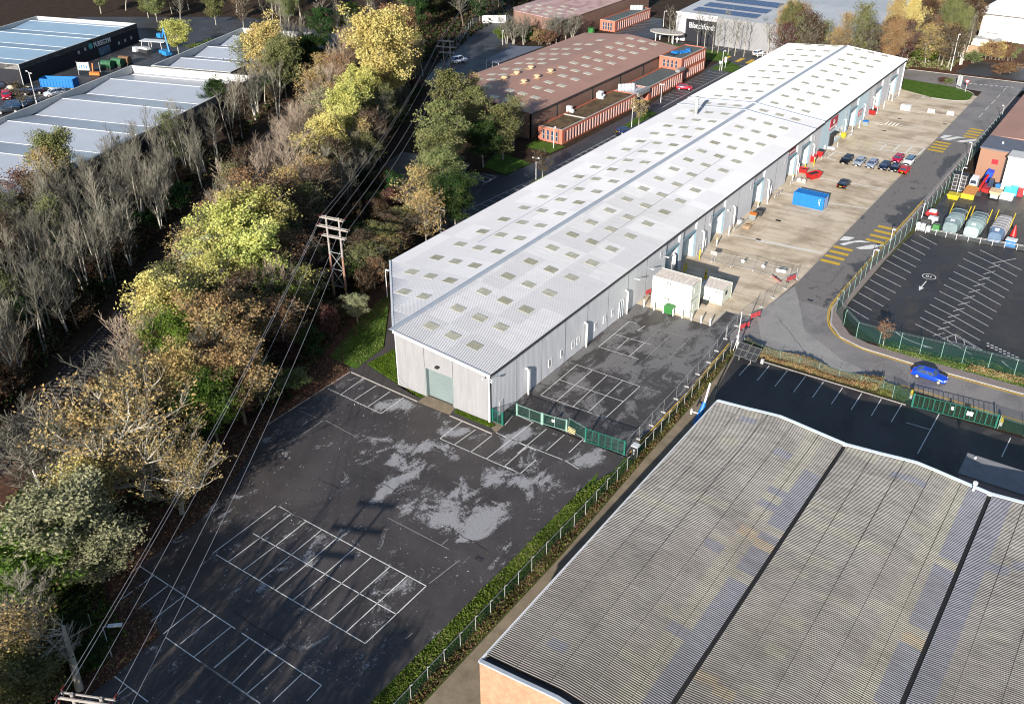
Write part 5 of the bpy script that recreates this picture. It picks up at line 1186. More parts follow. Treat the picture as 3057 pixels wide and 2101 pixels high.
def redskip(label, x, y, rot, L=3.0, Wd=1.5, H=1.3, mat='red', load='dark'):
    T = thing('skip', label, 'skip', (0,0,0))
    def tub(b):
        lo = [(-L*.36,-Wd*.42,.1),(L*.36,-Wd*.42,.1),(L*.36,Wd*.42,.1),(-L*.36,Wd*.42,.1)]; hi = [(-L/2,-Wd/2,H),(L/2,-Wd/2,H),(L/2,Wd/2,H),(-L/2,Wd/2,H)]
        for i in range(4):
            j = (i+1) % 4; b.hexa([lo[i],lo[j],tuple(Vector(lo[j])*.94+Vector((0,0,.006))),tuple(Vector(lo[i])*.94+Vector((0,0,.006)))], [hi[i],hi[j],(hi[j][0]*.94,hi[j][1]*.94,H),(hi[i][0]*.94,hi[i][1]*.94,H)])
        b.hexa(lo, [(x_,y_,.16) for x_,y_,_ in lo])
    child('tub', T, tub, mat)
    child('load', T, lambda b: b.hexa([(-L*.38,-Wd*.38,.2),(L*.38,-Wd*.38,.2),(L*.38,Wd*.38,.2),(-L*.38,Wd*.38,.2)], [(-L*.44,-Wd*.42,H*.72),(L*.44,-Wd*.42,H*.72),(L*.44,Wd*.42,H*.86),(-L*.44,Wd*.42,H*.78)]), load)
    for s in (-1, 1): child('lifting_lug', T, lambda b: b.box(-.1,.1,min(s*Wd/2,s*(Wd/2+.12)),max(s*Wd/2,s*(Wd/2+.12)),.7,.9), 'dark')
    T.location = (x, y, .01); T.rotation_euler = (0,0,rot); return T
gs = 'red skips and bins along the side wall'
p = at('E1', 1330, 1040); redskip('red skip with black load, farthest along the warehouse wall', p.x, p.y+1.6, PI/2+.05, 3.6)['group'] = gs
p = at('E3', 385, 455); T = wheelie('red wheeled bin with red lid beside a yellow post', p.x, p.y+.3, 0, 'red', 'red', 1.5, 1.2, 1.5); T['group'] = gs
p = at('E3', 505, 370); T = wheelie('red wheeled bin with dark lid nearest the white tank', p.x, p.y+.3, 0, 'red', 'dark', 1.5, 1.3, 1.5); T['group'] = gs
p = at('E3', 225, 625); redskip('low red skip in front of the grey roller door', p.x, p.y+.5, .05, 2.2, 1.3, 1.0)['group'] = gs
p = at('E3', 395, 720); redskip('red skip filled with black bags by the concrete blocks', p.x, p.y+.6, 1.15, 3.4, 1.6, 1.3)['group'] = gs
for i, (x, y) in enumerate(((190,760),(262,778))):
    p = at('E3', x, y); b = MB().m('kerb'); b.hexa([(p.x-.45,p.y-.3,0),(p.x+.45,p.y-.3,0),(p.x+.45,p.y+.3,0),(p.x-.45,p.y+.3,0)], [(p.x-.4,p.y-.25,.85),(p.x+.4,p.y-.25,.85),(p.x+.4,p.y+.25,.85),(p.x-.4,p.y+.25,.85)]); b.box(p.x-.1,p.x+.1,p.y-.1,p.y+.1,.85,.95)
    tag(b.build('concrete_block'), ['pale concrete block left of its twin, below the low red skip', 'pale concrete block beside the skip of black bags'][i], 'block')
for i, (x, y, c) in enumerate(((1460,800,'trimw'),(1647,820,'kerb'),(1786,836,'kerb'))):
    p = at('A3', x, y); b = MB().m(c); h = 1.1
    if i == 0: b.box(p.x-1.15,p.x+1.15,p.y-.2,p.y+1.0,0,1.25); b.box(p.x-1.2,p.x+1.2,p.y-.25,p.y+1.05,1.25,1.33)
    else: b.hexa([(p.x-.95,p.y-.1,0),(p.x+.95,p.y-.1,0),(p.x+.95,p.y+.8,0),(p.x-.95,p.y+.8,0)], [(p.x-.85,p.y+.05,1),(p.x+.85,p.y+.05,1),(p.x+.85,p.y+.65,1),(p.x-.85,p.y+.65,1)]); b.box(p.x-.3,p.x-.15,p.y+.3,p.y+.45,1,1.1); b.box(p.x+.15,p.x+.3,p.y+.3,p.y+.45,1,1.1)
    tag(b.build('white_box' if i == 0 else 'concrete_block'), ['white box with flat lid, leftmost of three on the far concrete', 'chipped white block between the white box and the last block', 'rounded pale block nearest the road on the far concrete'][i], 'block')
# stack of wire cages, long plank
T = thing('wire_cages', 'row of four pale wire cages lying on the far concrete', 'cage', (7.0, 154, 0))
for i in range(4):
    x0 = 5.6+i*.8
    child('cage', T, lambda b: [b.tube((x0,153.6+k*.35,.05),(x0+.65,153.6+k*.35,.6),.035,n=4) for k in range(5)]+[b.tube((x0+d,153.6,.05+d*.8),(x0+d,155.1,.05+d*.8),.035,n=4) for d in (0,.32,.65)], 'polew')
b = MB().m('kerb'); b.obox(4.4,153.3,0,.15,1.9,.25,-.25); tag(b.build('plank'), 'pale plank lying beside the wire cages', 'plank')
p = at('F4', 1190, 800)
T = thing('pallet_stack', 'stack of broken brown timber pallets on the concrete', 'pallets', (p.x, p.y, 0))
for k in range(4): child('pallet', T, lambda b: [b.obox(p.x+.02*k, p.y-.5+j*.2, .14*k+.1, .14*k+.13, 1.25, .13, .1*k-.1) for j in range(6)]+[b.obox(p.x, p.y-.45+j*.45, .14*k, .14*k+.1, 1.2, .1, .1*k-.1) for j in range(3)], 'wood')
p = at('F4', 1240, 725); b = MB().m('wood'); b.obox(p.x,p.y,.0,.1,1.3,.15,.3); b.obox(p.x,p.y+.35,0,.1,1.2,.12,-.3); b.obox(p.x+.2,p.y+.2,.1,.2,1.4,.12,-.1); tag(b.build('timber_offcuts'), 'loose timber offcuts behind the pallet stack', 'timber')
# crash barriers
gb_ = 'steel crash barriers guarding the side wall'
for i, (y0, y1, lab) in enumerate(((74.8,82.2,'between the pallets and the orange lidded bin'),(94.6,98.0,'nearest the blue container'),(103.0,106.5,'by the concrete blocks'),(121.5,126.5,'by the white tank behind the parked cars'),(140,142.5,'next to the yellow grit bin'),(174.5,178.5,'beside the last roller door'))):
    T = thing('crash_barrier', 'grey steel crash barrier '+lab, 'barrier', (1.5, (y0+y1)/2, 0), 0, gb_)
    child('rail', T, lambda b: (b.box(1.45,1.53,y0,y1,.45,.58), b.box(1.45,1.53,y0,y1,.62,.75), b.box(1.42,1.46,y0,y1,.5,.7)), 'pole')
    for k in range(3): child('post', T, lambda b: b.box(1.36,1.46,y0+(y1-y0-.1)*k/2,y0+(y1-y0-.1)*k/2+.1,0,.72), 'pole')
# bollards
def bollard(label, x, y, h, mat, cap=None, r=.11, g='bollards'):
    T = thing('bollard', label, 'bollard', (x, y, 0), 0, g)
    child('post', T, lambda b: (b.tube((x,y,0),(x,y,h),r,n=10), b.tube((x,y,h),(x,y,h+.05),r,r*.5,n=10)), mat, False)
    child('collar', T, lambda b: b.tube((x,y,h*.82),(x,y,h+.01),r*1.06,n=10), cap or mat)
for i, (x, y) in enumerate(((162,450),(278,487),(387,520),(497,550),(602,577),(711,605),(822,635),(926,665))):
    p = at('K1', x, y); bollard(['short white bollard between the warehouse wall and the cabins','second white bollard from the wall, at the cabin corner','white bollard just left of the green bin','white bollard touching the right of the green bin','white bollard before the middle of the lower cabin','white bollard at the right cabin corner','tall white bollard standing clear of the cabins','white bollard at the concrete corner, last of the row'][i], p.x, p.y, 1.25, 'polew', None, .12, 'white bollards in front of the cabins')
for x, y, lab, m in ((1280,905,'left amber post in the shadow of the cabins','yel'),(1300,893,'right amber post in the shadow of the cabins','yel')):
    p = at('B2', x, y); bollard(lab, p.x, p.y, 1.4, m, None, .13, 'yellow posts')
for reg, x, y, h, lab, m, cp in (('F4',250,1425,1.9,'yellow post in front of the tall duct by the panel fence','yel',None),('F4',590,1155,1.6,'white post with yellow cap by the third roller door','polew','yel'),('F4',1405,420,1.2,'white post with yellow cap near the orange lidded bin','polew','yel'),('F4',1595,320,1.9,'tall white post opposite the blue container','polew',None),('F4',830,945,1.9,'white post standing before the second tall duct','polew',None),
        ('E3',420,505,1.9,'yellow and white post beside the red bins','yel','polew'),('E3',280,560,1.2,'amber post by the low red skip','yel',None),('E3',75,780,1.9,'white post by the concrete blocks','polew','yel'),('E3',795,205,1.0,'short white post near the shop entrance','polew',None),('E1',1020,1345,1.9,'white post left of the blue lidded bin','polew',None),('E1',1140,1240,1.9,'white post beside the blue lidded bin','polew',None),
        ('E1',1420,1010,1.6,'white post at the end of the red skip','polew',None),('E1',1530,925,1.8,'white post right of the red skip','polew',None),('E1',1660,810,1.7,'white post before the last roller door','polew',None),('E1',1765,735,1.9,'white post at the far corner of the warehouse','polew',None),
        ('C1',1381,527,1.6,'yellow post left of the green roller door','yel',None),('C1',1637,630,1.6,'yellow post right of the green roller door','yel',None),('B2',575,0,1,'x','polew',None)):
    if lab == 'x': continue
    p = at(reg, x, y); bollard(lab, p.x, p.y, h, m, cp, .11, 'posts guarding the warehouse doors')
# yellow stair tool on the shaded concrete
p = at('B2', 1468, 960); T = thing('folding_sign', 'yellow folding wet floor style sign in front of the single cabin', 'sign', (p.x, p.y, 0))
child('board', T, lambda b: (b.hexa([(p.x-.25,p.y-.15,0),(p.x+.25,p.y-.15,0),(p.x+.25,p.y-.1,0),(p.x-.25,p.y-.1,0)], [(p.x-.12,p.y,1.7),(p.x+.12,p.y,1.7),(p.x+.12,p.y+.05,1.7),(p.x-.12,p.y+.05,1.7)]), b.box(p.x-.35,p.x+.35,p.y-.25,p.y+.25,0,.12)), 'yel')
child('label_plate', T, lambda b: b.box(p.x-.1,p.x+.1,p.y-.13,p.y-.1,.8,1.2), 'dark')
T['label'] = 'yellow plastic stand behind the single cream cabin'
# white air units and tank by the shop
for i, (x, y, w_, h) in enumerate(((560,265,1.2,1.3),(590,210,1.0,1.6),(700,245,1.6,.5))):
    p = at('E3', x, y); T = thing('plant_box', ['white air handling box behind the red bins', 'taller white box beside the dark entrance', 'low grey pipe rack near the dark entrance'][i], 'plant box', (p.x, p.y, 0))
    child('casing', T, lambda b: b.box(p.x-w_/2,p.x+w_/2,p.y-.4,p.y+.4,.1,h), 'trimw'); child('grille', T, lambda b: b.tube((p.x,p.y-.42,h*.55),(p.x,p.y-.4,h*.55),min(.35,h*.3),n=12), 'pole'); child('foot', T, lambda b: b.box(p.x-w_/2,p.x+w_/2,p.y-.3,p.y+.3,0,.1), 'dark')

# ------------------------------------------------------------------ fences
def fence(name, label, cat, pts, h, pm, net, sp=2.6, crank=0, group=None, topwires=0, post_r=.04, rail=None, lean=1):
    c = pts[len(pts)//2]; T = thing(name, label, cat, (c[0], c[1], 0), 0, group)
    b = MB().m(net)
    P = [Vector((x, y, 0)) for x, y in pts]
    for a, d in zip(P, P[1:]): b.face(tuple(a+Vector((0,0,.03))), tuple(d+Vector((0,0,.03))), tuple(d+Vector((0,0,h))), tuple(a+Vector((0,0,h))))
    b.build('mesh_panel', T)
    npost = 0
    for a, d in zip(P, P[1:]):
        L = (d-a).length; k = max(1, round(L/sp)); t = (d-a).normalized(); n = Vector((-t.y, t.x, 0))*lean
        for i in range(k+(1 if d is P[-1] else 0)):
            q = a+(d-a)*(i/k); npost += 1
            if npost > 95: break
            def pp(b):
                b.tube(tuple(q), tuple(q+Vector((0,0,h+.05))), post_r, n=5)
                if crank: b.tube(tuple(q+Vector((0,0,h+.05))), tuple(q+Vector((0,0,h+.05+crank*.8))+n*crank*.7), post_r, n=5)
            child('post', T, pp, pm)
    def wires(b):
        for a, d in zip(P, P[1:]):
            t = (d-a).normalized(); n = Vector((-t.y, t.x, 0))*lean
            if rail:
                for z in rail: b.tube(tuple(a+Vector((0,0,z))), tuple(d+Vector((0,0,z))), .02, n=4)
            for k in range(topwires):
                o_ = Vector((0,0,h+.05+crank*.8*(k+1)/topwires))+n*crank*.7*(k+1)/topwires; b.tube(tuple(a+o_), tuple(d+o_), .012, n=3)
    if rail or topwires: child('wires', T, wires, pm)
    return T
fence('mesh_fence', 'green mesh fence with cranked posts along the bramble strip', 'fence', [(20.05,-60),(19.85,-34.9),(19.75,-19.8),(19.8,-11.3),(19.7,3.6),(19.4,12.8),(19.1,22.5),(18.75,33.8)], 1.9, 'pole', 'netgreen', 2.6, .45, None, 2, .035, None, -1)
fence('mesh_fence', 'green mesh fence along the outer kerb of the long road', 'fence', [(27.3,54.8),(27.05,73.0),(28.0,86.6),(28.3,100),(28.6,116),(28.4,136),(28.2,170)], 2.3, 'postgreen', 'netgreen', 3.0, .35, None, 2, .045)
fence('mesh_fence', 'green mesh fence with barbed top between the pavement and big car park', 'fence', [(27.3,54.8),(29.6,51.6),(32.4,48.7),(35.8,48.8),(47.2,50.1),(54,50.7),(90,52.4)], 2.3, 'postgreen', 'netgreen', 3.0, .35, None, 3, .045)
fence('low_fence', 'low thin fence running through the orange hedge', 'fence', [(19.6,36.6),(22.5,36.2),(34,36.1),(40,36.3),(43.6,36.2)], 1.6, 'postgreen', M_net('thin wire mesh', (.2,.3,.25), .12), 3.0, 0, None, 0, .03)
fence('mesh_fence', 'short green fence between the small gate and the warehouse corner', 'fence', [(1.75,.55),(1.9,3.3)], 1.9, 'green', 'netgreen', 2.4, 0)
fence('mesh_fence', 'green mesh fence right of the double gates at the right edge', 'fence', [(54.9,35.9),(80,37)], 2.0, 'postgreen', 'netgreen', 3.2, 0)
fence('mesh_fence', 'short green fence left of the double gates, hedge behind', 'fence', [(41.6,35.4),(44.3,34.85)], 2.0, 'postgreen', 'netgreen', 2.8, 0)
# temporary site panels
def heras(label, a, d, h=2.0, g=None, mat='pole', net='netgrey'):
    T = thing('site_fence_panel', label, 'fence panel', ((a[0]+d[0])/2, (a[1]+d[1])/2, 0), 0, g)
    A, D_ = Vector((*a, 0)), Vector((*d, 0))
    child('mesh', T, lambda b: (b.m(net), b.face(tuple(A+Vector((0,0,.15))), tuple(D_+Vector((0,0,.15))), tuple(D_+Vector((0,0,h-.1))), tuple(A+Vector((0,0,h-.1))))))
    def fr(b):
        b.tube(tuple(A), tuple(A+Vector((0,0,h))), .03, n=5); b.tube(tuple(D_), tuple(D_+Vector((0,0,h))), .03, n=5)
        for z in (.15, h): b.tube(tuple(A+Vector((0,0,z))), tuple(D_+Vector((0,0,z))), .025, n=4)
    child('frame', T, fr, mat)
    child('foot', T, lambda b: b.obox(D_.x, D_.y, 0, .14, .65, .22, math.atan2(D_.y-A.y, D_.x-A.x)+PI/2), 'pole')
    return T
hl = [(17.9,4.1),(17.85,7.6),(17.75,11.2),(17.65,14.8),(17.6,18.6),(17.45,22.2),(17.3,26),(17.2,29.8),(16.8,33.4),(16.4,37.4)]
for a, d in zip(hl, hl[1:]): heras('grey mesh site panel between the side yard and the yellow lines', a, d, 2.0, 'site panels beside the yellow lines')
hl = [(16.3,38.0),(16.2,42.0),(16.6,46.6),(16.9,50),(17.2,54),(17.6,58.2),(17.9,62.6)]
for a, d in zip(hl, hl[1:]): heras('grey mesh site panel between the concrete yard and the road bend', a, d, 2.0, 'site panels by the road bend')
P = [at2('F4',190,1365), at2('F4',500,1470), at2('F4',880,1560), at2('B2',1880,890), at2('B2',2040,945), at2('B2',2190,970)]
for i, (a, d) in enumerate(zip(P, P[1:])): 
    T = heras('grey mesh site panel across the concrete yard above the cabins', a, d, 2.0, 'site panels across the concrete yard')
    if i in (2, 3, 4): child('notice', T, lambda b: b.obox((a[0]+d[0])/2, (a[1]+d[1])/2-.06, 1.1, 1.6, .5 if i < 4 else 1.5, .03, math.atan2(d[1]-a[1], d[0]-a[0])), 'trimw')
p = at('F4', 560, 1290); T = thing('sign_stand', 'faded pink notice board on two legs by the site panels', 'sign', (p.x, p.y, 0))
q = at('F4', 520, 1470)
child('board', T, lambda b: b.obox(q.x,q.y,1.3,1.95,1.2,.06,-.1), M('faded pink board', (.62,.40,.34), .7, .15)); [child('leg', T, lambda b: b.tube((q.x+dx,q.y,0),(q.x+dx,q.y,1.9),.03,n=4), 'pole') for dx in (-.25, .25)]
# plastic barriers
for i, (reg, x, y, rot, lab) in enumerate((('K1',190,320,1.3,'coral plastic barrier standing between the wall and the cabins'),('K1',1715,140,-.6,'red plastic barrier lying inside the yard corner'),('K1',1862,150,1.2,'red plastic barrier outside the corner panel'),('K1',1450,575,1.2,'red plastic barrier beside the road at the panel line'),('K1',1325,700,1.2,'red plastic barrier nearest the tall lamp by the panels'))):
    p = at(reg, x, y); T = thing('plastic_barrier', lab, 'barrier', (0,0,0), 0, 'red plastic barriers')
    child('panel', T, lambda b: [b.box(-1.0,1.0,-.04,.04,z,z+.16) for z in (.75,.5,.25)]+[b.box(x_,x_+.14,-.05,.05,.1,.95) for x_ in (-1.0,-.07,.86)], M('coral plastic %d' % i, (.42,.045,.05), .5, .1))
    child('foot', T, lambda b: (b.box(-.9,-.7,-.3,.3,0,.1), b.box(.7,.9,-.3,.3,0,.1)), 'dark')
    T.location = (p.x, p.y, .02); T.rotation_euler = (0 if i != 1 else .9, 0, rot)
# gates
def gate(label, a, d, h, n, mat='green', net='netgreen', name='double_gate', mids=(0,), boards=()):
    T = thing(name, label, 'gate', ((a[0]+d[0])/2, (a[1]+d[1])/2, 0)); A, D_ = Vector((*a,0)), Vector((*d,0)); ang = math.atan2(D_.y-A.y, D_.x-A.x)
    for q in (A, D_): child('gate_post', T, lambda b: b.obox(q.x,q.y,0,h+.15,.2,.2,ang), mat)
    for k in range(n):
        s, e = A.lerp(D_, (k+.03)/n), A.lerp(D_, (k+.97)/n)
        lf = child('gate_leaf', T, lambda b: [b.tube(tuple(s+Vector((0,0,z))), tuple(e+Vector((0,0,z))), .045, n=4) for z in (.12, h)]+[b.tube(tuple(s.lerp(e,t)+Vector((0,0,.12))), tuple(s.lerp(e,t)+Vector((0,0,h))), .035, n=4) for t in (0,.5,1)], mat)
        child('mesh', lf, lambda b: (b.m(net), b.face(tuple(s+Vector((0,0,.12))), tuple(e+Vector((0,0,.12))), tuple(e+Vector((0,0,h))), tuple(s+Vector((0,0,h))))))
    for t, w_, z0, z1 in boards:
        q = A.lerp(D_, t); child('notice', T, lambda b: b.obox(q.x+math.sin(ang)*.07, q.y-math.cos(ang)*.07, z0, z1, w_, .03, ang), 'trimw')
    return T
gate('bright green gate with three mesh bays closing the side yard', (12.5,3.35), (17.9,3.7), 2.05, 3)
gate('green sliding gate panels left of the bright green gate', (1.95,3.3), (5.8,3.4), 1.7, 1, 'postgreen', name='sliding_gate')
gate('pale green sliding gate panel in the middle of the yard front', (5.9,3.45), (9.3,3.9), 1.7, 1, 'postgreen', name='sliding_gate', boards=((.45,.4,.9,1.3),))
heras('grey green site panel with white notice leaning beside the bright green gate', (9.4,4.3), (12.4,3.6), 1.9, None, 'postgreen', 'netgreen')
p = at('C2', 585, 1130); T = thing('pallet', 'yellow timber pallet leaning on the sliding gate', 'pallet', (p.x, p.y, 0)); child('boards', T, lambda b: [b.obox(p.x,p.y-.1+k*.1,.05+k*.15,.15+k*.15,1.6,.04,-.1) for k in range(4)], M('yellow timber', (.6,.47,.25), .8, .2)); child('bearers', T, lambda b: [b.obox(p.x+dx,p.y+.12,.05,.6,.1,.08,0) for dx in (-.7,0,.7)], 'wood')
gate('small green gate at the warehouse corner', (.15,.35), (1.75,.3), 1.9, 1, name='small_gate')
gate('wide green double gates with white notice beside the blue car', (44.4,34.8), (54.6,35.9), 2.0, 8, 'green', M_net('thin green mesh', (.03,.1,.07), .15), boards=((.47,.3,1.1,1.6),(.68,.75,.9,1.5)))
for i, (x, y) in enumerate(((1340,690),(2115,925))):
    p = at('C3', x, y); T = thing('valve_post', ['yellow and white post at the left end of the double gates', 'yellow and white post at the right end of the double gates'][i], 'post', (p.x, p.y, 0), 0, 'yellow gate posts')
    child('cap', T, lambda b: b.tube((p.x,p.y,.6),(p.x,p.y,1.3),.3,.12,n=10), 'yel'); child('stem', T, lambda b: b.tube((p.x,p.y,0),(p.x,p.y,.62),.22,n=10), 'polew')
gate('white palisade gate across the lane at the top left of the works', at2('A2',262,205), at2('A2',462,205), 2.6, 2, 'polew', M_net('pale palisade', (.6,.62,.64), .6), name='palisade_gate')
fence('palisade_fence', 'pale palisade fence continuing left of the palisade gate', 'fence', [at2('A2',262,205), at2('A2',180,225), at2('A2',120,290), at2('A2',40,400)], 2.3, 'pole', 'netgrey', 3.5, 0)
fence('timber_post_fence', 'row of dark timber fence posts along the cleared line under the cables', 'fence', [at2('A1',800,1590+60), at2('A1',970,1560), at2('A1',1100,1370), at2('A1',1160,1240)], 1.6, 'wood', M_net('rusty fence wire', (.2,.15,.1), .1), 2.0, 0, None, 0, .09)
# barrier wall with railings between big car park and recycling yard
fence('yard_railing', 'white capped railing between the big car park and the recycling yard', 'railing', [(28.9,93.9),(36,94.1),(45.9,95.6),(60,97)], 1.1, 'polew', 'netgrey', 2.0, 0, None, 0, .05, (.9,1.1))
# ------------------------------------------------------------------ lamps and signs
def lamp(label, x, y, h, kind='single', ang=0.0, lean=0.0, r=.07, mat='polew', hw=.8, arm=.9, cat='street lamp', g='street lamps', sc=1):
    T = thing('street_lamp', label, cat, (x, y, 0), 0, g); top = Vector((x+lean*math.cos(ang), y+lean*math.sin(ang), h))
    child('pole', T, lambda b: (b.tube((x,y,0),(x,y,h*.25),r*1.5,n=7), b.tube((x,y,0),tuple(top),r*1.2,r*.8,n=7)), mat)
    d = Vector((math.cos(ang), math.sin(ang), 0))
    for s in ((1,) if kind == 'single' else (1, -1)):
        e = top+d*s*arm+Vector((0,0,.08)); child('arm', T, lambda b: b.tube(tuple(top), tuple(e), .04*sc, n=5), mat)
        child('lamp_head', T, lambda b: (b.obox(e.x+d.x*s*hw*.4, e.y+d.y*s*hw*.4, e.z-.08, e.z+.08, hw, .28*sc, ang), b.obox(e.x+d.x*s*hw*.4, e.y+d.y*s*hw*.4, e.z+.08, e.z+.13, hw*.6, .16*sc, ang)), 'bonehead')
    return T
def L_(reg, x, y, *a, **k): p = at(reg, x, y); return lamp(a[0], p.x, p.y, *a[1:], **k)
L_('D0', 968, 1185, 'lamp with long white head on a leaning pole in the rough ground, bottom left', 4.0, 'single', .75, arm=.6, hw=1.3, r=.05, mat='pole', sc=1.3)
L_('B1', 1035, 980, 'white street lamp on the leafy bank left of the warehouse', 5.0, 'single', -.2, arm=.25, hw=.7)
L_('B1', 1500, 440, 'two armed white lamp behind the left eaves of the warehouse', 4.9, 'double', .2, arm=.5, hw=.5)
L_('A2', 878, 1285, 'white lamp on the grass corner in front of the brick office', 4.8, 'single', .4, arm=.15, hw=.4, r=.06)
L_('A2', 725, 1555, 'two armed lamp beside the small bare street tree', 4.6, 'double', .2, arm=.45, hw=.4, r=.06)
L_('A2', 1553, 1103, 'white lamp beside the brown leaved street tree', 4.8, 'single', .2, arm=.3, hw=.4, r=.06)
L_('A2', 1805, 890, 'white lamp with round box halfway, by the grass verge of the office', 4.6, 'double', .3, arm=.3, hw=.4, r=.06)
L_('A2', 1828, 150+85, 'tall lamp by the far brick office at the top', 5.0, 'single', .2, arm=.5, hw=.5, r=.07)
L_('A2', 438, 390, 'short lamp among the bare trees by the palisade gate', 4.2, 'single', .2, arm=.1, hw=.3, r=.06)
L_('F1', 948, 980, 'street lamp on the green island at the end of the warehouse road', 5.4, 'single', .2, arm=.3, hw=.5, r=.07)
L_('B3', 1150, 850, 'lamp with round globe head beside the near zebra stripes', 3.7, 'single', .0, arm=.02, hw=.5, sc=1.6)
L_('B3', 1430, 600, 'slim white lamp post on the green fence above the skips', 3.2, 'single', .2, arm=.05, hw=.2)
L_('B3', 990, 1025, 'slim post with flat sign plate beside the road below the zebra', 3.6, 'single', .2, arm=.3, hw=.6)
L_('G1', 620, 640, 'white lamp with short arm by the tan building corner', 4.8, 'single', 2.9, arm=.1, hw=.5)
L_('G1', 515, 955, 'white curved lamp leaning over the dark cage', 6.0, 'single', .3, arm=.3, hw=.4)
L_('G1', 950, 220, 'dark lamp post near the far crossing at the right edge', 4.0, 'single', 2.9, arm=.2, hw=.3, mat='pole')
L_('A3', 1790, 515, 'tall slim lamp in the leafy bank beyond the T junction', 10.0, 'single', .2, arm=.1, hw=.4, r=.09)
L_('H1', 520, 640, 'two armed white lamp in the retail car park at far left', 8.6, 'double', -.2, arm=1.1, hw=.8, r=.12)
# tall CCTV pole with solar panels behind the hedge fence
p = at('K1', 1225, 985)
T = thing('camera_mast', 'tall pale mast with stays at the corner of the site panels', 'mast', (p.x, p.y, 0))
child('mast', T, lambda b: (b.tube((p.x,p.y,0),(p.x+.1,p.y,7.0),.08,.05,n=7), b.tube((p.x-.5,p.y,.0),(p.x,p.y,2.6),.04,n=5), b.tube((p.x+.5,p.y+.2,.0),(p.x,p.y,2.6),.04,n=5)), 'polew')
child('bracket', T, lambda b: b.box(p.x-.15,p.x+.2,p.y-.15,p.y+.1,2.6,3.1), 'pole')
q = at('K1', 1325, 1090)
T = thing('solar_panel', 'pair of tilted solar panels at the corner of the small car park', 'solar panel', (q.x, q.y, 0))
for s in (0, 1):
    x0 = q.x-1.75+s*1.8; y0 = q.y-.1-s*.15
    pl = child('panel', T, lambda b: b.hexa([(x0,y0,.75),(x0+1.65,y0,.75),(x0+1.65,y0+2.0,1.9),(x0,y0+2.0,1.9)], [(x0,y0-.03,.8),(x0+1.65,y0-.03,.8),(x0+1.65,y0+1.97,1.95),(x0,y0+1.97,1.95)]), 'dark')
    child('cell_grid', pl, lambda b: [b.hexa([(x0+a,y0-.035,.8),(x0+a+w_,y0-.035,.8),(x0+a+w_,y0+1.965,1.95),(x0+a,y0+1.965,1.95)], [(x0+a,y0-.04,.815),(x0+a+w_,y0-.04,.815),(x0+a+w_,y0+1.96,1.965),(x0+a,y0+1.96,1.965)]) for a, w_ in ((0,.04),(.81,.03),(1.61,.04))]+[b.hexa([(x0,y0+t*2-.035,.8+t*1.15),(x0+1.65,y0+t*2-.035,.8+t*1.15),(x0+1.65,y0+t*2+.005,.82+t*1.15),(x0,y0+t*2+.005,.82+t*1.15)], [(x0,y0+t*2-.04,.82+t*1.15),(x0+1.65,y0+t*2-.04,.82+t*1.15),(x0+1.65,y0+t*2,.84+t*1.15),(x0,y0+t*2,.84+t*1.15)]) for t in (0,.5,.98)], 'greybin')
    child('leg', T, lambda b: (b.tube((x0+.8,y0+1.6,0),(x0+.8,y0+1.6,1.7),.04,n=5), b.tube((x0+.8,y0+.3,0),(x0+.8,y0+.3,.9),.04,n=5)), 'pole')
child('battery_box', T, lambda b: b.box(q.x+2.0,q.x+2.4,q.y+1.0,q.y+1.4,0,.7), 'pole')
# boom arm post in blue and white by the roof corner
p = at('C2', 1700, 1000); t_ = at('C2', 1800, 705, 5.6)
p = at('C2', 1735, 960, 2.6)
T = thing('crane_post', 'leaning white post with blue skirt and short arm beside the corrugated roof', 'post', (t_.x, t_.y, 0))
child('white_post', T, lambda b: b.tube((t_.x-.1,t_.y-.9,3.0),(t_.x,t_.y,5.6),.14,.12,n=8), 'polew'); child('blue_base', T, lambda b: b.tube((t_.x-.4,t_.y-2.0,0.0),(t_.x-.1,t_.y-.9,3.1),.55,.24,n=10), 'blue'); child('arm', T, lambda b: (b.tube((t_.x-.3,t_.y-1.6,1.6),(t_.x-1.3,t_.y-2.0,1.8),.09,n=6), b.tube((t_.x-1.35,t_.y-2.0,1.4),(t_.x-1.3,t_.y-2.0,2.2),.12,n=6)), 'polew')
# kiosk by the fence
p = at('C2', 1145, 1355); T = thing('meter_cabinet', 'dark meter cabinet with pale cap at the fence corner', 'cabinet', (p.x, p.y, 0))
child('body', T, lambda b: b.box(p.x-.35,p.x+.35,p.y-.3,p.y+.35,0,1.9), 'dark'); child('cap', T, lambda b: b.box(p.x-.45,p.x+.45,p.y-.4,p.y+.45,1.9,2.02), 'bonehead'); child('door_slot', T, lambda b: b.box(p.x-.08,p.x+.05,p.y-.32,p.y-.3,.7,1.5), 'trimw')
p = at('A2', 1195, 295); T = thing('meter_cabinet', 'green metal cabinet against the second brown works', 'cabinet', (p.x, p.y, 0)); child('body', T, lambda b: b.box(p.x-.9,p.x+.9,p.y,p.y+1.2,0,1.7), 'greenbin'); child('cap', T, lambda b: b.box(p.x-1,p.x+1,p.y-.1,p.y+1.3,1.7,1.8), 'greenbin')
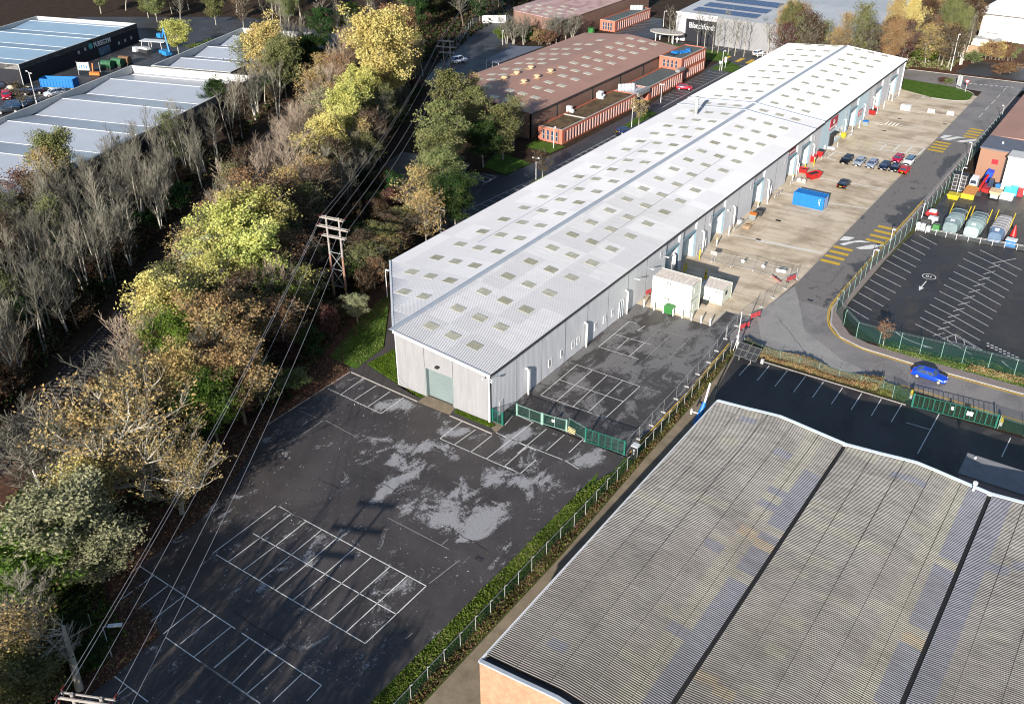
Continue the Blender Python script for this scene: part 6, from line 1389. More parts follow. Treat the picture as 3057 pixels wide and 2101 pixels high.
# far road signs
for reg, x, y, h, lab, c, kd in (('A3',1835,642,3.6,'left of two tall grey sign boards on the far green','bgrey','board'),('A3',1852,648,3.6,'right of two tall grey sign boards on the far green','bgrey','board'),('A3',1895,668,3.0,'red and white triangular sign on the far green','red','tri'),('F1',920,985,2.7,'white diamond sign at the warehouse road island','trimw','disc'),('F1',995,950,3.2,'white sign plates on a pole at the island','trimw','board2'),
        ('A3',1700,460,4.5,'bent pale sign pole in the leafy bank','polew','board2')):
    p = at(reg, x, y); T = thing('road_sign', lab, 'sign', (p.x, p.y, 0))
    if kd == 'board': child('board', T, lambda b: b.obox(p.x,p.y,.9,h,.75,.12,1.0), c); [child('leg', T, lambda b: b.tube((p.x+dx,p.y+dx*1.5,0),(p.x+dx,p.y+dx*1.5,.95),.04,n=5), 'pole') for dx in (-.15, .15)]
    else:
        child('pole', T, lambda b: b.tube((p.x,p.y,0),(p.x,p.y,h),.06,n=5), 'polew')
        if kd == 'tri': child('plate', T, lambda b: (b.m('red'), b.add([(p.x-.7,p.y-.08,h+.2),(p.x+.7,p.y-.08,h+.2),(p.x,p.y-.08,h-1.0),(p.x-.7,p.y-.03,h+.2),(p.x+.7,p.y-.03,h+.2),(p.x,p.y-.03,h-1.0)], [(0,1,2),(5,4,3),(0,3,4,1),(1,4,5,2),(2,5,3,0)]), b.m('trimw'), b.add([(p.x-.45,p.y-.1,h+.07),(p.x+.45,p.y-.1,h+.07),(p.x,p.y-.1,h-.7)], [(0,1,2)])))
        elif kd == 'disc': child('plate', T, lambda b: b.tube((p.x,p.y-.1,h-.3),(p.x,p.y-.05,h-.3),.5,n=4), c)
        else: child('plate', T, lambda b: (b.obox(p.x,p.y-.08,h-.8,h,.7,.05,0), b.obox(p.x,p.y-.08,h-1.5,h-.95,.6,.05,0)), c)
T = thing('timber_railing', 'white post and rail barrier beside the white van', 'railing', (-43, 197, 0)); a_, d_2 = at('F1', 1445, 795), at('F1', 1580, 790)
child('rail', T, lambda b: [b.tube((a_.x,a_.y,z),(d_2.x,d_2.y,z),.07,n=4) for z in (.5, 1.0)], 'polew'); [child('post', T, lambda b: b.tube((a_.x+(d_2.x-a_.x)*t, a_.y+(d_2.y-a_.y)*t, 0),(a_.x+(d_2.x-a_.x)*t, a_.y+(d_2.y-a_.y)*t, 1.15),.08,n=4), 'polew') for t in (0,.5,1)]

# ------------------------------------------------------------------ recycling yard
def rollon(label, x0, x1, y0, y1, mats, lidmat, k):
    T = thing('compactor_container', label, 'compactor', ((x0+x1)/2, (y0+y1)/2, 0), 0, 'waste compactors in the recycling yard'); cx = (x0+x1)/2; w = (x1-x0)/2
    sec = [(-w*.85,.2),(-w,.9),(-w*.96,1.9),(-w*.7,2.35),(0,2.45),(w*.7,2.35),(w*.96,1.9),(w,.9),(w*.85,.2)]
    def hull(b, ya, yb, s0=1., s1=1.):
        lo = [(cx+a*s0, ya, z*s0) for a, z in sec]; hi = [(cx+a*s1, yb, z*s1) for a, z in sec]; n = len(sec)
        b.add(lo+hi, [tuple(range(n)), tuple(range(n, 2*n))[::-1]]+[(i, n+i, n+(i+1) % n, (i+1) % n) for i in range(n)])
    child('hull', T, lambda b: hull(b, y0+1.6, y1), mats, k != 2)
    child('nose', T, lambda b: hull(b, y0, y0+1.6, .86 if k != 2 else .8, 1.0), lidmat, False)
    for y in np.arange(y0+2.0, y1-.3, 1.25 if k != 0 else 2.4): child('rib', T, lambda b: hull(b, y, y+.16, 1.03, 1.03), mats)
    child('notice', T, lambda b: b.hexa([(cx-.35,y0+.62,2.12),(cx+.35,y0+.62,2.12),(cx+.35,y0+1.2,2.36),(cx-.35,y0+1.2,2.36)], [(cx-.35,y0+.58,2.2),(cx+.35,y0+.58,2.2),(cx+.35,y0+1.15,2.42),(cx-.35,y0+1.15,2.42)]), 'trimw')
    for s in (-1, 1): child('hinged_arm', T, lambda b: b.hexa([(cx+s*w*1.02,y1-2.2,1.2),(cx+s*w*1.1,y1-2.2,1.2),(cx+s*w*1.1,y1+.3,2.6),(cx+s*w*1.02,y1+.3,2.6)][::s], [(cx+s*w*1.02,y1-2.2,1.5),(cx+s*w*1.1,y1-2.2,1.5),(cx+s*w*1.1,y1+.3,3.1),(cx+s*w*1.02,y1+.3,3.1)][::s]), 'yel')
mgreen, mteal, mgr = M('grey green steel', (.15,.20,.21), .4, .15), M('pale teal steel', (.27,.37,.36), .4, .12), M('dull grey steel', (.28,.27,.28), .5, .2)
rollon('dark grey green compactor with rounded lid, leftmost of three', 32.8, 35.7, 96.2, 103.6, mgreen, mgreen, 0)
rollon('pale teal compactor with flat ribs, middle of three', 36.4, 39.3, 96.4, 104.2, mgreen, mteal, 1)
rollon('ribbed grey compactor with brown and blue end, rightmost of three', 40.5, 43.2, 96.4, 104.8, mgr, M('faded blue end', (.09,.14,.22), .5, .2), 2)
def heap(label, cat, name, x, y, items):
    T = thing(name, label, cat, (x, y, 0))
    for nm, mat, dx, dy, z0, z1, lx_, ly_, rot in items: child(nm, T, lambda b: b.hexa([(x+dx+q[0]*lx_/2, y+dy+q[1]*ly_/2, z0) for q in ((-1,-1),(1,-1),(1,1),(-1,1))], [(x+dx+q[0]*lx_*.42+rot*.1, y+dy+q[1]*ly_*.42, z1) for q in ((-1,-1),(1,-1),(1,1),(-1,1))]), mat)
    return T
heap('row of white appliances against the yard railing', 'appliances', 'white_appliances', 29.9, 95.2, [('appliance','trimw',-.9,0,0,1.3,.75,.8,0),('appliance','trimw',-.05,.05,0,1.25,.8,.8,0),('appliance','bgrey',.9,0,0,1.1,.8,.8,.3)])
heap('open pallet box heaped with dark and white scrap behind the appliances', 'scrap box', 'scrap_box', 30.0, 98.4, [('tub','dark',-.4,0,0,1.1,1.9,1.6,0),('load','trimw',.2,.4,1.0,1.6,1.0,.9,1),('load','navy',-.8,.2,1.0,1.4,.8,.9,0),('load','bgrey',.9,1.0,.0,1.4,1.1,1.0,.5)])
heap('red tub heaped with white scrap, by the fence', 'scrap box', 'scrap_box', 29.6, 102.2, [('tub','red',0,0,0,1.2,2.2,1.5,0),('load','trimw',.1,-.2,1.1,1.7,1.4,.8,1)])
heap('green electric scrap tub beside the leftmost compactor', 'scrap box', 'scrap_box', 31.9, 96.6, [('tub','greenbin',0,0,0,1.2,1.3,1.6,0),('load','dark',0,.2,1.1,1.4,1.0,1.0,0)])
T = thing('small_skip', 'bright yellow empty skip with sloping front below the dark cage', 'skip', (30.8,114.4,0)); child('tub', T, lambda b: (b.hexa([(29.9,113.6,0),(31.6,113.6,0),(31.6,115,0),(29.9,115,0)], [(29.6,113.1,1.0),(31.9,113.1,1.0),(31.9,115.4,1.0),(29.6,115.4,1.0)])), 'yel'); child('rim', T, lambda b: b.box(29.55,31.95,113.05,113.2,.95,1.1), 'yel')
T = thing('small_skip', 'orange brown tipping skip with yellow front lip, right of the yellow skip', 'skip', (33,117,0)); child('tub', T, lambda b: b.hexa([(32.1,115.6,0),(34,115.6,0),(34,119,0),(32.1,119,0)], [(31.9,115.4,1.0),(34.2,115.4,1.0),(34.3,119.4,1.4),(31.9,119.4,1.4)]), M('rusty orange', (.45,.2,.06), .7, .3)); child('lip', T, lambda b: b.box(31.85,34.25,115.2,115.4,.1,1.1), 'yel')
T = thing('cage_trolley', 'tall dark cage of black crates under the curved lamp', 'cage', (30.3,119.6,0)); child('crates', T, lambda b: b.box(29.2,31.6,118.9,121,0,3.4), 'dark'); child('bars', T, lambda b: [b.box(29.15,31.65,118.84,118.9,z,z+.06) for z in (.2,1,1.8,2.6,3.3)]+[b.box(x,x+.06,118.82,118.88,0,3.4) for x in (29.2,30,30.8,31.55)], 'pole')
T = thing('tipper_cab', 'white and yellow machine cab behind the orange skip', 'machine', (32.6,122,0)); child('cab', T, lambda b: b.hexa([(31.9,120.8,0),(33.4,120.8,0),(33.4,123.4,0),(31.9,123.4,0)], [(32.0,121.2,2.3),(33.3,121.2,2.3),(33.3,123.2,2.5),(32.0,123.2,2.5)]), 'trimw'); child('window', T, lambda b: b.box(32.1,33.2,120.9,121.1,1.4,2.1), 'glass'); child('bonnet', T, lambda b: b.box(31.9,33.4,119.9,120.8,.2,1.1), 'yel')
T = thing('telehandler', 'red telehandler with raised boom and dark cab in the recycling yard', 'telehandler', (35,121,0))
child('chassis', T, lambda b: b.box(34.6,36.2,119.8,123.4,.5,1.2), 'red'); child('cab', T, lambda b: b.hexa([(35.3,121.4,1.2),(36.3,121.4,1.2),(36.3,123,1.2),(35.3,123,1.2)], [(35.4,121.6,2.7),(36.2,121.6,2.7),(36.2,122.8,2.7),(35.4,122.8,2.7)]), 'glass'); child('boom', T, lambda b: (b.tube((34.7,123.4,2.9),(34.3,119.6,1.4),.25,n=6), b.tube((34.3,119.6,1.4),(34.3,118.6,.4),.2,n=6)), 'red'); child('fork_carriage', T, lambda b: b.box(33.8,35.0,118.2,118.5,.1,1.0), 'dark')
for x in (34.4, 36.2):
    for y in (120.4, 122.8): child('wheel', T, lambda b: b.tube((x-.15,y,.5),(x+.15,y,.5),.5,n=12), 'black')
T = thing('blue_hopper', 'blue tipped hopper against the tan wall', 'hopper', (34.2,126.8,0)); child('tub', T, lambda b: b.hexa([(33.4,126.2,.6),(34.6,126.0,.4),(34.9,127.6,.8),(33.6,127.6,.9)], [(33.9,126.4,2.7),(35.2,126.2,2.5),(35.2,127.6,2.7),(34.0,127.6,2.9)]), M('deep blue', (.01,.06,.5), .4, .1)); child('stand', T, lambda b: b.box(33.8,34.8,126.4,127.4,0,.7), 'dark')
T = thing('conveyor_feeder', 'small grey machine with tan hopper top on dark wheels', 'machine', (37.4,119,0)); child('hopper', T, lambda b: b.hexa([(36.6,118,1.0),(38.2,118,1.0),(38.2,120,1.0),(36.6,120,1.0)], [(36.3,117.7,1.7),(38.5,117.7,1.7),(38.5,120.3,1.7),(36.3,120.3,1.7)]), M('tan hopper', (.55,.4,.25), .7, .15)); child('frame', T, lambda b: b.box(36.7,38.1,118,120,.3,1.0), 'pole')
for x in (36.6, 38.2): child('wheel', T, lambda b: b.tube((x-.1,118.4,.4),(x+.1,118.4,.4),.4,n=10), 'black')
heap('white tub beside the tan hopper machine', 'tub', 'white_tub', 39.4, 120.0, [('tub','trimw',0,0,0,1.0,2.4,1.5,0),('rim','trimw',0,0,1.0,1.1,2.6,1.7,0)])
heap('turquoise bags heaped against the cream building', 'bags', 'bag_heap', 39.8, 122.9, [('bag',M('turquoise plastic', (.05,.55,.65), .4, .15),-.8,0,0,1.5,1.3,1.2,0),('bag',M('turquoise plastic dark', (.04,.4,.6), .4, .15),.3,.1,0,1.9,1.3,1.2,.3),('bag','redsign',1.5,.2,0,1.6,1.0,1.0,0)])
heap('small blue bin below the downpipe of the tan building', 'bin', 'blue_bin', 37.0, 123.0, [('tub','blue',0,0,0,1.5,.9,.9,0),('lid','blue',0,0,1.5,1.65,1.0,1.0,0)])
heap('blue tub with white edge at the far end of the yard railing', 'tub', 'blue_tub', 44.6, 96.9, [('tub','blue',0,0,0,1.2,1.8,1.5,0),('rim','trimw',0,0,1.2,1.3,1.9,1.6,0)])
T = thing('traffic_cone', 'tall red traffic marker at the right edge of the recycling yard', 'cone', (44.2,101.5,0)); child('cone', T, lambda b: b.tube((44.2,101.5,.1),(44.2,101.5,2.2),.6,.1,n=10), 'red'); child('base', T, lambda b: b.box(43.6,44.8,100.9,102.1,0,.1), 'dark')

# ------------------------------------------------------------------ retail car park things
a_, d_2 = at('H1', 565, 375), at('H1', 1010, 400)
def skipbox(b, L, Wd, H, t=.12):
    for q in ((-L/2,L/2,-Wd/2,-Wd/2+t),(-L/2,L/2,Wd/2-t,Wd/2),(-L/2,-L/2+t,-Wd/2+t,Wd/2-t),(L/2-t,L/2,-Wd/2+t,Wd/2-t)): b.box(*q, .15, H)
    b.box(-L/2,L/2,-Wd/2,Wd/2,.05,.15)
T = thing('open_container', 'open blue bulk container beside the black gym wall', 'container', (0,0,0)); child('tub', T, lambda b: skipbox(b, 9.5, 3.0, 2.3), 'blue'); child('ribs', T, lambda b: [b.box(x,x+.15,-1.6,-1.5,.1,2.3) for x in np.arange(-4.6,4.6,.9)], 'blue'); child('load', T, lambda b: b.box(-4.6,4.6,-1.4,1.4,.15,1.5), 'dark')
T.location = ((a_.x+d_2.x)/2-.8, (a_.y+d_2.y)/2+1.6, .02); T.rotation_euler = (0,0,math.radians(28))
b = MB().m(M('yellowish wall', (.36,.32,.24), .85, .2)); q0, q1, q2 = at2('A0', -30, 765), at2('A0', 150, 775), at2('A0', 640, 800)
for s, e in ((q0, q1), (q1, q2)):
    d = Vector((e[0]-s[0], e[1]-s[1])).normalized()*.0; n = Vector((-(e[1]-s[1]), e[0]-s[0])).normalized()*.35
    b.hexa([(s[0],s[1],0),(e[0],e[1],0),(e[0]+n.x,e[1]+n.y,0),(s[0]+n.x,s[1]+n.y,0)], [(s[0],s[1],.9),(e[0],e[1],.9),(e[0]+n.x,e[1]+n.y,.9),(s[0]+n.x,s[1]+n.y,.9)])
tag(b.build('retaining_wall'), 'low yellowish retaining wall between the retail car park and the gym', 'wall')
for i, (x, y, c, lab, cat) in enumerate(((1500,120,'greenbin','dark green round tank beside the gym entrance','tank'),(1640,90,'greenbin','brighter green tank right of the first one','tank'),(1740,60,'wood','rusty tank at the end of the row by the gym','tank'))):
    p = at('H1', x, y); T = thing('storage_tank', lab, cat, (p.x, p.y, 0), 0, 'tanks beside the gym'); child('drum', T, lambda b: b.tube((p.x-1.5,p.y-.5,1.3),(p.x+1.5,p.y+.6,1.3),1.15,n=14), M('dull tank paint %d' % i, ((.02,.09,.04),(.03,.11,.05),(.16,.09,.045))[i], .7, .35), False); child('cradle', T, lambda b: b.obox(p.x,p.y,0,.5,3.4,2.2,.3), 'dark')
p = at('H1', 1180, 210); T = thing('banner_frame', 'white lettered banner in a wire frame by the gym', 'banner', (p.x, p.y, 0)); child('banner', T, lambda b: b.obox(p.x,p.y,1.4,3.6,3.2,.08,.5), 'trimw'); child('frame', T, lambda b: [b.tube((p.x+dx,p.y+dx*.5,0),(p.x+dx,p.y+dx*.5,3.8),.08,n=5) for dx in (-1.6,1.6,4.4)], 'pole'); child('lettering', T, lambda b: [b.obox(p.x-1.0+k*.62+.03,p.y-.6+k*.34,2.0,3.0,.32,.02,.5) for k in range(4)], 'blue')
p = at('H1', 1330, 220); T = thing('compact_digger', 'small orange machine near the banner', 'machine', (p.x, p.y, 0)); child('body', T, lambda b: b.obox(p.x,p.y,.3,1.1,3.0,1.4,.5), 'orange'); child('arm', T, lambda b: b.tube((p.x-1,p.y,1),(p.x-1.4,p.y+.6,3.2),.22,n=6), 'orange'); child('track', T, lambda b: b.obox(p.x,p.y,0,.35,2.6,1.7,.5), 'black')
p = at('A0', 1450, 490); T = thing('boom_lift', 'bright blue boom lift with raised folded arm', 'boom lift', (p.x, p.y, 0)); bl = M('sky blue paint', (.02,.17,.42), .4, .1)
child('base', T, lambda b: b.obox(p.x-.6,p.y,.5,1.7,3.8,2.0,-.1), bl)
child('arm', T, lambda b: (b.tube((p.x+1.4,p.y,1.4),(p.x-.2,p.y+.4,8.2),.32,.22,n=6), b.tube((p.x-.2,p.y+.4,8.2),(p.x-1.1,p.y+.3,5.4),.2,n=6)), bl); child('basket', T, lambda b: b.obox(p.x-2.2,p.y+.3,5.2,6.4,1.8,1.1), bl)
for dx in (-1.7,.7): child('wheel', T, lambda b: b.tube((p.x+dx,p.y-1.1,.5),(p.x+dx,p.y-.8,.5),.5,n=10), 'black')
q = at('A0', 1350, 440); T = thing('trolley_shelter', 'white framed trolley shelter behind the blue boom lift', 'shelter', (q.x, q.y, 0)); child('roof', T, lambda b: b.obox(q.x,q.y,2.9,3.05,8.5,3.0,.35), 'bonehead'); 
for dx, dy in ((-3.6,-2.4),(-3.6,.4),(3.6,-.3),(3.6,2.3),(0,-1.3)): child('leg', T, lambda b: b.tube((q.x+dx,q.y+dy,0),(q.x+dx*.9,q.y+dy*.9,2.9),.09,n=5), 'polew')
q = at('A0', 1215, 465); heap('white and dark trailer parked by the gym wall', 'trailer', 'trailer', q.x, q.y, [('box','trimw',-1.2,-.4,.6,1.9,1.6,1.6,0),('flatbed','dark',1.6,.6,.5,1.4,4.4,1.8,0),('cover','bgrey',1.6,.8,1.4,2.0,4.2,1.6,0)])

# ------------------------------------------------------------------ timber pylons and cables
def pylon(label, cx, cy, ang, h, dets=True, sp=2.4):
    T = thing('timber_pylon', label, 'pylon', (cx, cy, 0), 0, 'timber pylons carrying the cables'); d = Vector((math.cos(ang), math.sin(ang), 0)); n = Vector((-d.y, d.x, 0)); c = Vector((cx, cy, 0)); Z = Vector((0,0,1))
    for i, s in enumerate((-1, 1)):
        lo, hi = c+d*s*sp/2, c+d*s*(sp/2-.02)
        def pole(b):
            b.m('polewood' if i else 'polewood'); b.tube(tuple(lo), tuple(lo.lerp(hi, 1)+Z*h*.55), .2, .17, n=8); b.m('polepale'); b.tube(tuple(hi+Z*h*.55), tuple(hi+Z*(h+.2)), .17, .14, n=8)
        child('pole', T, pole)
    for z, w in ((h-.15,4.4),(h-1.7,5.8),(h-3.2,4.4)):
        child('crossarm', T, lambda b: [b.hexa([tuple(c+d*a+n*(o-.05)+Z*(z-.12)) for a, o in ((-w/2,q),(w/2,q),(w/2,q+.1),(-w/2,q+.1))], [tuple(c+d*a+n*(o-.05)+Z*(z+.12)) for a, o in ((-w/2,q),(w/2,q),(w/2,q+.1),(-w/2,q+.1))]) for q in (-.25,.2)], 'polepale')
    if dets:
        z0, z1 = h*.165, h*.58
        zs = [z0, (z0+z1)/2, z1]
        child('bracing', T, lambda b: [b.tube(tuple(c-d*sp/2+Z*z), tuple(c+d*sp/2+Z*z), .045, n=4) for z in zs]+[b.tube(tuple(c-d*sp/2*s+Z*za), tuple(c+d*sp/2*s+Z*zb_), .035, n=4) for za, zb_ in zip(zs, zs[1:]) for s in (-1, 1)], 'pole')
        for s in (-1, 1): child('marker_plate', T, lambda b: b.obox(c.x+d.x*s*sp/2, c.y+d.y*s*sp/2-.22, 2.0, 2.35, .25, .03), 'yel')
    pts = [c-d*2.15+Z*h, c+d*2.15+Z*h, c-d*2.8+Z*(h-1.55), c+d*2.8+Z*(h-1.55), c-d*2.15+Z*(h-3.05), c+Z*(h+.1)]
    for p_ in pts[:5]:
        for s in (-1, 1): child('insulator', T, lambda b: [b.tube(tuple(p_+n*s*(.25+.1*k)+Z*.1), tuple(p_+n*s*(.30+.1*k)+Z*.1), .09, n=7) for k in range(4)], M('dark red insulator', (.25,.02,.02), .3, .1) if not MAT.get('ins') else MAT['ins'])
    return pts
MAT['ins'] = M('dark red insulator', (.09,.02,.018), .3, .1)
pA = pylon('timber pylon cut by the bottom left edge, only its crossarms showing', 8.0, -61.9, math.atan2(.42,.9), 14.2)
pB = pylon('tall H shaped timber pylon with three crossarms beside the warehouse', -40.1, 14.2, .16, 14.2)
pC = pylon('distant H shaped timber pylon in front of the wet blue lane', -105.3, 125.6, .3, 10.8, False, 2.0)
pD = [p_+Vector((-66,112,0)) for p_ in pC]; pZ = [p_+Vector((49,-77,0)) for p_ in pA]
mw = M('cable alloy', (.33,.33,.35), .45, .1)
for k, lab in enumerate(('upper left','upper right','middle left','middle right','lower left')):
    b = MB().m(mw)
    for A, Bq, sag in ((pZ[k], pA[k], 2), (pA[k], pB[k], 1.7), (pB[k], pC[k], 2.6), (pC[k], pD[k], 2.0)):
        P = [A.lerp(Bq, i/16)+Vector((0,0,-4*sag*(i/16)*(1-i/16))) for i in range(17)]; b.path(P, .021, 4)
    tag(b.build('power_cable'), lab+' cable strung between the timber pylons', 'cable', 'power cables along the woodland')
# ------------------------------------------------------------------ trees
def twig_mesh(name, h, r, crown0, nb, up, spread, seed, thick=.16, sub=5, tw=4, wob=.06, stems=1, gnarl=0.0, twr=.022):
    """bare wood: trunk, limbs, branches and twigs; returns mesh and the branch tips"""
    R = random.Random(seed); b = MB(); b.m('barkpale'); tips = []
    def seg(p, d, L, r0, r1, n, k=2, curve=.12):
        q = p
        for i in range(k):
            d = (d+Vector((R.uniform(-1,1), R.uniform(-1,1), R.uniform(-.5,1)))*curve).normalized(); e = q+d*(L/k)
            ra, rb = r0+(r1-r0)*i/k, r0+(r1-r0)*(i+1)/k; b.tube(q, e, ra, rb, n, False); q = e
        return q, d
    for s in range(stems):
        a0 = R.uniform(0, 2*PI); lean = Vector((math.cos(a0), math.sin(a0), 0))*(.10 if stems > 1 else .03); p = Vector((0,0,0))+lean*(3 if stems > 1 else 0)*.8
        d = (Vector((0,0,1))+lean).normalized(); nt = 7; pts = [p]; hh = h*(1-.12*s)
        for i in range(nt):
            d = (d+Vector((R.uniform(-1,1), R.uniform(-1,1), 0))*wob).normalized(); e = pts[-1]+d*hh*.93/nt
            b.tube(pts[-1], e, thick*(1-i/nt*.85), thick*(1-(i+1)/nt*.85), 5, False); pts.append(e)
        tips.append(pts[-1])
        for k in range(nb//stems):
            t = crown0+(1-crown0)*(k+R.random()*.8)/(nb//stems); f = min(t*nt, nt-.01); i = int(f); base = pts[i].lerp(pts[i+1], f-i)
            a = k*2.4+R.uniform(-.5,.5); prof_ = (math.sin(PI*min(1, max(0, (t-crown0)/(1-crown0)*.85+.12))))**.7
            L = r*prof_*R.uniform(.75,1.15)+.4; el = up+R.uniform(-.2,.2)+t*.4
            dd = Vector((math.cos(a)*math.cos(el), math.sin(a)*math.cos(el), math.sin(el)))
            rb = thick*(.34+.3*gnarl)*(1-t*.6); q = base; dcur = dd; nseg = 3
            for j in range(nseg):
                e, dcur = seg(q, dcur, L/nseg, rb*(1-j/nseg*.7), rb*(1-(j+1)/nseg*.7), 4 if gnarl else 3, 1, .22+.25*gnarl)
                for m_ in range(max(1, sub//nseg)):
                    aa = R.uniform(0, 2*PI); ds = (dcur*1.0+Vector((math.cos(aa), math.sin(aa), R.uniform(-.1,.7)))*spread).normalized()
                    st_ = q.lerp(e, R.random()); Ls = L*R.uniform(.28,.5)
                    e2, d2 = seg(st_, ds, Ls, max(.03, rb*.4), twr, 3, 2, .2)
                    for w in range(tw):
                        aa = R.uniform(0, 2*PI); d3 = (d2+Vector((math.cos(aa), math.sin(aa), R.uniform(-.1,.8)))*.75).normalized()
                        s3 = st_.lerp(e2, R.uniform(.3,1)); b.tube(s3, s3+d3*Ls*R.uniform(.35,.8), twr, twr*.6, 3, False); tips.append(s3+d3*Ls*.6)
                q = e
            tips.append(q)
    me = bpy.data.meshes.new(name); me.from_pydata([tuple(v) for v in b.v], [], b.f); me.materials.append(MAT['barkpale']); me.materials.append(MAT['barktwig']); me.polygons.foreach_set('material_index', tw_idx(b)); me.update(); return me, tips
def leaf_mesh(name, tips, n, size, rad, seed, flat=.75, zmin=None):
    g = np.random.default_rng(seed); T = np.array([tuple(t) for t in tips]); idx = g.integers(0, len(T), n)
    off = g.normal(0, 1, (n, 3)); off /= np.maximum(np.linalg.norm(off, axis=1, keepdims=True), .2); off *= rad*g.random((n, 1))**.5; off[:, 2] *= flat
    keep = (g.random(len(T)) < .88)[idx]                 # some tips carry nothing: gaps in the crown
    c = (T[idx]+off)[keep]; m = len(c)
    if zmin is not None: k2 = c[:, 2] > zmin; c = c[k2]; m = len(c)
    a = g.normal(0, 1, (m, 3)); a /= np.linalg.norm(a, axis=1, keepdims=True); w = g.normal(0, 1, (m, 3)); bb_ = np.cross(a, w); bb_ /= np.maximum(np.linalg.norm(bb_, axis=1, keepdims=True), 1e-6)
    s = size*g.uniform(.6, 1.3, (m, 1)); P = np.stack([c-a*s, c+bb_*s*.6, c+a*s, c-bb_*s*.6], 1).reshape(-1, 3)
    F = np.arange(m*4).reshape(-1, 4); me = bpy.data.meshes.new(name); me.from_pydata(P.tolist(), [], F.tolist()); me.materials.append(MAT['L_gold']); me.update(); return me
def tw_idx(b):
    V = np.array(b.v); out = []
    for f in b.f:
        e = np.linalg.norm(V[f[0]]-V[f[1]]); out.append(1 if e < .085 else 0)
    return out
KIND = {}
def variant(key, h, r, c0, nb, up, spread, seed, nleaf=0, lsize=.2, lrad=.8, zmin=None, **k):
    me, tips = twig_mesh(key+' wood', h, r, c0, nb, up, spread, seed, **k)
    KIND[key] = (me, leaf_mesh(key+' leaves', tips, nleaf, lsize, lrad, seed+1, zmin=zmin) if nleaf else None, h, r)
for i in range(5): variant('bare%d' % i, 13, 2.5, .30+.05*i, 30, .85, .38, 20+i, thick=.15, sub=5, tw=4, twr=.016, stems=2 if i % 2 else 1)
for i in range(3): variant('bushybare%d' % i, 9, 3.6, .18, 36, .55, .7, 40+i, thick=.16, sub=6, tw=6, wob=.1, stems=3)
for i in range(3): variant('round%d' % i, 13, 4.6, .25, 34, .45, .7, 60+i, 19000, .17, 1.05, thick=.22, sub=6, tw=3)
for i in range(2): variant('big%d' % i, 19, 6.4, .26, 44, .5, .7, 70+i, 32000, .2, 1.2, thick=.4, sub=6, tw=3)
for i in range(2): variant('tall%d' % i, 15, 3.2, .14, 40, .35, .6, 80+i, 11000, .17, .8, thick=.2, sub=6, tw=3)
variant('oak', 11, 7.6, .2, 26, .28, .9, 91, 8000, .16, .8, thick=.5, sub=9, tw=6, gnarl=1.0, wob=.16)
variant('whitebare', 11, 4.8, .15, 44, .6, .8, 93, thick=.2, sub=9, tw=7, stems=3, wob=.12, twr=.03)
for i in range(2): variant('shrub%d' % i, 3.6, 2.1, .05, 22, .6, .8, 95+i, 3600, .14, .6, thick=.08, sub=4, tw=3, stems=3)
for i in range(2): variant('thin%d' % i, 11, 2.8, .2, 28, .5, .7, 100+i, 3200, .14, .9, thick=.14, sub=6, tw=5)
for i in range(3): variant('sparse%d' % i, 10, 2.6, .3, 18, .75, .45, 120+i, thick=.13, sub=4, tw=2, twr=.02)
variant('small', 4.6, 1.5, .3, 16, .6, .6, 110, 1500, .10, .4, thick=.09, sub=4, tw=3)
NTREE = [0]
def plant(key, x, y, h=None, rad=None, leaf=None, bark=None, label='', group=None, name='tree', z=0.0, rot=None, tilt=0.0):
    me, lf, h0, r0 = KIND[key]; sz = (h or h0)/h0; sr = (rad or r0*sz)/r0
    T = bpy.data.objects.new(name, None); COL.objects.link(T); T.location = (x, y, z); T.scale = (sr, sr, sz); T.rotation_euler = (tilt, tilt*.5, random.random()*6.28 if rot is None else rot); T['label'] = label; T['category'] = 'shrub' if 'shrub' in name or 'bush' in name else 'tree'
    if group: T['group'] = group
    o = bpy.data.objects.new('trunk', me); COL.objects.link(o); o.parent = T
    if bark == 'barkpink': o.material_slots[1].link = 'OBJECT'; o.material_slots[1].material = MAT['barktwigpink']
    if bark: o.material_slots[0].link = 'OBJECT'; o.material_slots[0].material = MAT[bark]
    if lf is not None:
        c = bpy.data.objects.new('crown', lf); COL.objects.link(c); c.parent = T; c.material_slots[0].link = 'OBJECT'; c.material_slots[0].material = MAT[leaf or 'L_gold']
    NTREE[0] += 1; return T
def pw(key, dx, dy, h, rad, leaf, bark, label, group=None, name='tree', f=.62, reg='W'):
    rad *= 1.14 if key[:3] in ('rou','big','tal') else 1.08
    p = at(reg, dx, dy, h*f); return plant(key, p.x, p.y, h, rad, leaf, bark, label, group, name)
# ---- the belt between the railway and the cable clearing, far to near
pw('big0', 868, 115, 24, 7.6, 'L_gold', 'bark', 'tallest tree, a golden oak with greenish lower crown at the top of the middle belt', f=.72)
pw('big1', 895, 72, 17, 5.0, 'L_orange', 'bark', 'orange topped tree just behind the tall golden oak', f=.7)
pw('round0', 812, 215, 15, 4.2, 'L_yelgreen', 'barkpale', 'bright yellow green tree at the foot of the golden oak', f=.72)
pw('thin0', 775, 165, 15, 3.6, 'L_orange', 'barkpink', 'thin orange birch left below the golden oak', f=.75)
pw('round1', 780, 262, 14, 4.0, 'L_yelgreen', 'barkpale', 'yellow green tree above the golden patch in the middle belt', f=.7)
pw('thin1', 735, 250, 14, 4.2, 'L_willow', 'barkpink', 'pale feathery tree left of the yellow green ones', f=.7)
pw('round2', 745, 318, 13, 3.6, 'L_gold', 'barkpale', 'golden tree in the middle belt north of the lime green group', f=.7)
pw('thin0', 705, 355, 12, 3.8, 'L_gold', 'barkpale', 'sparse golden tree below the golden one', f=.68)
pw('thin1', 760, 372, 11, 3.4, 'L_brown', 'barkpale', 'brown sparse tree beside the cable clearing', f=.6)
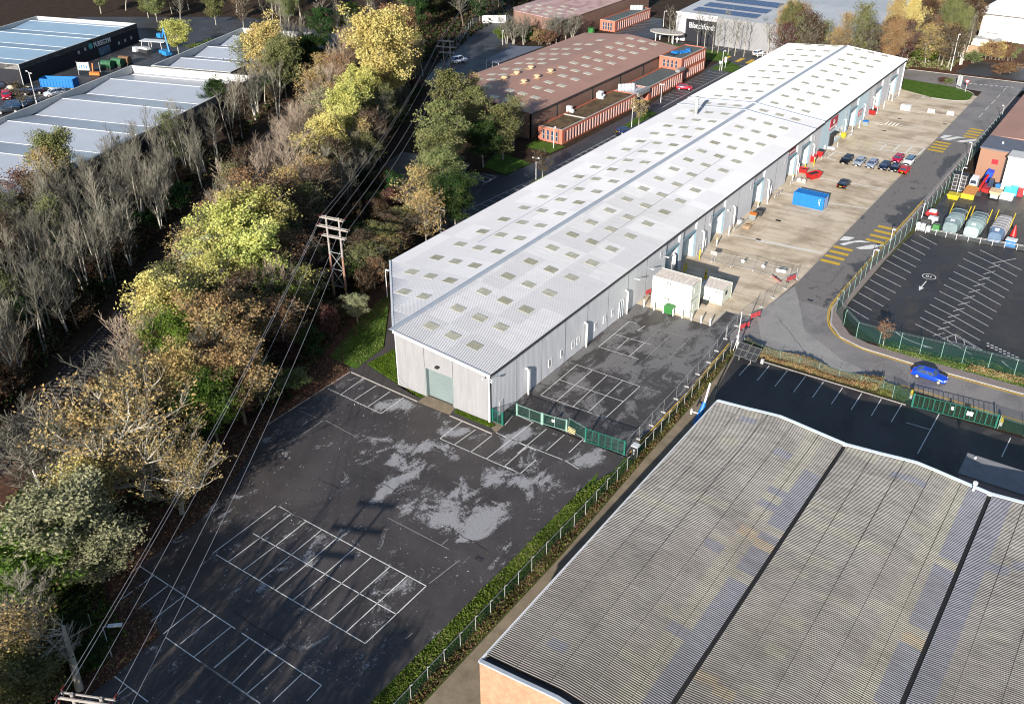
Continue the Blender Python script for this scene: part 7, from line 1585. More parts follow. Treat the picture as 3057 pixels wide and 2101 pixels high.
pw('bushybare1', 655, 380, 12, 4.6, None, 'barkpink', 'pinkish bare tree north of the big lime green tree', f=.65)
pw('bushybare2', 700, 430, 11, 4.8, None, 'barkpink', 'pinkish bare tree right of the lime green crown', f=.6)
pw('thin0', 650, 470, 12, 4.0, 'L_brown', 'barkpink', 'brownish sparse tree behind the lime green crown', f=.6)
pw('round0', 575, 510, 14, 5.6, 'L_yelgreen', 'barkpale', 'big lime yellow tree in the middle of the belt', f=.66)
pw('round1', 525, 555, 13.5, 5.4, 'L_yelgreen', 'barkpale', 'lime green tree left of the big lime yellow one', f=.64)
pw('round2', 575, 610, 12, 5.0, 'L_yelgreen', 'barkpale', 'pale green tree directly below the big lime yellow one', f=.6)
pw('thin1', 470, 600, 12, 4.2, 'L_willow', 'barkpink', 'feathery pale tree on the railway side of the lime group', f=.62)
pw('round1', 490, 660, 11, 4.0, 'L_yelgreen', 'barkpale', 'yellow green tree at the lower end of the lime group', f=.6)
pw('round0', 375, 715, 12, 4.6, 'L_gold', 'barkpale', 'gold topped tree above the fresh green one', f=.66)
pw('bushybare0', 440, 690, 10, 3.8, None, 'barkpale', 'grey bare tree between the gold and the lime trees', f=.6)
pw('round2', 400, 800, 11, 3.6, 'L_green', 'barkpale', 'fresh green leafy tree in front of the gold topped one', f=.6)
pw('round1', 500, 770, 11.5, 5.0, 'L_orange', 'bark', 'rusty orange tree right of the fresh green one', f=.6)
pw('thin0', 545, 700, 11, 4.4, 'L_brown', 'bark', 'dull brown tree behind the rusty orange one', f=.55)
pw('round0', 540, 870, 10.5, 4.2, 'L_orange', 'bark', 'orange brown tree by the leafy bank of the yard', f=.6)
pw('round2', 420, 880, 10, 3.4, 'L_gold', 'barkpale', 'mustard tree under the fresh green one', f=.6)
pw('round1', 480, 930, 9, 3.6, 'L_green', 'bark', 'dark green and gold tree beside the leafy bank', f=.55)
pw('thin1', 590, 690, 10, 3.6, 'L_green', 'bark', 'thin green tree left of the near pylon', f=.55)
pw('thin0', 690, 650, 8, 3.0, 'L_yelgreen', 'bark', 'light green shrub like tree at the foot of the near pylon', f=.6)
pw('thin1', 660, 700, 8, 3.2, 'L_green', 'bark', 'green tree between the cables south of the near pylon', f=.55)
pw('oak', 310, 1020, 11.5, 8.4, 'L_gold', 'barkpale', 'sprawling sparse oak with thick pale limbs and yellow leaves', f=.62)
pw('oak', 395, 1090, 8, 4.6, 'L_orange', 'barkpale', 'lower spreading crown of brown leaves beside the sprawling oak', f=.6)
pw('bushybare2', 300, 870, 11, 4.8, None, 'barkpale', 'pale bare tree on the railway side above the sprawling oak', f=.6)
pw('bushybare1', 330, 800, 11, 4.6, None, 'barkpink', 'pinkish bare tree leaning over the railway track', f=.6)
pw('whitebare', 85, 1040, 12, 4.9, None, 'barkwhite', 'white barked bare tree with dense twigs at the left edge', f=.6)
pw('thin1', 190, 1110, 9, 3.6, 'L_gold', 'barkwhite', 'small white stemmed tree with yellow leaves left of the oak', f=.6)
pw('round2', 150, 1210, 10, 5.4, 'L_willow', 'barkpale', 'grey green willow like tree at lower left', f=.62)
pw('round0', 215, 1250, 7, 4.0, 'L_willow', 'bark', 'lower grey green crown beside the willow like tree', f=.6)
pw('round1', 60, 1290, 8, 4.6, 'L_green', 'bark', 'green bushy tree at the left edge below the willow like one', f=.6)
pw('bushybare0', 60, 1380, 8, 3.6, None, 'barkpale', 'tangled bare tree at the left edge above the stump', f=.5)
pw('thin0', 20, 1470, 8, 3.2, 'L_orange', 'bark', 'orange leaved tree cut by the left edge, beside the stump', f=.6)
pw('round2', 45, 1560, 5.5, 3.6, 'L_olive', 'bark', 'olive bush filling the bottom left corner', f=.5)
# broken stump tree
p = at('D0', 690, 1470); T = thing('tree', 'broken topped dead tree with grey bark near the bottom left corner', 'tree', (p.x, p.y, 0))
bS = MB().m('barkpale'); R_ = random.Random(5)
bS.tube((p.x,p.y,0),(p.x-.7,p.y+.5,3.2),.38,.33,9); bS.tube((p.x-.7,p.y+.5,3.2),(p.x-1.2,p.y+.9,6.8),.33,.16,8); bS.tube((p.x-.6,p.y+.4,3.0),(p.x-2.6,p.y-.2,5.2),.2,.1,6); bS.build('trunk', T)
bS = MB().m('barkpale')
for k in range(46):
    t = R_.random(); s = Vector((p.x-.7,p.y+.5,3.2)).lerp(Vector((p.x-1.2,p.y+.9,6.8)), t) if k % 2 else Vector((p.x-.6,p.y+.4,3.0)).lerp(Vector((p.x-2.6,p.y-.2,5.2)), t)
    a = R_.uniform(0, 6.28); d = Vector((math.cos(a)-.3, math.sin(a), R_.uniform(0,.9))).normalized(); L = R_.uniform(.8,2.6); e = s+d*L; bS.tube(s, e, .05, .02, 3, False)
    for j in range(4):
        f = s.lerp(e, R_.uniform(.3,1)); g_ = (d+Vector((R_.uniform(-1,1), R_.uniform(-1,1), R_.uniform(-.3,.9)))).normalized(); bS.tube(f, f+g_*L*.45, .022, .012, 3, False)
bS.build('branches', T)
# ---- pinkish bare trees lining the railway side of the belt
def near_track(x, y):
    m = 1e9
    for (x1, y1), (x2, y2) in zip(tr, tr[1:]):
        ex, ey = x2-x1, y2-y1; t = max(0, min(1, ((x-x1)*ex+(y-y1)*ey)/(ex*ex+ey*ey))); m = min(m, math.hypot(x-x1-t*ex, y-y1-t*ey))
    return m
def scatter(poly, n, dmin, seed, tries=40, keep=((-40,10.5,3.6),(-40,6,3))):
    R = random.Random(seed); xs = [p[0] for p in poly]; ys = [p[1] for p in poly]; out = []
    for _ in range(n*tries):
        x, y = R.uniform(min(xs), max(xs)), R.uniform(min(ys), max(ys))
        if not bool(inpoly(np.array([x]), np.array([y]), poly)[0]): continue
        if any((x-a)**2+(y-c)**2 < dmin*dmin for a, c in out) or any((x-a)**2+(y-c)**2 < r*r for a, c, r in keep) or near_track(x, y) < 5.2: continue
        out.append((x, y))
        if len(out) >= n: break
    return out
RR = random.Random(3)
flank = [(-66,6),(-81,30),(-96,54),(-118,89),(-143,129),(-136,132),(-112,92),(-90,58),(-76,36),(-62,12)]
for i, (x, y) in enumerate(scatter(flank, 22, 4.2, 8)):
    plant('bushybare%d' % (i % 3) if i % 3 else 'bare%d' % (i % 5), x, y, RR.uniform(9, 13), RR.uniform(2.6, 3.8), None, 'barkpink', 'pinkish grey bare tree lining the railway edge of the middle belt', 'bare trees along the railway edge')
inner = [(-60,14),(-74,38),(-88,60),(-108,92),(-130,130),(-122,140),(-98,98),(-82,72),(-70,52),(-56,28),(-48,8)]
for i, (x, y) in enumerate(scatter(inner, 18, 4.5, 9)):
    plant('thin%d' % (i % 2) if i % 2 else 'bare%d' % (i % 5), x, y, RR.uniform(8, 12), RR.uniform(2.2, 3.2), ('L_brown','L_olive','L_gold')[i % 3], 'barkpale', 'slender pale stemmed tree on the clearing side of the middle belt', 'slender trees beside the cable clearing')
# ---- bare wood left of the railway
wood = [(-54,-62),(-52,-40),(-60,-26),(-73,-4),(-90,22),(-106,47),(-129,83),(-154,124),(-168,120),(-132,84),(-116,58),(-112,34),(-108,16),(-106,4),(-102,-20),(-92,-44),(-80,-66)]
pts = scatter(wood, 96, 3.9, 4)
for i, (x, y) in enumerate(pts):
    d = abs((x+73)*.85+(y+4)*.53)
    h = RR.uniform(11.5, 16)
    if i % 9 == 4: plant('thin%d' % (i % 2), x, y, h*.8, 3, 'L_olive' if i % 2 else 'L_brown', 'barkpale', 'sparse leaved tree in the bare wood left of the railway', 'sparse leaved trees in the bare wood')
    else: plant('bare%d' % (i % 5) if i % 3 else 'bushybare%d' % (i % 2), x, y, h if i % 3 else h*.8, RR.uniform(2.2, 3.4), None, 'barkwhite' if i % 3 == 0 else 'barkpale', 'tall slender bare tree with pale trunk in the wood left of the railway', 'bare trees in the wood left of the railway', tilt=RR.uniform(-.06,.06))
pw('round0', 125, 360, 13, 4.0, 'L_olive', 'barkpale', 'olive and gold tree standing before the pale shed roof at left', f=.7)
pw('thin0', 95, 385, 12, 3.6, 'L_gold', 'barkwhite', 'golden birch beside the olive tree at left', f=.7)
pw('thin1', 55, 440, 11, 4.0, 'L_maroon', 'barkpink', 'reddish brown bare tree at the left edge', f=.65)
pw('round1', 15, 500, 9, 3.4, 'L_olive', 'bark', 'small green gold tree at the left edge below the reddish one', f=.6)
pw('round2', 605, 105, 16, 5.6, 'L_gold', 'barkpale', 'golden orange tree hiding the far pale shed', f=.74)
pw('round0', 640, 150, 14, 4.4, 'L_olive', 'barkpale', 'greenish tree right below the golden orange one by the sheds', f=.6)
pw('bare1', 620, 190, 14, 3.2, None, 'barkwhite', 'bare birch with white trunk before the far pale shed', f=.6)
pw('thin1', 560, 130, 13, 4.2, 'L_olive', 'barkpale', 'olive tinged sparse tree at the corner of the far shed', f=.6)
pw('round1', 490, 220, 8, 3.0, 'L_dark', 'bark', 'ivy dark tree in the bare wood below the shed corner', f=.6)
pw('round2', 700, 130, 11, 4.0, 'L_dark', 'bark', 'dark evergreen left of the golden oak', f=.6)
pw('tall0', 790, 45, 13, 3.0, 'L_dark', 'bark', 'dark conifer like tree at the top edge behind the golden oak', f=.6)
pw('tall1', 730, 60, 13, 3.4, 'L_dark', 'bark', 'ivy covered dark tree at the top edge left of the conifer', f=.6)
pw('bare3', 760, 40, 15, 2.6, None, 'barkwhite', 'tall white stemmed birch at the top edge', f=.6)
# ---- the remaining stems of the woodland, too many to keep apart
def thicket(name, items):
    VS, FS, MI, base = [], [], [], 0
    for key, x, y, h, r, rot, mset in items:
        me, lf, h0, r0 = KIND[key]; me = lf if mset >= 2 else me; n = len(me.vertices); v = np.empty(n*3); me.vertices.foreach_get('co', v); v = v.reshape(-1, 3)
        c, s = math.cos(rot), math.sin(rot); sx = r/r0; sz = h/h0
        X = (v[:,0]*c-v[:,1]*s)*sx+x; Y = (v[:,0]*s+v[:,1]*c)*sx+y; VS.append(np.stack([X, Y, v[:,2]*sz], 1))
        m = len(me.loops); li = np.empty(m, dtype=np.int32); me.loops.foreach_get('vertex_index', li); FS.append(li.reshape(-1, 4)+base); base += n
        mi = np.empty(len(me.polygons), dtype=np.int32); me.polygons.foreach_get('material_index', mi); MI.append(mi+2*mset if mset < 2 else mi+mset+2)
    V, F, I = np.concatenate(VS), np.concatenate(FS), np.concatenate(MI); me = bpy.data.meshes.new(name)
    me.vertices.add(len(V)); me.vertices.foreach_set('co', V.ravel()); me.loops.add(F.size); me.loops.foreach_set('vertex_index', F.ravel()); me.polygons.add(len(F))
    me.polygons.foreach_set('loop_start', np.arange(0, F.size, 4, dtype=np.int32)); me.polygons.foreach_set('material_index', I)
    for k in ('barkpale','barktwig','barkpink','barktwigpink','L_gold','L_olive','L_yelgreen','L_orange','L_brown'): me.materials.append(MAT[k])
    me.update(calc_edges=True); me.validate(); o = bpy.data.objects.new(name, me); COL.objects.link(o); o['kind'] = 'stuff'; return o
items = [('bare%d' % (i % 5), x, y, RR.uniform(9, 14.5), RR.uniform(2.2, 3.2), RR.uniform(0, 6), 0) for i, (x, y) in enumerate(scatter(wood, 120, 3.2, 14))]
belt = [(-40,-24),(-66,6),(-81,30),(-96,54),(-118,89),(-143,129),(-124,140),(-98,100),(-82,74),(-66,48),(-50,16),(-30,-14)]
items += [(('bushybare%d' % (i % 3)) if i % 2 else 'bare%d' % (i % 5), x, y, RR.uniform(7.5, 11.5), RR.uniform(2.4, 3.6), RR.uniform(0, 6), int(i % 3 == 0)) for i, (x, y) in enumerate(scatter(belt, 80, 3.6, 15))]
for i, (x, y) in enumerate(scatter(belt, 64, 3.8, 16)):
    q = ('thin%d' % (i % 2), x, y, RR.uniform(8.5, 12.5), RR.uniform(2.8, 4), RR.uniform(0, 6)); items += [(*q, 0), (*q, (2, 3, 4, 5, 2, 3, 6)[i % 7])]
south = [(-24,-30),(-40,-24),(-52,-6),(-60,8),(-50,18),(-44,12),(-34,-4),(-26,-14)]
for i, (x, y) in enumerate(scatter(south, 14, 4.5, 17)):
    q = ('thin%d' % (i % 2), x, y, RR.uniform(7, 10), RR.uniform(3, 4), RR.uniform(0, 6)); items += [(*q, 0), (*q, (2, 5, 3, 6)[i % 4])]
top = [(-170,150),(-330,150),(-330,300),(-150,330),(-130,250),(-136,200),(-152,235),(-168,190)]
for i, (x, y) in enumerate(scatter(top, 120, 6.5, 18)):
    q = ('thin%d' % (i % 2), x, y, RR.uniform(9, 14), RR.uniform(3.4, 5), RR.uniform(0, 6)); items += [(*q, 0), (*q, (6, 3, 6, 5)[i % 4])]
clm = [(-40,18),(-46,34),(-56,50),(-50,40),(-43,30),(-36,20)]
for i, (x, y) in enumerate(scatter(clm, 9, 3.2, 19)):
    q = ('thin%d' % (i % 2), x, y, RR.uniform(4.5, 7), RR.uniform(2.4, 3.4), RR.uniform(0, 6)); items += [(*q, 0), (*q, (2, 3, 5)[i % 3])]
thicket('woodland_thicket', items)
# ---- green trees between the clearing and the works
gr = [('tall0',1030,235,17,3.8,'L_olive','tall olive green tree left of the brown works gable'),('tall1',1010,300,16,4.0,'L_olive','olive green tree below the tall one by the brown works'),('tall0',985,355,14,3.8,'L_olive','narrow green tree above the striped parking bays'),
      ('tall1',1012,400,13,3.9,'L_olive','dark olive tree beside the striped parking bays'),('tall0',1075,250,14,2.8,'L_olive','narrow olive tree before the brown gable'),('thin0',1078,225,13,2.6,'L_gold','golden topped birch against the brown gable'),
      ('tall1',1140,290,12,3.2,'L_olive','green birch in front of the brown works corner'),('thin1',1165,270,11,3.0,'L_olive','thin birch shading the brown works roof corner'),('round2',1095,325,9,3.6,'L_dark','dark green tree under the birches'),
      ('thin0',945,440,11,3.4,'L_gold','yellow birch beside the warehouse lamp'),('thin1',965,490,10,3.2,'L_gold','golden brown birch near the warehouse eaves'),('round2',1030,455,10,3.8,'L_dark','shaded green tree at the near end of the parking bays'),
      ('thin1',900,520,8,3.2,'L_brown','brownish thicket tree right of the clearing'),('round0',870,545,6,3.0,'L_olive','olive thicket tree beside the warehouse gable'),('thin0',830,560,6.5,3.0,'L_brown','pale brown thicket tree above the near pylon foot'),
      ('thin1',815,600,6,2.6,'L_olive','yellowish thicket tree right of the near pylon'),('round1',808,700,4.2,1.7,'L_willow','small green gold bush tree by the leafy bank under the pylon')]
for k, x, y, h, r, lf, lab in gr: pw(k, x, y, h, r, lf, 'barkpale', lab, f=.6)
clr = [(-36,14),(-42,30),(-50,44),(-58,52),(-74,60),(-86,78),(-96,98),(-104,112),(-112,112),(-100,92),(-84,66),(-66,42),(-50,18),(-42,2),(-28,-20),(-25,-12)]
for i, (x, y) in enumerate(scatter(clr, 70, 2.9, 31)):
    plant('shrub%d' % (i % 2), x, y, RR.uniform(1.8, 4.2), RR.uniform(1.5, 2.8), ('L_brown','L_dark','L_olive','L_brown','L_maroon')[i % 5], 'bark', 'tangled shrub in the strip under the cables', 'shrubs under the power cables', 'shrub')
mid = [(-34,-50),(-44,-34),(-62,0),(-78,24),(-92,48),(-112,82),(-132,116),(-122,122),(-98,84),(-72,44),(-48,6),(-34,-14),(-26,-24),(-22,-34),(-18,-46),(-14,-56)]
for i, (x, y) in enumerate(scatter(mid, 62, 3.4, 33)):
    plant('shrub%d' % (i % 2), x, y, RR.uniform(2, 5), RR.uniform(1.8, 3), ('L_brown','L_olive','L_dark','L_gold')[i % 4], 'bark', 'understorey shrub beneath the middle belt of trees', 'understorey shrubs in the middle belt', 'shrub')
for i, (x, y) in enumerate(scatter(wood, 70, 4.2, 35)):
    plant('shrub%d' % (i % 2), x, y, RR.uniform(2, 5), RR.uniform(1.8, 3.2), ('L_brown','L_dark','L_brown','L_dark')[i % 4], 'bark', 'dark undergrowth shrub on the floor of the bare wood', 'shrubs on the floor of the bare wood', 'shrub')
bl = [(-8,-50),(-14,-48),(-22,-44),(-30,-52),(-34,-70),(-14,-70),(-6,-60)]
for i, (x, y) in enumerate(scatter(bl, 26, 2.6, 36)):
    plant('shrub%d' % (i % 2), x, y, RR.uniform(.8, 2.6), RR.uniform(1.2, 2.2), ('L_dark','L_brown','L_green')[i % 3], 'bark', 'low scrub bush in the rough corner around the stump', 'scrub around the stump', 'shrub')
# ---- bare trees just outside the lower frame edge: their shadows streak across the front yard
for i, (x, y, h) in enumerate(((6,-97,13),(11,-94,14),(15.5,-99,15),(1,-92,11),(19,-90,11),(-4,-100,13),(9,-104,17),(3,-106,16))):
    plant('bushybare%d' % (i % 3), x, y, h, 4.4, None, 'barkpale', 'bare tree standing nearer than the picture edge', 'bare trees below the picture edge')
for i, (x, y, h) in enumerate(((17,-80,15),(21,-84,15),(14,-86,14),(24,-79,15),(4,-72,14),(0,-80,16),(7,-79,15),(-3,-77,14),(2,-75,13),(11,-78,14))):
    plant('thin%d' % (i % 2) if i % 2 else 'bushybare%d' % (i % 3), x, y, h, 4.0, 'L_olive', 'barkpale', 'tree standing nearer than the picture edge', 'trees standing nearer than the picture edge')
# ---- street trees and far trees
for reg, x, y, h, r, lf, lab in (('A2',780,1560,5.4,1.9,'L_brown','small bare street tree beside the two armed lamp'),('A2',1615,1095,6.0,2.3,'L_orange','brown leaved street tree on the warehouse flank'),('C3',1098,240,3.6,1.2,'L_rust','small orange twiggy tree on the verge below the big car park'),('H1',330,690,6,1.9,'L_brown','small bare tree between parked cars in the retail car park')):
    p = at(reg, x, y); plant('small', p.x, p.y, h, r, lf, 'barkpale', lab)
for i, (x, y) in enumerate(((610,650),(708,662),(815,735),(893,742),(1035,770),(1128,782),(1255,792),(1445,700),(1588,752),(1650,712),(1700,690),(1780,660),(215,590),(255,600),(990,600))):
    p = at('F1', x, y); plant('sparse%d' % (i % 3), p.x, p.y, RR.uniform(9, 11), RR.uniform(2.4, 3.2), None, 'barkpale', 'pale bare tree in the row before the grey building', 'bare trees before the grey building')
for i, (x, y) in enumerate(((530,385),(615,392),(470,380),(900,372),(985,352),(850,385),(1040,345))):
    p = at('A2', x, y); plant('bushybare%d' % (i % 3), p.x, p.y, RR.uniform(6, 8.5), 3.0, None, 'barkpale', 'pollard like bare tree beside the second brown works', 'bare trees beside the second brown works')
for i, (x, y, lf) in enumerate(((700,360,'L_dark'),(640,370,'L_dark'),(820,390,'L_rust'),(760,390,'L_rust'),(430,360,'L_green'))):
    p = at('A2', x, y); plant('shrub%d' % (i % 2), p.x, p.y, 3.6, 3.0, lf, 'bark', ['dark holly like bush by the second brown works','dark bush left of the holly like one','orange hedge bush before the second brown works','orange bush beside the hedge bush','small green bush by the lane gate'][i], None, 'bush')
bank = [(-30,212),(5,211.5),(7,226),(3,252),(20,262),(22,300),(-8,330),(-60,330),(-60,270),(-13,264),(-12,214)]
bank = [(-11,211),(6,212),(5,228),(1,250),(-2,300),(-9,330),(-11.5,264)]
bk = [(-38,191),(-33,190),(-6,200),(-4,211),(6,213),(6,228),(2,250),(-2,268),(-9.5,268),(-10.5,202.3),(-38,202)]
lfs = ['L_orange','L_brown','L_maroon','L_olive','L_gold','L_brown','L_rust','L_olive']
lbl = {'L_orange':'orange brown','L_brown':'dull brown','L_maroon':'maroon','L_olive':'olive','L_gold':'golden','L_rust':'russet'}
for i, (x, y) in enumerate(scatter(bk, 62, 2.7, 50)):
    lf = lfs[i % 8]; k = ('thin%d' % (i % 2)) if i % 3 else 'round%d' % (i % 3)
    plant(k, x, y, RR.uniform(10, 17), RR.uniform(2.8, 4.4), lf, 'barkpale', lbl[lf]+' autumn tree in the dense bank beyond the warehouse', lbl[lf]+' trees in the far bank')
for i, (x, y) in enumerate(((1870,470),(1862,472),(1885,440),(1850,420),(1800,390))):
    p = at('A3', x, y); plant('bare%d' % i, p.x, p.y, 13, 2.4, None, 'barkwhite', 'white stemmed birch at the right end of the far bank', 'white birches of the far bank')
p = at('A3', 1570, 460); plant('shrub0', p.x, p.y, 4.6, 4.4, 'L_green', 'bark', 'bright green rounded bush behind the far warehouse corner', None, 'bush')
for x, y, s, lf, lab in ((1950,460,2.4,'L_olive','clipped green bush beside the far side road'),(2085,430,0,'',''),(2140,540,2.0,'L_rust','brown hedge clump at the right edge beyond the junction'),(2215,530,2.2,'L_rust','brown hedge clump touching the picture edge beyond the junction'),(1770,610,1.2,'L_olive','low dark planting on the far green'),(1730,600,1.1,'L_maroon','low reddish planting on the far green')):
    if s: p = at('A3', x, y); plant('shrub1', p.x, p.y, s, s*1.3, lf, 'bark', lab, None, 'bush')
for i in range(7): p = at('A3', 2040+i*32, 438+i*1.5); plant('shrub%d' % (i % 2), p.x, p.y+.8, 4.0, 2.2, ['L_gold','L_rust','L_rust','L_gold','L_rust','L_rust','L_olive'][i], 'bark', 'section of tall autumn hedge beside the tan timber wall', 'tall autumn hedge at top right', 'hedge_bush')
# woods filling the distance
far1 = [(-150,128),(-166,168),(-200,240),(-160,330),(-130,330),(-150,240),(-138,200),(-134,178),(-118,140),(-128,132)]
for i, (x, y) in enumerate(scatter(far1, 26, 6.0, 61)):
    lf = ('L_dark','L_olive','L_dark','L_brown')[i % 4]; k = ('round%d' % (i % 3), 'bare%d' % (i % 5), 'tall%d' % (i % 2), 'thin%d' % (i % 2))[i % 4]
    plant(k, x, y, RR.uniform(9, 14), RR.uniform(3, 4.4), lf, 'bark', 'dark tree in the wood behind the golden oak at the top', 'dark wood at the top edge')
far2 = [(-300,128),(-262,122),(-214,128),(-160,152),(-172,172),(-215,165),(-268,152),(-330,150)]
for i, (x, y) in enumerate(scatter(far2, 22, 6.5, 62)):
    lf = ('L_olive','L_dark','L_brown')[i % 3]; plant(('round%d' % (i % 3), 'bare%d' % (i % 5), 'thin%d' % (i % 2))[i % 3], x, y, RR.uniform(8, 12), RR.uniform(3, 4.2), lf, 'barkpale', 'tree in the belt behind the retail sheds at the top left', 'belt behind the retail sheds')
pw('round0', 398, 82, 9, 4.0, 'L_yelgreen', 'barkpale', 'yellow green tree right of the black gym building', f=.6); pw('shrub1', 470, 118, 3.5, 4, 'L_green', 'bark', 'bright green bush at the end of the retail yard', f=.5, name='bush')
far3 = [(-330,180),(-200,250),(-160,330),(-60,330),(40,330),(160,340),(160,470),(-420,470),(-420,200)]
for i, (x, y) in enumerate(scatter(far3, 20, 14, 63)):
    plant('big%d' % (i % 2) if i % 3 else 'round%d' % (i % 3), x, y, RR.uniform(10, 16), RR.uniform(5, 9), ('L_olive','L_brown','L_dark','L_orange')[i % 4], 'bark', 'distant tree beyond the estate', 'distant trees')

# ------------------------------------------------------------------ ground cover that cannot be counted
def cover(name, poly, n, zmax, size, mats, seed, zpow=2.0, mask=None, label=None, z0=0.03, flat=False):
    g = np.random.default_rng(seed); P = np.array(poly); lo, hi = P.min(0), P.max(0); xs = []
    area = (hi-lo).prod(); xy = g.uniform(lo, hi, (int(n*3.2), 2)); ok = inpoly(xy[:,0], xy[:,1], poly); xy = xy[ok][:n]; m = len(xy)
    clump = (np.sin(xy[:,0]*.55+2*np.sin(xy[:,1]*.31))+np.sin(xy[:,1]*.6+2*np.sin(xy[:,0]*.27))+2.2)/4.2
    z = z0+zmax*np.clip(clump, .12, 1)*g.random(m)**zpow; c = np.column_stack([xy, z])
    a = g.normal(0, 1, (m, 3)); 
    if flat: a[:, 2] *= .15
    a /= np.linalg.norm(a, axis=1, keepdims=True); w = g.normal(0, 1, (m, 3)); 
    if flat: w[:, 2] *= 6
    b_ = np.cross(a, w); 
    b_ /= np.maximum(np.linalg.norm(b_, axis=1, keepdims=True), 1e-6); s = size*g.uniform(.5, 1.4, (m, 1))
    V = np.stack([c-a*s, c+b_*s*.6, c+a*s, c-b_*s*.6], 1).reshape(-1, 3); V[:, 2] = np.maximum(V[:, 2], .012)
    me = bpy.data.meshes.new(name); me.from_pydata(V.tolist(), [], np.arange(m*4).reshape(-1, 4).tolist())
    for k in mats: me.materials.append(MAT[k])
    me.polygons.foreach_set('material_index', g.integers(0, len(mats), m).tolist())
    o = bpy.data.objects.new(name, me); COL.objects.link(o); o['kind'] = 'stuff'
    if label: o['label'] = label
    return o
cover('undergrowth', wood, 70000, 2.2, .3, ['L_brown','L_dark','L_brown'], 71)
cover('undergrowth', mid, 50000, 1.8, .28, ['L_brown','L_olive','L_dark'], 72)
cover('undergrowth', clr, 45000, 1.6, .26, ['L_brown','L_dark','L_dark','L_brown'], 73)
cover('undergrowth', bk, 14000, 1.6, .3, ['L_brown','L_olive'], 74)
cover('undergrowth', far1, 16000, 2.0, .5, ['L_brown','L_dark'], 75)
cover('undergrowth', bl, 16000, .9, .18, ['L_brown','L_dark','L_green'], 76)
cover('fallen_leaves', [(-23.5,-1.2),(-23.6,-17),(-18.6,-27),(-16.2,-34),(-15.4,-43),(-8.6,-46.6),(-5.6,-48),(-5.0,-53.5),(-4.8,-70),(-34,-70),(-26,-30),(-25,-12),(-28,-4),(-33,10),(-37,28),(-35,30),(-32.5,19),(-29.5,4),(-25.5,-.5)], 26000, .12, .13, ['L_rust','L_brown','L_maroon','L_orange'], 77, 1.0, flat=True)
cover('scattered_leaves', [(-23.5,-2),(-12,-3),(16,-20),(10,-60),(-5,-60),(-16,-36),(-23.5,-17)], 900, .02, .065, ['L_rust','L_willow','trimw'], 78, 1.0, flat=True)
cover('grass_tufts', [(17.1,-6),(17.1,-95),(19.4,-95),(19.4,-6),(19.2,3)], 42000, .35, .12, ['L_grass','L_grass','L_green','L_olive'], 79, 1.2)
cover('brambles', [(19.5,-95),(19.5,4),(19.1,12),(18.7,22.5),(18.3,34.5),(19.0,34.7),(19.9,22),(20.3,4),(20.9,-16),(20.9,-95)], 30000, .7, .11, ['L_brown','L_olive','L_rust','L_green'], 80, 1.3)
cover('grass_tufts', [(-23.1,1.7),(-22.6,7.0),(-15.9,.0),(-11,-.1),(-11.3,-.8)], 5000, .16, .08, ['L_grass'], 81, 1.0)
cover('grass_tufts', [(-5.6,-.15),(0,-.1),(1.0,-.25),(.5,-.95),(-5.2,-.95)], 2600, .2, .07, ['L_grass'], 82, 1.0)
cover('grass_tufts', [(-23.6,.5),(-24.4,6.6),(-34.2,19.4),(-36,28),(-33.5,12),(-29,2)], 5000, .12, .09, ['L_grass','L_olive'], 83, 1.0)
for k, (poly, n, zm, mt, lab) in enumerate((([(19.6,35.2),(24,35.2),(34,35.2),(39.4,35.6),(39.6,38.2),(34,38.0),(27,38.1),(19.4,38.2)], 22000, 1.25, ['L_rust','L_rust','L_orange','L_olive'], 'long orange brown brushwood hedge beside the road bend'),
        ([(39.6,35.4),(43.4,35.6),(43.4,38.2),(39.6,38.3)], 2500, .5, ['L_green','L_olive'], 'low green end of the orange hedge by the gates'),
        ([(48.0,48.4),(60,49.4),(80,50.4),(80,52),(60,51.0),(48.5,50.0)], 9000, .7, ['L_rust','L_orange','L_olive'], 'orange ground hedge at the right edge below the big car park'))):
    o = cover('hedge', poly, n, zm, .13, mt, 90+k, .8); del o['kind']; tag(o, lab, 'hedge')
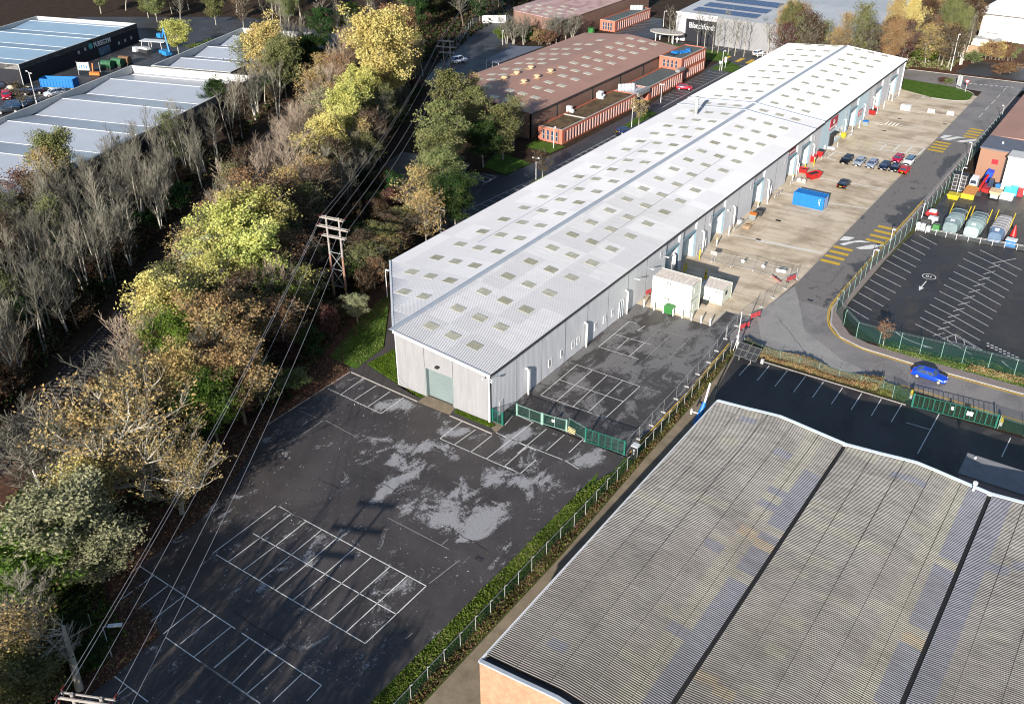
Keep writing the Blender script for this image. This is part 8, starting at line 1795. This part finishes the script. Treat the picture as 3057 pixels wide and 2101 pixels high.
cover('grass_tufts', [(36,47.6),(56,48.2),(56,50.4),(47,50.0),(36,48.7)], 5000, .2, .1, ['L_olive','L_green'], 95)
cover('ivy_hedge', [(36.5,49.0),(47,50.3),(54,50.8),(80,52.2),(80,53.2),(54,51.6),(47,51.2),(36.5,49.8)], 14000, .9, .13, ['L_dark','L_dark','L_olive'], 96, .9)

# ------------------------------------------------------------------ light, sky, camera
SUN_EL, SH = math.radians(18.5), Vector((-.22, .975, 0)).normalized()      # shadows fall along SH
sun_dir = Vector((-SH.x*math.cos(SUN_EL), -SH.y*math.cos(SUN_EL), math.sin(SUN_EL)))
sl = bpy.data.lights.new('Sun', 'SUN'); sl.energy = 5.0; sl.angle = math.radians(.5); sl.color = (1, .93, .84)
so = bpy.data.objects.new('Sun', sl); COL.objects.link(so); so.rotation_euler = sun_dir.to_track_quat('Z', 'Y').to_euler()
w = bpy.data.worlds.new('World'); scene.world = w; w.use_nodes = True; nt = w.node_tree
bg = nt.nodes['Background']; sk_ = nt.nodes.new('ShaderNodeTexSky'); sk_.sky_type = 'NISHITA'; sk_.sun_disc = False
sk_.sun_elevation = SUN_EL; sk_.sun_rotation = math.atan2(sun_dir.x, sun_dir.y); sk_.altitude = 80; sk_.dust_density = .6; sk_.ozone_density = 1.6
nt.links.new(sk_.outputs[0], bg.inputs['Color']); bg.inputs['Strength'].default_value = .075
cam = bpy.data.cameras.new('Camera'); co = bpy.data.objects.new('Camera', cam); COL.objects.link(co)
cam.sensor_width = 36.0; cam.lens = FPX/3057*36.0; cam.clip_end = 3000; cam.clip_start = 1
co.matrix_world = Matrix(((RX.x, UY.x, -FW.x, CAM.x), (RX.y, UY.y, -FW.y, CAM.y), (RX.z, UY.z, -FW.z, CAM.z), (0,0,0,1)))
scene.camera = co
vs = scene.view_settings; vs.view_transform = 'Standard'; vs.look = 'None'; vs.exposure = 1.06; vs.gamma = 1; vs.use_curve_mapping = False
scene.cycles.filter_width = 1.1; scene.cycles.max_bounces = 6; scene.cycles.transparent_max_bounces = 12
